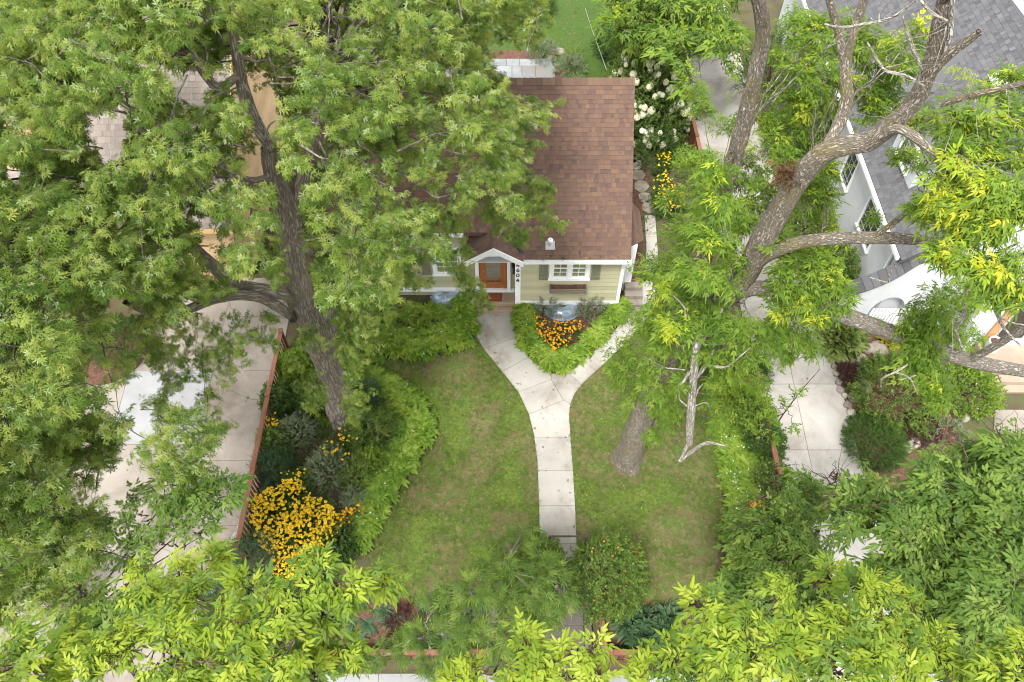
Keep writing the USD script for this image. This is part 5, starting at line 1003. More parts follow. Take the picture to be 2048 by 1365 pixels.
susans('black_eyed_susans', 'small orange tinted susans at the right tip of the golden mass', [(655, 1040), (690, 1020), (715, 1005), (733, 1020), (715, 1040), (690, 1060), (662, 1075)], 60, 302, .6, 'orange_petal', .95)
susans('black_eyed_susans', 'orange susans in the middle of the bed between the walk branches', [(1068, 630), (1092, 640), (1112, 640), (1150, 640), (1174, 655), (1152, 668), (1136, 692), (1108, 702), (1090, 684), (1072, 662)], 190, 303, .5, 'orange_petal', .92)
susans('black_eyed_susans', 'few yellow susans by the bend of the left fence', [(528, 838), (552, 828), (558, 850), (540, 862)], 22, 304, .8)
susans('black_eyed_susans', 'scattered yellow susans in front of the maple trunk', [(640, 880), (680, 860), (720, 850), (716, 890), (690, 925), (640, 910)], 42, 305, .7)
susans('black_eyed_susans', 'golden susans above the large mass near the fence', [(560, 945), (600, 930), (622, 950), (600, 975), (566, 972)], 40, 306, .9)
susans('black_eyed_susans', 'yellow susans beside the right wall of the sage house', [(1302, 360), (1330, 345), (1362, 380), (1372, 410), (1340, 425), (1310, 415)], 110, 307, .8)
susans('black_eyed_susans', 'yellow susans behind the right corner, farther up the side path', [(1310, 312), (1342, 308), (1340, 330), (1316, 335)], 30, 308, .8)
susans('black_eyed_susans', 'small clump of orange susans in the right lawn border', [(1497, 1005), (1526, 1003), (1528, 1026), (1502, 1030)], 34, 309, .55, 'orange_petal')
# shrubs of the left bed
LB = [('grey leaved bush left of the maple trunk base', (592, 862), .62, .75, BOX, 'silver_leaf'), ('silvery bush below the maple trunk base', (655, 935), .7, .8, BOX, 'silver_leaf'), ('grey green bush beside the fence near the susans', (545, 935), .45, .7, WILLOWY, 'blue_leaf'),
      ('mid green bush between trunk and hosta band', (745, 860), .75, .75, WILLOWY, 'deep_leaf'), ('feathery bush at the foot of the maple trunk, right side', (720, 800), .6, .8, WILLOWY, 'blue_leaf'), ('loose green bush along the fence top', (590, 735), .5, .9, BUSH, 'hosta_leaf'),
      ('dark green bush against the fence halfway down', (560, 800), .5, .8, BUSH, 'shrub_leaf'), ('green bush touching the fence above the yellow flowers', (548, 885), .42, .7, BUSH, 'deep_leaf'), ('dark bush right of the silvery bush', (715, 945), .6, .7, BOX, 'deep_leaf'), ('pale leaved bush next to the hosta edge', (710, 1000), .4, .5, BOX, 'silver_leaf'),
      ('dark bush between the susans and the hosta band', (670, 1085), .6, .6, BUSH, 'shrub_leaf'), ('light green leafy bush beside the trunk', (745, 925), .4, .6, BUSH, 'hosta_leaf'), ('bush under the left edge of the trunk', (630, 800), .4, .8, WILLOWY, 'shrub_leaf')]
for k, (l, p, rx, h, fm, m) in enumerate(LB): shrub('garden_bush', l, p, rx, h, fm, m, int(480 * rx / .6), 400 + k, group='bushes of the left flower bed')
shrub('rounded_bush', 'big grey green rounded bush at the end of the left fence', (500, 1130), .95, 1.3, BOX, 'blue_leaf', 900, 430)
shrub('rounded_bush', 'grey green bush behind the lime leaves at lower left', (440, 1185), .9, 1.2, BOX, 'blue_leaf', 700, 431)
shrub('rounded_bush', 'dark bush below the golden susans', (560, 1210), .8, .9, BUSH, 'blue_leaf', 420, 432)
shrub('lavender_clump', 'grey lavender clump under the house window', (1095, 610), .42, .45, WILLOWY, 'silver_leaf', 150, 433, flowers=('lilac_petal', 10, .7, True))
shrub('lavender_clump', 'grey lavender clump right of the blue well cover', (1180, 614), .42, .45, WILLOWY, 'silver_leaf', 150, 434, flowers=('lilac_petal', 8, .7, True))
bwd = shrub('boxwood', 'clipped round boxwood at the edge of the parking pad', (236, 672), .98, 1.25, BOX, 'shrub_leaf', 1500, 435, loose=.03, at=(-13.35, 15.45, -.05))
shrub('boxwood', 'dark foundation shrub under the tan house eave', (120, 560), 1.2, 1.1, BOX, 'shrub_leaf', 700, 436, at=(-17.5, 17.3, 0))
shrub('garden_bush', 'purple mauve dry plant at the bottom of the left lawn', (810, 1240), .45, .4, WILLOWY, 'purple_leaf', 110, 437)
shrub('garden_bush', 'grey green bush by the bottom of the left lawn', (905, 1210), .6, .5, BUSH, 'silver_leaf', 130, 438)
# foot of the right lawn
for k, p in enumerate([(1262, 1262), (1290, 1245), (1318, 1262), (1292, 1282), (1335, 1240)]):
    t = shrub('blue_hosta', 'dark blue green hosta behind the retaining boards right of the steps', p, .3, .3, BIGHOSTA, 'blue_leaf', 14, 440 + k, 'hosta', 'blue hostas right of the steps', stems=3, z=-.35)
shrub('garden_bush', 'silver grey fine leaved bush at the lower right lawn corner', (1440, 1232), .5, .6, WILLOWY, 'silver_leaf', 200, 446)
v_ = shrub('honeysuckle_vine', 'dense green vine with coral red flowers over the arbor by the walk', (1225, 1160), .95, 2.35, BUSH + BOX, 'deep_leaf', 1900, 447, 'vine', ry=1.0, at=(2.62, 7.2, -.1), flowers=('red_petal', 60, .55, False), loose=.5)
shrub('honeysuckle_vine', 'smaller leafy vine at the left post of the arbor', (1085, 1115), .62, 1.6, BUSH, 'deep_leaf', 520, 448, 'vine', at=(.75, 7.75, -.1), loose=.4)
ab = Thing('garden_arbor', 'dark weathered wooden arbor half buried in the coral flowered vine', 'arbor', (1.5, 7.7, -.1))
for x in (1.02, 2.02):
    for y in (7.45, 8.0): ab.part('post', bx(x - .03, x + .03, y - .03, y + .03, -.3, 1.87, .006), 'dark_wood')
ab.part('beam', bx(.98, 2.06, 7.98, 8.02, 1.88, 1.93, .006), 'dark_wood')
# right border
RB = [('dark leafy bush beside the right fence', (1530, 880), .55, 1.0, BUSH, 'shrub_leaf'), ('olive yellow bush along the right fence', (1500, 825), .7, 1.1, BUSH, 'ash_leaf'), ('yellow leaved sprawling bush near the right fence', (1475, 785), .6, 1.0, BUSH, 'lime_leaf'), ('dark bush at the top of the right border', (1500, 740), .55, .9, WILLOWY, 'shrub_leaf'), ('dark green bush at the low end of the right fence', (1545, 960), .5, .7, BUSH, 'deep_leaf'), ('green bush left of the dead hanging branch end', (1450, 720), .6, .8, WILLOWY, 'deep_leaf')]
for k, (l, p, rx, h, fm, m) in enumerate(RB): shrub('garden_bush', l, p, rx, h, fm, m, int(420 * rx / .5), 450 + k, group='bushes of the right lawn border')
shrub('phlox', 'cluster of white phlox in the right lawn border', (1520, 957), .3, .5, BUSH, 'deep_leaf', 70, 458, 'flowers', flowers=('white_petal', 36, .8, False))
# garden right of the right driveway
bh = shrub('large_hosta', 'large pale green hosta mound beside the right driveway', (1685, 668), .78, .42, BIGHOSTA, 'pale_hosta_leaf', 60, 460, 'hosta', stems=4, scale=(.8, 1.15))
shrub('gold_hosta', 'small golden leaved plant beside the boulders', (1776, 680), .3, .25, HOSTA, 'gold_leaf', 20, 461, 'plant', stems=3)
shrub('barberry', 'dark purple shrub between the pale edging stones', (1702, 742), .34, .4, BOX, 'purple_leaf', 240, 462)
shrub('barberry', 'wide dark red barberry below the spreading juniper', (1848, 848), .62, .45, BOX, 'purple_leaf', 420, 463)
shrub('juniper', 'wide spreading dark green shrub beneath white dead twigs', (1802, 772), 1.4, 1.1, BUSH + BOX, 'deep_leaf', 1500, 464, loose=.4)
shrub('low_boxwood', 'low dense green mound at the lower edge of the stone garden', (1762, 868), 1.0, .6, BOX, 'shrub_leaf', 2000, 465, loose=.08)
shrub('garden_bush', 'bushy green perennial near the curving neighbour walk', (1945, 770), .95, .8, BUSH, 'hosta_leaf', 520, 466, flowers=('lilac_petal', 20, .6, False))
shrub('garden_bush', 'grey brown bush below the purple barberry', (1905, 862), .7, .6, BOX, 'silver_leaf', 300, 467)
shrub('garden_bush', 'mounded green bush against the stucco arch wall', (1660, 520), 1.0, 1.3, BUSH, 'deep_leaf', 520, 468)
shrub('garden_bush', 'flowering bush with lilac heads beside the right driveway', (1600, 455), .8, 1.0, BUSH, 'deep_leaf', 340, 469, flowers=('lilac_petal', 40, .9, False))
shrub('garden_bush', 'tall dark bush under the stucco house gutter', (1640, 300), .9, 1.6, BUSH, 'shrub_leaf', 560, 470)
shrub('garden_bush', 'deep shaded bush behind the ash leader', (1600, 250), 1.3, 2.4, BUSH, 'shrub_leaf', 640, 471)
shrub('garden_bush', 'shaded bush farther back along the right driveway', (1560, 130), 1.6, 2.8, BUSH, 'shrub_leaf', 700, 472)
# back garden
hy = shrub('hydrangea', 'tall hydrangea covered in creamy white blooms behind the right gable', (1300, 178), 1.75, 2.9, BUSH, 'deep_leaf', 2000, 480, ry=2.2, scale=(1.1, 1.8), loose=.25)
r = np.random.default_rng(481); hb = hy.loc
for k in range(210):
    a, e = r.uniform(0, 6.28), math.asin(r.uniform(.02, .98)); u = np.array([math.cos(a) * math.cos(e), math.sin(a) * math.cos(e), math.sin(e)])
    c = hb + u * [1.8, 2.25, 2.95] * r.uniform(.92, 1.08) + [0, 0, .38]; m = trimesh.creation.icosphere(2, 1.0); v = np.array(m.vertices)
    v = v * (1 + .35 * (meshkit.noise(v * 4 + k * 3.7, k)[:, None] - .5)) * np.array([.125, .125, .155]) * r.uniform(.7, 1.2)
    hy.part('bloom', (v + c, np.array(m.faces)), 'cream_bloom', smooth=False)
shrub('garden_bush', 'dark shrubbery right of the back lawn beneath the tree', (1255, 75), 1.3, 1.6, BUSH, 'shrub_leaf', 600, 482, scale=(1.1, 1.8), flowers=('lilac_petal', 24, 1.2, False))
shrub('garden_bush', 'green bush below the hydrangea along the side path', (1310, 290), .9, 1.1, WILLOWY, 'shrub_leaf', 380, 483)
shrub('garden_bush', 'grey lavender mound beside the back patio', (1086, 100), .65, .75, BOX, 'silver_leaf', 420, 484)
shrub('garden_bush', 'variegated bush behind the ridge next to the patio', (1142, 132), .7, .8, BOX, 'silver_leaf', 380, 485)
shrub('ornamental_grass', 'tuft of long arching grass beside the flat boulder', (1140, 112), .3, .4, TALLGRASS, 'bright_blade', 9, 486, 'grass', stems=3)
shrub('garden_bush', 'dark bush at the top edge of the back lawn', (1070, 4), .9, 1.0, BUSH, 'shrub_leaf', 300, 487)
# stones
def stone(name, label, px, rpx, h, m, seed, z=0.0, group=None, sq=(1, 1), cat_='stone'):
    g = G(*px, z); g[2] = zg(g[0], g[1]); zc = g[1] * CT + (H - g[2]) * ST; R = rpx * zc / F; r = np.random.default_rng(seed)
    v = np.array((mm := trimesh.creation.icosphere(2, 1.0)).vertices); v = np.sign(v) * np.abs(v) ** .8
    v = v * (1 + .32 * (meshkit.noise(v * 1.6 + seed * 5.3, seed)[:, None] - .5)) * [R * sq[0], R * sq[1], h]
    a = r.uniform(0, 3.1); c, s = math.cos(a), math.sin(a); v = v @ np.array([[c, -s, 0], [s, c, 0], [0, 0, 1]]).T if sq == (1, 1) else v
    t = Thing(name, label, cat_, g, group); t.part('rock', (v + g + [0, 0, h * .25], np.array(mm.faces)), m, smooth=35, tone=r.normal(0, .12))
EDGE = [(1668, 706, 7), (1665, 721, 5), (1684, 721, 7), (1669, 732, 5.5), (1674, 745, 6), (1680, 761, 7), (1684, 775, 8), (1692, 786, 6), (1700, 804, 8.5), (1707, 819, 9), (1714, 837, 9)]
for k, (x, y, q) in enumerate(EDGE): stone('edging_stone', 'pale rounded stone edging the garden along the right driveway', (x, y), q, .09, 'pale_stone', 500 + k, group='stones edging the right driveway')
BL = [('white rounded stone at the left of the boulder row', (1722, 693), 11), ('tan round stone in the middle of the boulder row', (1736, 697), 13), ('large brown angular boulder at the right of the boulder row', (1758, 698), 22), ('flat pale stepping stone below the hosta mound', (1697, 713), 18), ('flat square stone right of the stepping stone', (1725, 717), 15), ('grey flat slab beside the dark purple shrub', (1726, 738), 16), ('large grey brown boulder against the juniper', (1727, 768), 20), ('long grey flat rock below the large boulder', (1712, 789), 14), ('tall tan stone standing below the barberry', (1819, 884), 16), ('pale stone behind the tall tan stone', (1836, 877), 14), ('pale stone by the neighbour perennial', (1899, 772), 14), ('white mottled stone near the neighbour walk', (1894, 792), 14), ('low tan stone under the white stone', (1897, 806), 12), ('orange red stone at the walk bend', (1934, 829), 11), ('large flat brown boulder behind the ridge', (1117, 104), 15), ('pale flat stone in front of the brown boulder behind the ridge', (1104, 118), 11), ('orange tan stone by the right driveway top', (1478, 604), 9)]
for k, (l, p, q) in enumerate(BL): stone('boulder', l, p, q * .85, .06 if 'flat' in l else .16, 'pale_stone', 520 + k)
for k in range(13):
    x, y = -8.55 - .14 * k - (.02 * k) , 9.3 - .42 * k
    if k < 10: stone('white_stone', 'flat whitish stone lining the parking pad below the left fence', tuple(proj(np.array([x + .35, y, zg(x + .35, y)]))), 15, .07, 'white_concrete', 540 + k, z=-.5, group='white stones along the parking pad', sq=(.8, 1.35))
fl = Thing('flagstone_path', 'irregular tan flagstone path beside the right house wall', 'path', kind='structure')
r = np.random.default_rng(560)
for k, (x, y, w, h) in enumerate([(1270, 305, 12, 14), (1272, 330, 14, 12), (1276, 352, 16, 14), (1283, 374, 15, 14), (1290, 396, 14, 12), (1299, 416, 15, 14), (1266, 318, 8, 10)]):
    c = G(x, y); zc = c[1] * CT + H * ST; a = np.sort(r.uniform(0, 6.28, 8)); w_, h_ = w * zc / F, h * zc / F * 1.3
    fl.part('flagstone', drape(Polygon([(c[0] + w_ * math.cos(q) * r.uniform(.85, 1.1), c[1] + h_ * math.sin(q) * r.uniform(.85, 1.1)) for q in np.linspace(0, 6.28, 8)[:-1]]).buffer(0), .04, .5, .06), 'pale_stone', tone=r.normal(-.05, .1))
pa = Thing('back_patio', 'bluestone patio behind the house ridge', 'patio', kind='structure')
r = np.random.default_rng(570); y = 28.4
while y < 31.5:
    h_ = r.choice([.42, .6, .78]); x = -2.6 + r.uniform(-.4, 0)
    while x < 1.9:
        w_ = r.choice([.45, .6, .9]); x2 = min(x + w_, 1.95)
        if x2 - x > .1: pa.part('paving_stone', bx(x, x2 - .015, y, min(y + h_, 31.5) - .015, -.03, .05 + r.uniform(-.003, .003), .006), 'blue_flagstone', tone=r.choice([-.45, -.1, .1, .25]))
        x += w_
    y += h_
nw = slabs(Polygon([(15.9, 13.1), (18.6, 13.1), (18.6, 5.2), (16.6, 5.2), (16.3, 8.6), (15.7, 10.8), (15.5, 12)]).buffer(.05), [], 'neighbour_walk', 'old_concrete', 'tan curving walk leading to the stucco house steps', 'path', .03, .07)
oc = Thing('utility_cable', 'thin overhead utility cable crossing the back lawn', 'cable', (3.4, 27, 4))
p0, p1 = atY(1213, 140, 25.0), atY(1150, -60, 44); pm = (p0 + p1) / 2 - [0, 0, .25]
v, f, n_, u_ = tube(spline([p0, pm, p1], 24), .009, 6); oc.part('line', (v, f), 'galvanised', n=n_, uv=u_)

# ================================================================ trees
def limb3(pts, n=None, sides=10, **k):
    """pts: (px, py, Y, radius in px)."""
    Q = []
    for x, y, Y, rp in pts:
        p = atY(x, y, Y); zc = p[1] * CT + (H - p[2]) * ST; Q.append([*p, rp * zc / F])
    S = spline(Q, n or max(8, len(pts) * 5)); return S[:, :3], np.maximum(S[:, 3], .004)
def add_limb(t, name, pts, m, ridge=0.0, sides=10, n=None, seed=0, freq=6, lump=.15, base=None, flare=None, cap=True):
    P, R = limb3(pts, n); 
    if base is not None: P = np.vstack([base[0], P]) if False else P
    v, f, nn, uv = tube(P, R, sides, ridge, freq, seed, lump, flare)
    t.part(name, (v, f), m, n=nn, uv=uv); return P, R
def px_poly(p): return Polygon(p).buffer(0)
def inside(poly, P):
    q = proj(P); return np.array([poly.contains(Point(*a)) for a in q])
def fill(cr, rng, mask, centre, radii, n, length, width, per, kinds, trunk, lo=-.15, up=.25, shell=(.72, 1.02), sag=.18, scale=(.7, 1.05), holes=(), r0=.018, flat=.45, skel=None):
    """Boughs whose tips lie in the shell of an ellipsoid, kept where they fall inside the crown's outline."""
    made = 0; tries = 0; mp = prep(mask); hp = [prep(h) for h in holes]
    while made < n and tries < n * 40:
        tries += 1
        th_ = rng.uniform(0, 2 * math.pi); sz = rng.uniform(lo, 1); c = math.sqrt(max(0, 1 - sz * sz)); u = np.array([math.cos(th_) * c, math.sin(th_) * c, sz])
        e = np.asarray(centre) + u * radii * rng.uniform(*shell)
        if e[2] > 17.6: continue
        q = Point(*proj(e))
        if not mp.contains(q) or any(h.contains(q) for h in hp): continue
        d = e - np.asarray([trunk[0], trunk[1], e[2]]); d[2] = 0; d /= np.linalg.norm(d) + 1e-9
        a = rng.normal(0, .55); d = np.array([d[0] * math.cos(a) - d[1] * math.sin(a), d[0] * math.sin(a) + d[1] * math.cos(a), 0])
        L = length * rng.uniform(.75, 1.25); s = e - d * L + [0, 0, up * rng.uniform(-.5, 1) * L * .6]
        P, D, cc = arm_sprigs(rng, s, e, sag * L, width * rng.uniform(.8, 1.2), per, flat, star=7)
        cr.add(P, D, kinds, scale); cr.tw.append(twig(s, cc, e, r0, .004, 7, 4, .03, rng)); made += 1
        if skel is not None and rng.random() < .5:
            k = skel[np.argmin(np.linalg.norm(skel - s, axis=1) + .3 * np.abs(skel[:, 2] - s[2] + 1.2))]
            if np.linalg.norm(k - s) < 5.5: cr.tw.append(twig(k, (k + s) / 2 + [0, 0, .25], s, .035, r0, 8, 5, .06, rng))
    return made
def clump(cr, rng, px, py, rp, z, kinds, per, scale=(.8, 1.2), skel=None, flat=.55, arms=4, r0=.01, lenf=1.1):
    """A spray of foliage about a pixel at a height: a few short boughs fanning from its inner side."""
    c = G(px, py, z); zc = c[1] * CT + (H - z) * ST; R = rp * zc / F
    k = None
    if skel is not None:
        dd = np.linalg.norm(skel - c, axis=1) + .5 * np.maximum(0, skel[:, 2] - c[2]); k = skel[np.argmin(dd)]
        d = c - k; d[2] *= .3; d /= np.linalg.norm(d) + 1e-9
    else: a = rng.uniform(0, 6.28); d = np.array([math.cos(a), math.sin(a), 0])
    s = c - d * R * .9 + [0, 0, R * .1]
    for j in range(arms):
        e = c + rng.normal(0, .38, 3) * [R, R, R * flat] + d * R * .3 * lenf
        P, D, cc = arm_sprigs(rng, s, e, .2 * R, R * .62, per // arms + 1, .6, tmin=.3)
        cr.add(P, D, kinds, scale); cr.tw.append(twig(s, cc, e, r0 * .7, .003, 6, 4, .02, rng))
    if k is not None and np.linalg.norm(k - s) < 6: cr.tw.append(twig(k, (k + s) / 2 + [0, 0, .12 * np.linalg.norm(k - s)], s, r0 * 1.8, r0 * .8, 9, 5, .05, rng))

# silver maple with the great trunk ------------------------------------------------
rng = np.random.default_rng(600)
ma = Thing('silver_maple', 'great silver maple with furrowed leaning trunk rising from the left flower bed', 'tree', (*atY(690, 850, 12.65)[:2], 0))
fl_ = lambda s, a: 1 + .55 * np.exp(-s / .5) * (1 + .5 * np.cos(a * 5 + 1)) + .1 * np.cos(a * 3) * np.exp(-s / 2.5)
tr, trR = add_limb(ma, 'trunk', [(694, 856, 12.62, 24.4), (684, 825, 12.7, 23.5), (666, 765, 12.78, 23.5), (642, 700, 12.82, 22.7), (614, 625, 12.88, 21.0), (597, 560, 12.9, 20.2), (585, 490, 12.92, 21.0), (577, 440, 12.95, 22.7), (566, 395, 12.95, 20.2), (548, 345, 12.95, 16.8), (540, 295, 12.92, 13.4)], 'maple_bark', .05, 72, 220, 3, 5.5, .22, flare=fl_)
SK = [tr]
for k, (nm, pts, rg) in enumerate([('limb', [(545, 325, 12.93, 13), (533, 285, 12.9, 14), (512, 245, 12.85, 14), (490, 190, 12.8, 14), (478, 130, 12.75, 12), (468, 70, 12.7, 10), (452, 0, 12.6, 8)], .02),
        ('limb', [(574, 445, 12.95, 14), (592, 400, 13.1, 15), (607, 350, 13.2, 15), (620, 300, 13.3, 13), (636, 245, 13.4, 12), (652, 190, 13.5, 10), (668, 120, 13.6, 8)], .02),
        ('limb', [(597, 600, 12.85, 15), (560, 585, 12.7, 16), (515, 578, 12.5, 15), (465, 566, 12.3, 15), (420, 525, 12.1, 14), (375, 485, 11.9, 12), (325, 445, 11.7, 11), (270, 400, 11.5, 8)], .018),
        ('limb', [(592, 640, 12.85, 11), (540, 605, 12.4, 12), (490, 592, 12.0, 11), (430, 598, 11.6, 11), (370, 620, 11.2, 10), (310, 628, 10.8, 8), (250, 605, 10.4, 6)], .015),
        ('limb', [(478, 150, 12.75, 9), (440, 175, 12.6, 10), (410, 150, 12.5, 9), (385, 105, 12.4, 8), (370, 60, 12.3, 6)], .012),
        ('limb', [(555, 350, 12.95, 8), (500, 360, 12.5, 7), (440, 330, 12.1, 7), (360, 300, 11.7, 5)], .01),
        ('broken_stub', [(578, 470, 12.85, 12), (590, 480, 12.7, 11), (604, 492, 12.55, 9), (626, 508, 12.4, 3)], .015)]):
    pts = [(x, y, Y, q * .82) for x, y, Y, q in pts]; P, R = add_limb(ma, nm, pts, 'maple_bark', rg, 28 if k < 4 else 14, None if k > 4 else 80, 10 + k, 8, .2); SK.append(P)
for pts in ([(528, 280, 12.85, 4), (560, 278, 12.6, 4), (600, 290, 12.3, 4), (640, 315, 12.1, 3), (660, 318, 12, 1.5)], [(642, 312, 12.1, 2.5), (652, 340, 12, 2), (656, 370, 11.9, 1)], [(524, 290, 12.8, 3), (545, 245, 12.6, 3), (600, 240, 12.4, 2.5), (640, 250, 12.2, 1.5)], [(348, 235, 11.8, 2), (352, 200, 11.9, 3), (375, 150, 12.1, 3)], [(352, 200, 11.9, 2), (340, 250, 11.7, 2), (355, 300, 11.5, 1)]):
    add_limb(ma, 'bare_branch', [(x, y, Y, r_ * .6) for x, y, Y, r_ in pts], 'pale_twig', 0, 6, 16)
kn = atY(586, 641, 12.45); ma.part('knot_hole', lathe([(.0, -.04), (.07, -.03), (.11, .0), (.09, .03), (.06, .02), (.0, -.02)], kn, 12), 'dark_twig')
SKA = np.vstack(SK)
MASK = px_poly([(-150, -150), (1110, -150), (1098, 10), (1080, 62), (1010, 100), (965, 140), (1000, 160), (1015, 185), (1095, 200), (1098, 240), (1070, 285), (1052, 330), (1100, 372), (1080, 398), (1118, 440), (1090, 455), (1040, 430), (1030, 468), (1000, 420), (962, 420), (945, 460), (928, 490), (905, 540), (940, 585), (960, 612), (935, 600), (885, 550), (858, 505), (840, 460), (815, 560), (790, 630), (750, 680), (700, 660), (690, 640), (640, 640), (600, 640), (560, 620), (470, 600), (440, 640), (420, 640), (380, 640), (310, 640), (270, 690), (262, 740), (235, 800), (290, 850), (330, 870), (300, 895), (235, 900), (195, 960), (200, 1050), (225, 1120), (190, 1180), (120, 1230), (60, 1260), (-150, 1260)])
def px_line(p, w): return LineString(p).buffer(w)
TRUNKHOLE = unary_union([px_line([(735, 862), (684, 825), (642, 700), (614, 625), (597, 560), (585, 490), (577, 440), (566, 395), (548, 345), (540, 290)], 33), px_line([(540, 300), (512, 245), (490, 190), (478, 125)], 24), px_line([(580, 430), (607, 350), (620, 300), (640, 235)], 22), px_line([(590, 590), (515, 578), (465, 566), (420, 525), (395, 500)], 18), px_line([(580, 640), (540, 605), (490, 592), (430, 598), (370, 620)], 14), px_line([(578, 470), (626, 508)], 14), px_line([(528, 282), (600, 290), (650, 318)], 8), px_line([(470, 150), (420, 165), (388, 110)], 12)])
DRIVE = px_poly([(300, 650), (350, 640), (430, 615), (540, 612), (562, 660), (545, 760), (505, 960), (470, 1100), (380, 1120), (210, 1250), (205, 1120), (205, 1000), (245, 905), (330, 930), (430, 900), (440, 860), (400, 835), (300, 800), (285, 745), (330, 700)])
GAPS = [px_poly(p) for p in ([(150, 215), (250, 210), (252, 330), (190, 325)], [(0, 238), (70, 240), (95, 268), (0, 272)], [(510, 165), (562, 175), (560, 270), (540, 290), (520, 260)], [(476, 295), (515, 300), (518, 360), (490, 370)], [(215, 400), (238, 420), (248, 470), (205, 480)], [(0, 300), (60, 330), (55, 370), (0, 372)], [(300, 125), (400, 135), (430, 215), (340, 210)], [(380, 415), (450, 440), (450, 500), (390, 500)], [(195, 575), (250, 580), (280, 640), (260, 700), (215, 700), (200, 640)], [(630, 425), (662, 425), (660, 462), (630, 462)], [(880, 430), (945, 440), (940, 470), (880, 470)], [(815, 520), (905, 525), (900, 575), (815, 580)], [(845, 575), (900, 575), (900, 605), (845, 605)], [(905, 480), (935, 462), (962, 430), (1060, 445), (1060, 640), (945, 640), (915, 600)], [(0, 560), (25, 570), (20, 585), (0, 585)])]
HOLES = [TRUNKHOLE, DRIVE] + GAPS
KM = list(range(6))
cr = Crown(601)
fill(cr, cr.rng, MASK, (-5.0, 13.4, 11.2), np.array([6.6, 6.0, 4.6]), 225, 1.9, .6, 68, KM, (-6.0, 12.9), skel=SKA, holes=HOLES[:1])
fill(cr, cr.rng, MASK, (-5.0, 13.4, 9.0), np.array([5.6, 5.0, 3.2]), 80, 1.9, .7, 46, KM, (-6.0, 12.9), shell=(.5, 1), holes=HOLES[:1])
# fingers that hang over the roof and the porch, tip by tip
for (x0, y0, x1, y1, z) in [(960, 250, 1105, 205, 8.5), (950, 300, 1090, 250, 8.2), (960, 360, 1065, 300, 8.0), (980, 330, 1108, 375, 7.6), (960, 380, 1095, 400, 7.4), (980, 400, 1125, 448, 7.0), (930, 380, 1040, 470, 6.8), (900, 380, 1000, 420, 7.2), (880, 400, 930, 500, 6.6), (860, 420, 915, 560, 6.2), (900, 500, 965, 600, 5.6), (830, 400, 850, 500, 6.8), (800, 420, 830, 560, 6.4), (760, 440, 790, 620, 6.2), (720, 460, 745, 660, 6.0), (700, 560, 715, 700, 5.6), (940, 120, 1010, 180, 9.5), (980, 40, 1085, 70, 9.5), (1000, 0, 1090, 20, 9.5), (920, 160, 1000, 200, 9), (640, 620, 700, 740, 5.2), (690, 700, 715, 830, 4.6), (630, 700, 625, 790, 5.0)]:
    s, e = G(x0, y0, z + .7), G(x1, y1, z); 
    for q in range(2):
        P, D, cc = arm_sprigs(cr.rng, s + cr.rng.normal(0, .15, 3), e + cr.rng.normal(0, .12, 3), .3, .34, 36, .5, star=6); cr.add(P, D, KM, (.75, 1.1), True); cr.tw.append(twig(s, cc, e, .016, .004, 8, 4, .03, cr.rng))
hg = Crown(604)
for (x0, y0, x1, y1, z) in [(640, 640, 705, 745, 5.2), (690, 700, 722, 840, 4.4), (620, 690, 628, 800, 5.0), (600, 640, 640, 700, 6.0), (690, 760, 700, 830, 3.6), (556, 250, 590, 300, 12.6), (640, 380, 620, 440, 10.5)]:
    s, e = G(x0, y0, z + .6), G(x1, y1, z); P, D, c2 = arm_sprigs(hg.rng, s, e, .2, .3, 34, .5, star=6); hg.add(P, D, KM, (.75, 1.0)); hg.tw.append(twig(s, c2, e, .01, .003, 8, 4, .02, hg.rng))
hg.finish(ma, protos(MAPLE, 'maple_leaf'), part='hanging_sprays')
print('maple sprigs', cr.finish(ma, protos(MAPLE, 'maple_leaf'), HOLES, twig_mat='grey_twig', mask=MASK.buffer(-8)))

# second maple between fence and house, third maple left of the pad -------------------
mb_ = Thing('silver_maple', 'second darker maple trunk close to the left end of the sage house', 'tree', (*atY(652, 700, 15.0)[:2], 0))
Pb, _ = add_limb(mb_, 'trunk', [(650, 704, 14.9, 17), (656, 660, 15.1, 16), (666, 600, 15.2, 15), (676, 540, 15.3, 15), (688, 480, 15.4, 14), (704, 420, 15.5, 13), (722, 350, 15.7, 12), (742, 270, 15.9, 10), (756, 200, 16.1, 8)], 'maple_bark', .03, 40, 130, 21, 6, .2, flare=lambda s, a: 1 + .4 * np.exp(-s / .4))
Pb2, _ = add_limb(mb_, 'limb', [(742, 280, 15.9, 9), (720, 200, 16.4, 8), (690, 130, 16.8, 7), (680, 60, 17.2, 5)], 'maple_bark', .01, 16, 40, 22, 8, .2)
cb_ = Crown(602)
fill(cb_, cb_.rng, MASK, (-3.6, 18.2, 10.2), np.array([5.2, 5.0, 3.9]), 110, 2.0, .62, 56, KM, (-4.3, 15.9), skel=np.vstack([Pb, Pb2]), holes=HOLES[:1])
fill(cb_, cb_.rng, px_poly([(600, 420), (800, 420), (800, 660), (640, 690), (610, 600)]), (-4.6, 15.5, 4.2), np.array([2.2, 2.0, 2.6]), 46, 1.2, .5, 44, KM, (-4.9, 15.3), shell=(.3, 1), skel=Pb)
print('maple b', cb_.finish(mb_, protos(MAPLE, 'maple_leaf'), HOLES, twig_mat='dark_twig', mask=MASK.buffer(-8)))
mc = Thing('silver_maple', 'maple at the left edge whose crown hangs over the parking pad', 'tree', (-12.9, 6.9, -.85))
pc = np.array([[-13.0, 6.9, -.95], [-12.4, 6.9, 1.5], [-11.6, 6.8, 4.5], [-10.4, 6.9, 7.5], [-9.2, 7.4, 10], [-8.4, 7.9, 12]])
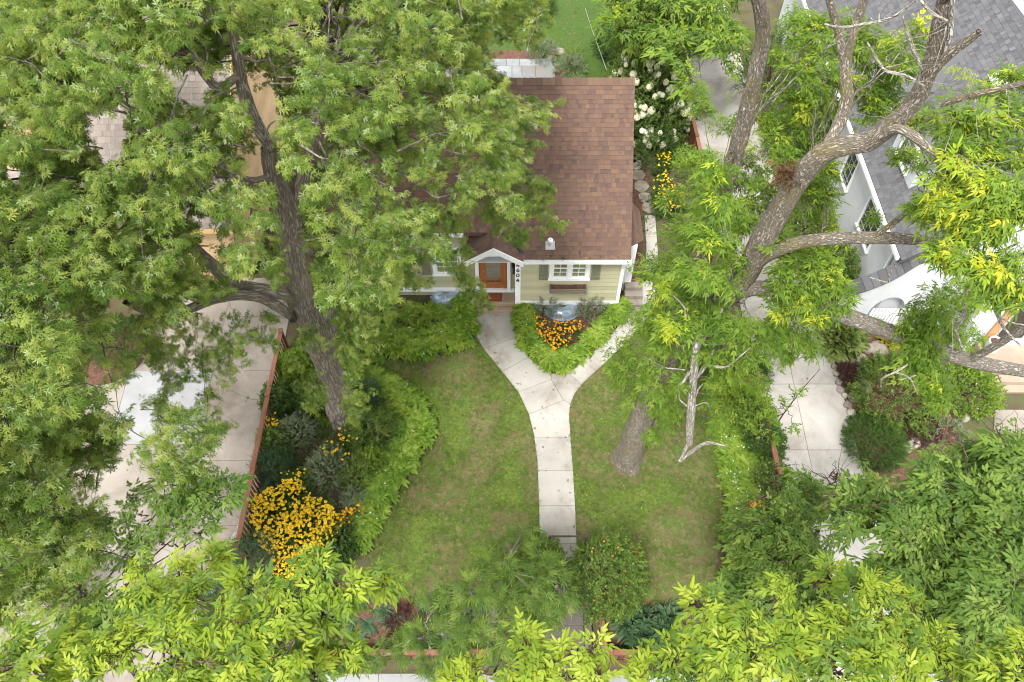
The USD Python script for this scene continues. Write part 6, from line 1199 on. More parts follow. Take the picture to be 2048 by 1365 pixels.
S = spline(np.column_stack([pc, [.36, .3, .25, .2, .13, .06]]), 90); v, f, nn, uv = tube(S[:, :3], S[:, 3], 30, .02, 7, 31, .2); mc.part('trunk', (v, f), 'maple_bark', n=nn, uv=uv); SC = [S[:, :3]]
for k, q in enumerate([[(-11.8, 6.8, 3.8, .15), (-12.6, 9, 7, .12), (-12.8, 11.5, 10, .08), (-12.6, 13.5, 12, .04)], [(-10.9, 6.8, 6, .12), (-9.6, 5.8, 8.5, .09), (-8.2, 5.2, 10.6, .05)], [(-10.2, 7, 7.8, .1), (-8.6, 9.2, 9.6, .07), (-7.4, 10.6, 11, .04)], [(-11.4, 6.8, 5, .1), (-13, 6, 8, .08), (-14, 6, 11, .04)]]):
    S = spline(q, 40); v, f, nn, uv = tube(S[:, :3], S[:, 3], 12, .008, 8, 33 + k, .2); mc.part('limb', (v, f), 'pale_twig', n=nn, uv=uv); SC.append(S[:, :3])
cc_ = Crown(603); SKC = np.vstack(SC)
fill(cc_, cc_.rng, MASK, (-9.8, 8.0, 9.6), np.array([5.2, 5.4, 4.4]), 160, 1.8, .56, 58, KM, (-11.0, 7.5), skel=SKC)
fill(cc_, cc_.rng, MASK, (-11.5, 14.5, 9.6), np.array([5.5, 5.5, 4.2]), 85, 2.0, .6, 54, KM, (-11.5, 12), skel=SKC)
fill(cc_, cc_.rng, px_poly([(-150, 640), (190, 700), (235, 820), (195, 960), (200, 1120), (150, 1220), (-150, 1250)]), (-10.5, 6.6, 8.0), np.array([4.6, 4.2, 3.6]), 90, 1.7, .6, 58, KM, (-12, 6.8), shell=(.5, 1.0), skel=SKC)
for (x0, y0, x1, y1, z, n_) in [(320, 610, 345, 765, 9.2, 22), (300, 640, 318, 720, 9, 16), (395, 610, 392, 730, 9, 20), (405, 690, 412, 800, 8.8, 14), (440, 620, 462, 735, 8.8, 16), (490, 590, 480, 700, 8.6, 12), (520, 600, 545, 690, 8, 14), (340, 760, 330, 790, 9, 8), (415, 790, 420, 870, 8.6, 9), (300, 830, 420, 870, 10.5, 30), (260, 860, 400, 950, 10.5, 34), (280, 820, 340, 830, 10.4, 20)]:
    s, e = G(x0, y0, z + .5), G(x1, y1, z); P, D, c2 = arm_sprigs(cc_.rng, s, e, .15, .28, n_ * 2, .5); cc_.add(P, D, KM, (.75, 1.0), True); cc_.tw.append(twig(s, c2, e, .008, .003, 8, 4, .02, cc_.rng))
print('maple c', cc_.finish(mc, protos(MAPLE, 'maple_leaf'), [TRUNKHOLE] + GAPS + [px_poly([(430, 640), (560, 660), (505, 960), (470, 1100), (210, 1250), (208, 1000), (250, 960), (400, 960), (440, 880)]), px_poly([(300, 770), (400, 745), (400, 820), (300, 800)])], twig_mat='dark_twig', mask=MASK.buffer(-8)))

# the ash on the right lawn -----------------------------------------------------------
asx = Thing('ash_tree', 'tall ash with ridged bark on the right lawn, forking towards the stucco house', 'tree', (*atY(1256, 938, 11.0)[:2], 0))
fa = lambda s, a: 1 + .5 * np.exp(-s / .4) * (1 + .55 * np.cos(a * 5 + .5)) + .06 * np.cos(a * 3 + s)
ta, _ = add_limb(asx, 'trunk', [(1250, 938, 11.12, 26), (1261, 900, 11.18, 25), (1278, 850, 11.2, 23), (1303, 785, 11.2, 21.5), (1330, 730, 11.2, 20.5), (1360, 655, 11.2, 20), (1388, 570, 11.2, 20), (1414, 480, 11.25, 17), (1446, 385, 11.3, 15), (1478, 290, 11.3, 15), (1497, 210, 11.3, 14.5), (1512, 140, 11.3, 14), (1526, 75, 11.3, 13), (1520, 20, 11.2, 11), (1505, -30, 11.1, 9)], 'ash_bark', .022, 64, 260, 41, 9, .14, flare=fa)
SK = [ta]
for k, (nm, pts, rg, m) in enumerate([('limb', [(1345, 700, 11.2, 16), (1390, 650, 11.15, 21), (1440, 605, 11.1, 22), (1485, 560, 11.0, 23), (1525, 480, 10.85, 23), (1562, 415, 10.75, 22), (1605, 350, 10.65, 21), (1648, 306, 10.5, 20), (1695, 290, 10.4, 19), (1738, 282, 10.3, 19), (1785, 248, 10.2, 17), (1832, 198, 10.15, 16), (1858, 140, 10.1, 15), (1874, 70, 10.05, 13), (1886, 0, 10, 11)], .016, 'ash_bark'),
        ('broken_stub', [(1848, 165, 10.1, 8), (1890, 118, 9.9, 9), (1930, 85, 9.75, 8.5), (1958, 66, 9.65, 7.5)], .008, 'ash_bark'),
        ('limb', [(1880, 130, 10.05, 7), (1897, 80, 10.0, 6), (1903, 30, 9.95, 5), (1908, -20, 9.9, 4)], .004, 'pale_twig'),
        ('limb', [(1480, 575, 11.0, 12), (1510, 530, 10.9, 14), (1545, 505, 10.75, 14), (1600, 486, 10.6, 12.5), (1680, 477, 10.4, 12), (1760, 476, 10.2, 12), (1830, 480, 10.05, 10), (1890, 488, 9.95, 8)], .009, 'ash_bark'),
        ('limb', [(1750, 472, 10.2, 5), (1785, 448, 10.15, 6), (1815, 425, 10.1, 6), (1850, 410, 10, 5), (1900, 395, 9.9, 4), (1960, 370, 9.8, 3)], .004, 'ash_bark'),
        ('limb', [(1440, 600, 11.1, 13), (1500, 578, 10.9, 15), (1560, 582, 10.6, 15), (1620, 606, 10.35, 15), (1680, 628, 10.1, 16), (1740, 650, 9.9, 16), (1800, 672, 9.75, 15), (1870, 700, 9.6, 15), (1950, 724, 9.45, 14), (2060, 745, 9.3, 12)], .009, 'ash_bark_grey'),
        ('limb', [(1648, 300, 10.5, 10), (1680, 245, 10.8, 12), (1694, 195, 11.0, 12), (1690, 130, 11.2, 10), (1705, 70, 11.3, 9), (1728, 0, 11.4, 8)], .006, 'ash_bark'),
        ('limb', [(1690, 130, 11.2, 8), (1675, 60, 11.3, 8), (1658, 0, 11.3, 7)], .005, 'ash_bark'),
        ('limb', [(1738, 286, 10.3, 10), (1790, 258, 10.0, 9), (1830, 275, 9.7, 9), (1860, 300, 9.5, 8), (1920, 330, 9.3, 6), (2000, 340, 9.1, 5)], .005, 'ash_bark'),
        ('limb', [(1880, 210, 9.6, 5), (1930, 195, 9.4, 6), (1980, 182, 9.2, 6), (2060, 165, 9, 5)], .004, 'ash_bark'),
        ('limb', [(1940, 720, 9.45, 8), (1985, 695, 9.3, 8), (2060, 650, 9.1, 7)], .004, 'ash_bark_grey')]):
    P, _ = add_limb(asx, nm, pts, m, rg, 30 if k in (0, 3, 5) else 14, 110 if k in (0, 3, 5) else 36, 50 + k, 11, .12); SK.append(P)
DEAD = [[(1404, 640, 10.0, 5), (1393, 690, 9.9, 8), (1388, 740, 9.8, 8.5), (1383, 800, 9.7, 8.5), (1380, 850, 9.6, 8), (1380, 888, 9.5, 6)], [(1380, 884, 9.5, 4), (1370, 900, 9.45, 3.5), (1362, 922, 9.4, 3.5)], [(1360, 922, 9.4, 4), (1380, 906, 9.4, 4), (1404, 890, 9.35, 3.5), (1420, 886, 9.3, 3), (1455, 893, 9.2, 1.5)], [(1392, 700, 9.9, 4), (1412, 670, 9.9, 4), (1428, 648, 9.9, 3.5), (1445, 618, 9.9, 2)], [(1395, 755, 9.8, 2.5), (1410, 735, 9.8, 3), (1428, 700, 9.8, 2)], [(1395, 752, 9.8, 2), (1412, 732, 9.8, 2.5), (1450, 735, 9.7, 2.5), (1475, 718, 9.6, 2), (1500, 696, 9.6, 1.2)], [(1378, 745, 9.75, 3), (1368, 762, 9.7, 3), (1358, 772, 9.65, 3), (1375, 782, 9.6, 2.5)], [(1374, 812, 9.6, 2.5), (1360, 800, 9.6, 2), (1358, 780, 9.6, 1.2)], [(1388, 800, 9.6, 2), (1396, 780, 9.6, 2), (1406, 768, 9.6, 1)], [(1390, 812, 9.6, 1.5), (1412, 806, 9.5, 1.2), (1420, 818, 9.5, .7)],
        [(1370, 740, 9.8, 1.2), (1330, 735, 9.8, 1.5), (1290, 715, 9.8, .8)], [(1410, 690, 9.9, 1.5), (1445, 688, 9.8, 1.5), (1470, 680, 9.8, .8)], [(1372, 632, 10, 2), (1366, 612, 10, 2), (1345, 590, 10, 1)]]
for d_ in DEAD: add_limb(asx, 'dead_branch', d_, 'pale_twig', .004 if d_[1][3] > 5 else 0, 10, 20, 70, 12, .2)
for d_ in [[(1650, 48, 10.2, 1.5), (1680, 55, 10, 2.5), (1730, 48, 9.8, 3), (1785, 35, 9.6, 3), (1830, 2, 9.4, 2)], [(1840, 0, 9.6, 3), (1862, 25, 9.6, 3.5), (1895, 42, 9.6, 2)], [(1735, 85, 9.8, 1.5), (1755, 120, 9.8, 2.5), (1772, 142, 9.8, 3), (1812, 152, 9.8, 3), (1848, 172, 9.9, 2)], [(1805, 30, 9.7, 2), (1815, 70, 9.8, 2.5), (1830, 110, 9.9, 3), (1845, 140, 10, 2)], [(1925, 700, 8.6, 2.5), (1912, 660, 8.4, 3.5), (1928, 630, 8.3, 4), (1932, 590, 8.2, 4), (1940, 555, 8.2, 3)], [(2040, 690, 8.3, 2), (2010, 660, 8.3, 3), (1995, 630, 8.3, 4), (1985, 605, 8.2, 4), (1965, 575, 8.2, 4), (1945, 545, 8.2, 3)], [(2048, 650, 8.3, 1), (2020, 645, 8.3, 2), (1996, 632, 8.3, 2)], [(1945, 545, 8.2, 4), (1975, 530, 8.2, 3.5), (2000, 505, 8.2, 3), (2040, 485, 8.2, 2)], [(1762, 775, 8.4, 1), (1764, 758, 8.4, 2), (1790, 745, 8.4, 2.5), (1815, 730, 8.5, 2)], [(1790, 745, 8.4, 1.5), (1820, 758, 8.4, 1.8), (1835, 790, 8.3, 1)], [(1800, 760, 8.4, 1), (1832, 752, 8.4, 1.5)], [(1740, 555, 9.6, 1), (1775, 565, 9.5, 2), (1780, 545, 9.5, 1.5), (1800, 525, 9.5, 1)]]:
    P, _ = add_limb(asx, 'dead_twig', d_, 'pale_twig', 0, 7, 18)
# bare side twigs along the dead branches
r = np.random.default_rng(611); tw = []
for src in ([(1690, 55, 10), (1785, 35, 9.6)], [(1760, 130, 9.8), (1840, 165, 9.9)], [(1815, 70, 9.8), (1845, 140, 10)], [(1870, 120, 10), (1900, 30, 9.9)], [(1840, 200, 10), (1740, 280, 10.2)], [(1905, 640, 8.4), (1935, 600, 8.2)], [(1985, 610, 8.2), (2020, 650, 8.3)], [(1388, 720, 9.8), (1384, 850, 9.6)], [(1420, 660, 9.9), (1500, 700, 9.6)], [(1930, 200, 9.4), (2030, 175, 9.0)], [(1880, 300, 9.4), (2000, 340, 9.0)]):
    for k in range(9):
        t = r.uniform(0, 1); p = atY(*(np.array(src[0]) * (1 - t) + np.array(src[1]) * t)); e = p + r.normal(0, .3, 3); tw.append(twig(p, (p + e) / 2 + r.normal(0, .06, 3), e, .007, .002, 6, 4, .01, r))
v, f, nn, uv = join(tw); asx.part('bare_twigs', (v, f), 'pale_twig', n=nn, uv=uv, kind='stuff')
SKS = np.vstack(SK)
CL = [(1500, 250, 48, 12, .25), (1545, 300, 48, 12, .2), (1580, 262, 40, 12, 0), (1568, 342, 36, 11, .1), (1410, 225, 35, 9, 0), (1395, 190, 30, 8, 0), (1400, 330, 50, 9, .05), (1440, 370, 45, 10, 0), (1390, 390, 42, 9, 0), (1425, 430, 45, 10, .05), (1478, 425, 32, 10.5, 0), (1500, 150, 32, 12, 0), (1490, 190, 28, 12, 0), (1530, 380, 30, 11, 0),
      (1360, 460, 50, 8, 0), (1410, 500, 55, 9, 0), (1340, 530, 46, 8, 0), (1300, 560, 40, 7, .1), (1380, 570, 52, 9, 0), (1335, 575, 24, 9, 1), (1325, 620, 46, 8, .1), (1343, 652, 30, 9, .8), (1380, 640, 32, 9, .3), (1310, 680, 42, 6.5, 0), (1280, 640, 30, 6, 0), (1262, 690, 22, 6, 0), (1250, 745, 36, 4, 0), (1290, 780, 42, 4, 0), (1330, 815, 36, 5, 0), (1240, 715, 30, 4, 0), (1420, 620, 48, 9, 0), (1460, 660, 45, 9, 0), (1500, 690, 45, 8, 0), (1440, 745, 42, 6, 0), (1400, 790, 36, 4, 0), (1345, 775, 30, 5, 0), (1430, 840, 30, 3.5, 0), (1305, 870, 22, 5, 0), (1450, 560, 36, 10, 0), (1475, 510, 30, 10, .05), (1380, 720, 30, 5, 0), (1452, 335, 34, 12.6, .05), (1436, 405, 38, 12, .05), (1420, 470, 40, 11.5, .05), (1400, 540, 40, 11, 0), (1340, 700, 30, 8, 0), (1372, 758, 28, 7, 0), (1312, 758, 32, 6, 0), (1335, 825, 28, 5, 0), (1400, 700, 30, 8, 0), (1462, 255, 34, 10, 0), (1500, 330, 38, 10.5, .05), (1490, 372, 36, 10.5, 0), (1520, 415, 34, 10.5, .05), (1470, 450, 38, 10.5, 0), (1350, 400, 36, 7, 0), (1375, 330, 32, 8, 0), (1780, 205, 38, 12.5, .1), (1815, 245, 34, 12.4, .1), (1750, 140, 34, 12.8, 0), (1700, 60, 36, 13, 0), (1555, 120, 36, 12, .1), (1560, 480, 36, 10.5, 0), (1690, 590, 28, 9.6, 0), (1730, 560, 26, 9.4, 0),
      (1600, 385, 52, 11, .05), (1650, 400, 55, 11, .1), (1645, 450, 42, 10, .05), (1560, 530, 42, 10, .05), (1620, 540, 55, 10, .05), (1660, 565, 48, 10, .1), (1600, 590, 42, 9.6, .05), (1565, 605, 36, 9.2, .1), (1640, 612, 40, 9.6, .1), (1690, 535, 32, 9.5, 0), (1560, 650, 40, 8, 0), (1600, 665, 34, 7.4, 0), (1520, 640, 42, 8.4, 0), (1560, 715, 30, 6, 0), (1615, 690, 22, 7, 0), (1500, 765, 30, 5, 0), (1540, 680, 30, 7, 0), (1660, 350, 36, 11, .1),
      (1620, 100, 58, 13, .15), (1600, 155, 52, 13, .2), (1572, 205, 42, 12.5, .15), (1640, 55, 46, 13, .1), (1590, 55, 42, 12.5, 0), (1650, 150, 38, 13, .3), (1765, 175, 36, 12.5, .1), (1800, 95, 48, 13.5, .15), (1745, 85, 46, 13, .1), (1850, 65, 26, 13.8, .9), (1795, 130, 26, 13.5, .7), (1705, 110, 36, 13, .1), (1640, 210, 38, 12.5, .15), (1690, 170, 30, 12.8, .1), (1730, 200, 34, 12.5, .1), (1760, 235, 30, 12.4, .1), (1760, 330, 38, 10.5, 0), (1740, 350, 36, 10.5, 0), (1785, 405, 40, 10, 0), (1770, 450, 30, 10, 0), (1820, 320, 30, 11, .1), (1700, 330, 26, 10.8, 0),
      (1890, 235, 55, 14, .25), (1950, 262, 55, 14, .35), (1915, 310, 52, 14, .4), (1970, 325, 52, 14, .25), (1895, 352, 48, 13.6, .6), (1945, 395, 55, 13.6, .7), (1990, 375, 48, 14, .5), (2025, 300, 48, 14, .25), (1980, 440, 52, 13.6, .5), (2035, 420, 48, 13.8, .35), (1925, 455, 40, 13.2, .8), (1945, 520, 44, 13.2, .5), (2000, 520, 46, 13.2, .45), (2035, 245, 46, 14, .2), (1895, 500, 30, 12.8, .8), (1985, 575, 44, 12.8, .35), (2035, 570, 38, 12.8, .1), (1930, 145, 26, 13, .1), (2030, 160, 34, 13.6, .1), (1990, 200, 36, 13.6, .15), (1840, 250, 32, 12.8, .2), (1860, 420, 34, 12.6, .3), (1915, 85, 22, 13, 0),
      (1850, 590, 52, 10, 0), (1800, 605, 42, 9.5, 0), (1870, 540, 38, 10, 0), (1830, 650, 48, 9.2, 0), (1890, 640, 46, 9.2, .1), (1930, 680, 36, 8.6, 0), (1850, 705, 40, 8.6, 0), (1800, 560, 26, 9.4, 0), (1850, 745, 36, 8.4, .15), (1885, 775, 30, 8, 0), (1905, 600, 36, 9.6, .1), (1780, 660, 20, 9, 0), (1830, 690, 30, 8.8, 0)]
ca, cy = Crown(610), Crown(612)
for (x, y, rp, z, yl) in CL:
    yl = yl if (x > 1875 or yl > .7) else yl * .35
    n_ = int(48 * (rp / 45) ** 1.6) + 10
    clump(ca, ca.rng, x, y, rp, z, KM, max(8, int(n_ * (1 - yl * .8))), (.55, .88), SKS)
    if yl: clump(cy, cy.rng, x + cy.rng.normal(0, rp * .25), y + cy.rng.normal(0, rp * .25), rp * (.45 + .35 * yl), z + .1, KM, max(3, int(n_ * yl * .4)), (.55, .85), SKS)
AH = [px_poly(p) for p in ([(1215, 930), (1235, 870), (1262, 830), (1310, 838), (1296, 880), (1285, 950)], [(1322, 705), (1362, 700), (1345, 755), (1318, 760)], [(1470, 170), (1545, -40), (1560, 60), (1520, 190), (1505, 280), (1465, 280)], [(1505, 500), (1470, 570), (1505, 560), (1560, 470), (1610, 380), (1660, 325), (1740, 305), (1800, 265), (1870, 150), (1900, 20), (1860, 20), (1840, 150), (1790, 215), (1730, 262), (1650, 275), (1590, 340), (1545, 410)], [(1645, 462), (1800, 462), (1800, 492), (1645, 492)], [(1665, 612), (1760, 640), (1820, 672), (1810, 692), (1740, 670), (1660, 640)], [(1890, 688), (2048, 725), (2048, 770), (1950, 745), (1880, 720)], [(1855, 140), (1960, 55), (1970, 75), (1880, 165)], [(1375, 690), (1402, 690), (1396, 890), (1368, 890)], [(1690, 490), (1745, 500), (1740, 540), (1705, 530)], [(1960, 600), (2048, 590), (2048, 720), (1955, 700)], [(1688, 312), (1770, 300), (1800, 330), (1862, 480), (1850, 520), (1760, 590), (1705, 590), (1690, 500), (1740, 500), (1770, 440), (1700, 420)], [(1665, 360), (1700, 330), (1700, 590), (1665, 560)], [(1830, 500), (1900, 560), (1760, 640), (1740, 600)], [(1880, 25), (1990, -10), (2060, -10), (2060, 140), (1990, 150), (1905, 220)], [(1725, 580), (1760, 575), (1770, 630), (1690, 615)], [(1505, 590), (1540, 600), (1530, 640), (1500, 630)], [(1560, 740), (1660, 700), (1700, 850), (1560, 850)])]
print('ash', ca.finish(asx, protos(ASH, 'ash_leaf'), AH, twig_mat='grey_twig', flatten=.6), cy.finish(asx, protos(ASH, 'yellow_leaf'), AH[2:4], part='yellow_sprays', flatten=.6))
ne = Thing('leaf_nest', 'clump of dry brown leaves caught beside the ash limb', 'nest', atY(1572, 345, 10.6))
r = np.random.default_rng(613); c = atY(1572, 345, 10.62); n_ = 60; ne.inst('dry_leaves', protos(BUSH, 'brown_leaf'), c + r.normal(0, .075, (n_, 3)), quats(r.normal(0, 1, (n_, 3)), np.array([[0, 0, 1.0]]), r.uniform(0, 6, n_)), r.uniform(.5, 1, n_), r.integers(0, 4, n_))
ne.part('twigs', join([twig(c + r.normal(0, .1, 3), c, c + r.normal(0, .2, 3), .006, .003, 5, 4) for _ in range(14)])[:2], 'brown_twig')

# lime leaved street trees right under the camera ------------------------------------------
def street_tree(label, base, top, CLs, seed, forms, m, per, scale, tm='pale_twig', kinds=6, name='street_tree', arms=4, holes=(), bark_='ash_bark_grey', flat=.55, group=None, rb=.2, mask=None, fl=.35):
    rng = np.random.default_rng(seed); t = Thing(name, label, 'tree', (base[0], base[1], base[2]), group)
    pts = np.array([[*base, rb], [base[0] + .1, base[1] + .05, base[2] + (top[2] - base[2]) * .35, rb * .8], [(base[0] + top[0]) / 2, (base[1] + top[1]) / 2, base[2] + (top[2] - base[2]) * .68, rb * .5], [*top, rb * .15]])
    S = spline(pts, 60); v, f, nn, uv = tube(S[:, :3], S[:, 3], 18, .006, 9, seed, .12, lambda s, a: 1 + .4 * np.exp(-s / .3)); t.part('trunk', (v, f), bark_, n=nn, uv=uv); sk = [S[20:, :3]]
    cr = Crown(seed + 1); cs = [G(x, y, z) for x, y, rp, z in CLs]
    # limbs from the trunk towards groups of sprays
    idx = list(range(0, len(cs), 4))
    for i in idx:
        e = cs[i] - [0, 0, .25]; k = sk[0][np.argmin(np.abs(sk[0][:, 2] - (e[2] - np.linalg.norm(e[:2] - np.array(top[:2])) * .75)))]
        P = spline([k, (k + e) / 2 + [0, 0, .2] + rng.normal(0, .15, 3), e], 18); v, f, nn, uv = tube(P, np.linspace(.022, .006, 18), 6, 0, 8, i, .15); t.part('limb', (v, f), tm, n=nn, uv=uv); sk.append(P)
    SK_ = np.vstack(sk)
    for x, y, rp, z in CLs: clump(cr, cr.rng, x, y, rp, z, list(range(len(forms))), int(per * (rp / 45) ** 1.5) + 5, scale, SK_, flat, arms, .009)
    n = cr.finish(t, protos(forms, m), holes, twig_mat=tm, mask=mask, flatten=fl, rollsd=.4); print(label[:24], n); return t
LM = ['lime_leaf', 'lime_leaf', 'ash_leaf', 'lime_leaf', 'deep_leaf', 'lime_leaf']
LH = [px_poly([(470, 940), (760, 940), (745, 1060), (690, 1085), (640, 1105), (605, 1150), (560, 1185), (520, 1170), (480, 1100)])]
street_tree('lime green ash at the bottom left whose crown nearly reaches the camera', (-4.2, 1.4, -.9), (-3.6, 1.2, 12.4), [(30, 1315, 60, 14.5), (100, 1335, 60, 14.5), (180, 1330, 60, 15), (250, 1295, 60, 15), (330, 1310, 60, 15.3), (400, 1285, 55, 15.3), (460, 1335, 60, 15.5), (300, 1190, 48, 14.5), (350, 1150, 42, 14), (390, 1200, 42, 14.5), (330, 1240, 50, 15), (285, 1140, 32, 13.5), (420, 1125, 36, 13.5), (480, 1275, 50, 15.5), (540, 1245, 52, 15.5), (600, 1185, 52, 15.5), (640, 1145, 42, 15.5), (700, 1165, 46, 15.5), (760, 1170, 30, 15), (580, 1110, 24, 15), (650, 1225, 42, 15.2), (560, 1315, 48, 15.5), (630, 1300, 46, 15), (690, 1300, 30, 15), (500, 1185, 36, 15), (470, 1225, 36, 15), (0, 1360, 50, 15), (380, 1350, 50, 15.4), (620, 1350, 40, 15), (150, 1270, 36, 14)], 620, LIME, LM, 22, (.55, .85), 'brown_twig', holes=LH)
street_tree('slim lime green sapling tops over the front steps at bottom centre', (1.0, 1.6, -.9), (.7, 1.2, 12.4), [(1048, 1290, 20, 15.6), (1088, 1332, 26, 15.8), (1036, 1346, 24, 15.6), (1138, 1312, 17, 15.8), (1184, 1302, 15, 15.8), (1122, 1354, 15, 15.8), (950, 1336, 30, 15), (915, 1355, 26, 15), (1192, 1348, 20, 15.8)], 630, LIME, 'lime_leaf', 14, (.55, .8), 'brown_twig')
street_tree('lime green ash at the bottom right below the camera', (5.0, 1.4, -.9), (4.4, 1.2, 12.4), [(1402, 1212, 26, 15.5), (1420, 1250, 32, 15.5), (1392, 1290, 32, 15), (1450, 1302, 38, 15.5), (1350, 1322, 26, 15), (1300, 1342, 30, 15), (1550, 1200, 22, 15.5), (1482, 1252, 32, 15.5), (1510, 1312, 44, 15.5), (1570, 1292, 44, 15.5), (1630, 1282, 48, 15.5), (1690, 1250, 46, 15.4), (1680, 1322, 52, 15.5), (1750, 1232, 42, 15), (1740, 1292, 48, 15.4), (1800, 1262, 42, 15), (1810, 1322, 48, 15), (1702, 1180, 30, 14.4), (1762, 1180, 32, 14.4), (1822, 1212, 30, 14.4), (1862, 1292, 42, 14.5), (1902, 1332, 36, 14.5), (1980, 1342, 42, 14.8), (2032, 1302, 36, 14.8), (2042, 1352, 36, 14.8), (1590, 1345, 44, 15.4), (1420, 1350, 40, 15), (1490, 1355, 40, 15.2),  (1660, 1150, 24, 14)], 640, LIME, LM, 22, (.55, .85), 'brown_twig')
# broad leaved tree at the lower right, two layers
rng = np.random.default_rng(650)
def sample(poly, n, zr, rr):
    pts = area_points(px_poly(poly), rng, n); return [(x, y, rng.uniform(*rr), rng.uniform(*zr)) for x, y in pts]
DM1 = px_poly([(1660, 1010), (1690, 960), (1735, 920), (1765, 965), (1810, 985), (1850, 930), (1900, 890), (1960, 870), (2120, 850), (2120, 1400), (1920, 1400), (1880, 1260), (1780, 1200), (1700, 1150), (1680, 1080), (1650, 1050)])
DM2 = px_poly([(1448, 1050), (1500, 1020), (1540, 985), (1575, 940), (1630, 945), (1680, 1000), (1680, 1080), (1645, 1130), (1700, 1220), (1640, 1320), (1460, 1320), (1432, 1190), (1470, 1120)])
DH = [px_poly(p) for p in ([(1600, 1040), (1660, 1000), (1690, 1060), (1640, 1090)], [(1640, 1060), (1680, 1050), (1670, 1085), (1640, 1090)], [(1700, 1060), (1760, 1070), (1790, 1130), (1720, 1170), (1690, 1120)], [(1840, 1070), (1880, 1090), (1870, 1120), (1835, 1110)], [(1790, 1210), (1830, 1190), (1840, 1260), (1800, 1265)])]
street_tree('broad dark leaved tree at the right edge over the lower driveway', (9.8, 3.0, -.9), (9.0, 4.6, 11.8), sample([(1640, 905), (1700, 895), (1740, 930), (1800, 960), (1850, 880), (1900, 850), (1960, 850), (2110, 840), (2110, 1370), (1930, 1370), (1880, 1240), (1780, 1190), (1680, 1140), (1640, 1060), (1600, 1000)], 92, (9.5, 12.0), (34, 58)), 651, DEEP, 'deep_leaf', 46, (.95, 1.35), 'brown_twig', holes=DH, name='broadleaf_tree', bark_='ash_bark', mask=DM1.buffer(-22))
street_tree('lower rounded dark green tree beside the right lawn border', (5.9, 5.6, -.6), (6.0, 5.9, 7.6), sample([(1455, 1010), (1520, 975), (1590, 920), (1660, 970), (1680, 1090), (1640, 1140), (1700, 1210), (1640, 1300), (1470, 1300), (1442, 1180), (1480, 1090)], 72, (5.5, 8.2), (36, 56)), 655, DEEP, 'deep_leaf', 54, (.9, 1.3), 'brown_twig', holes=DH, name='broadleaf_tree', bark_='ash_bark', mask=DM2.buffer(-22))
street_tree('thin dark stemmed young tree over the lower parking pad', (-7.9, 3.4, -.9), (-7.4, 4.6, 10), [(360, 940, 30, 10), (392, 970, 32, 10), (340, 992, 32, 10), (420, 990, 24, 10), (455, 985, 18, 10), (290, 1000, 15, 9.6), (270, 1030, 14, 9.6), (350, 1045, 14, 9.8), (392, 1062, 20, 10), (200, 1060, 16, 9.4), (225, 1200, 30, 10), (255, 1175, 26, 10), (170, 1190, 26, 9.6), (160, 1270, 40, 10), (140, 1225, 36, 9.8), (230, 1240, 30, 10), (255, 1110, 12, 9.8), (310, 1085, 12, 10)], 660, DEEP, 'deep_leaf', 30, (.9, 1.2), 'dark_twig', arms=3, name='young_tree', bark_='dark_twig', rb=.09)
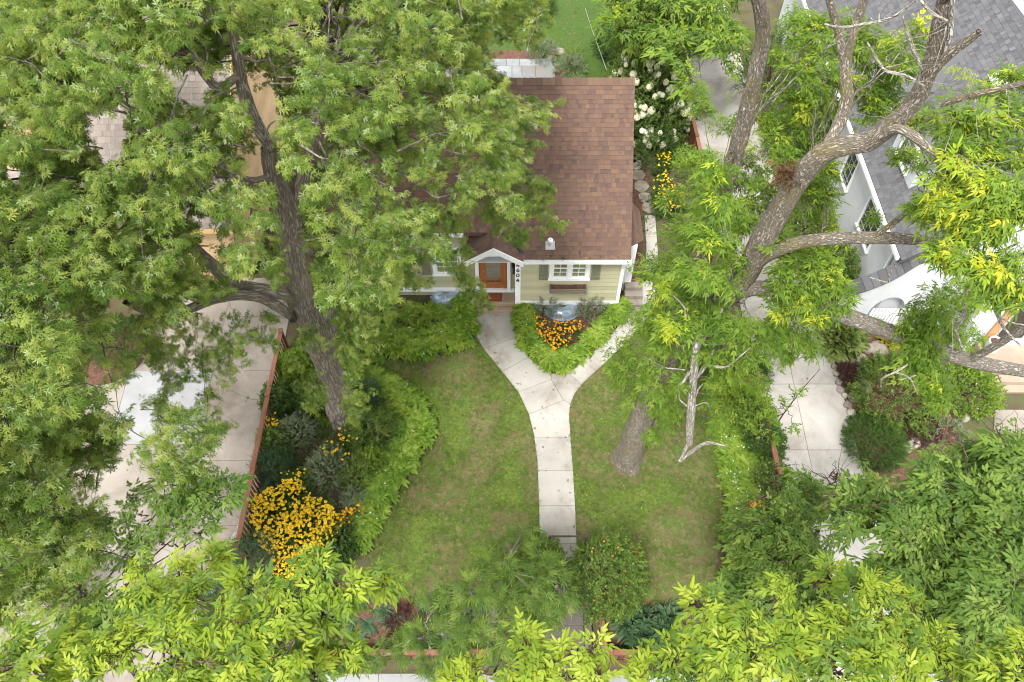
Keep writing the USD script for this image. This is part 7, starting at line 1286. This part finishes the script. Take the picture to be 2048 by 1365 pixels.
street_tree('feathery leaved small tree left of the front steps', (-.5, 6.6, -.35), (.2, 6.9, 4.8), [(1000, 1130, 40, 4.6), (1050, 1170, 48, 4.8), (1090, 1135, 34, 4.4), (1075, 1190, 32, 4.4), (950, 1180, 48, 5), (1000, 1215, 48, 5), (1035, 1250, 38, 4.6), (920, 1240, 42, 4.8), (980, 1272, 42, 4.8), (900, 1185, 28, 4.8), (1030, 1085, 34, 4), (860, 1215, 30, 4.6), (1108, 1152, 32, 4.3), (1118, 1195, 28, 4.2), (1085, 1232, 28, 4), (900, 1290, 34, 4.2), (840, 1270, 30, 4), (800, 1295, 30, 3.4), (860, 1325, 34, 3.4), (950, 1330, 36, 3.6), (1010, 1330, 30, 3.6), (760, 1315, 26, 3)], 665, FINE, 'deep_leaf', 32, (.85, 1.15), 'pale_twig', name='small_tree', bark_='ash_bark_grey', rb=.1)
street_tree('pale tipped leafy tree behind the hydrangea at the top right', (8.6, 32.0, -.1), (8.4, 32, 5.6), sample([(1225, -60), (1480, -60), (1478, 40), (1450, 120), (1405, 190), (1372, 150), (1330, 100), (1262, 95), (1228, 50)], 70, (3.2, 6.0), (26, 40)), 670, BUSH + ASH[:2], ['deep_leaf', 'lime_leaf', 'deep_leaf', 'shrub_leaf', 'ash_leaf', 'deep_leaf'], 44, (1.3, 2.0), 'brown_twig', name='garden_tree', bark_='ash_bark', holes=[px_poly([(1385, 120), (1430, 100), (1450, 150), (1430, 240), (1392, 300), (1380, 200)])])
street_tree('nearly bare young tree with few yellow leaves by the right fence', (8.35, 12.3, -.3), (8.8, 12.4, 3.4), [(1590, 785, 12, 2.6), (1555, 830, 12, 2.4), (1530, 840, 14, 2.4), (1585, 850, 8, 2.6), (1520, 870, 14, 2.2), (1545, 880, 12, 2), (1490, 800, 14, 2.2), (1500, 850, 14, 2.2), (1570, 800, 8, 2.6)], 675, BUSH, 'ash_leaf', 9, (.8, 1.1), 'brown_twig', arms=3, name='bare_sapling', bark_='dark_twig', rb=.02)
# dead white snag at the lower right
sn = Thing('dead_snag', 'white dead branches standing up at the lower right corner', 'dead tree', (6.9, 4.0, 5.0))
for d_ in [[(2010, 1375, 3.6, 6), (1985, 1330, 3.9, 6), (1960, 1290, 4.1, 5), (1930, 1255, 4.3, 5), (1910, 1225, 4.45, 3.5), (1892, 1198, 4.6, 1.5)], [(1980, 1320, 3.95, 4), (1976, 1280, 4.2, 3.5), (1950, 1240, 4.4, 3), (1925, 1215, 4.5, 1.5)], [(1984, 1320, 3.95, 3), (1978, 1290, 4.2, 2.5), (1970, 1255, 4.3, 1.2)], [(1960, 1320, 3.95, 2), (1930, 1290, 4.1, 2), (1905, 1260, 4.2, 1)]]: add_limb(sn, 'dead_branch', d_, 'pale_twig', .003, 8, 22, 5, 12, .2)
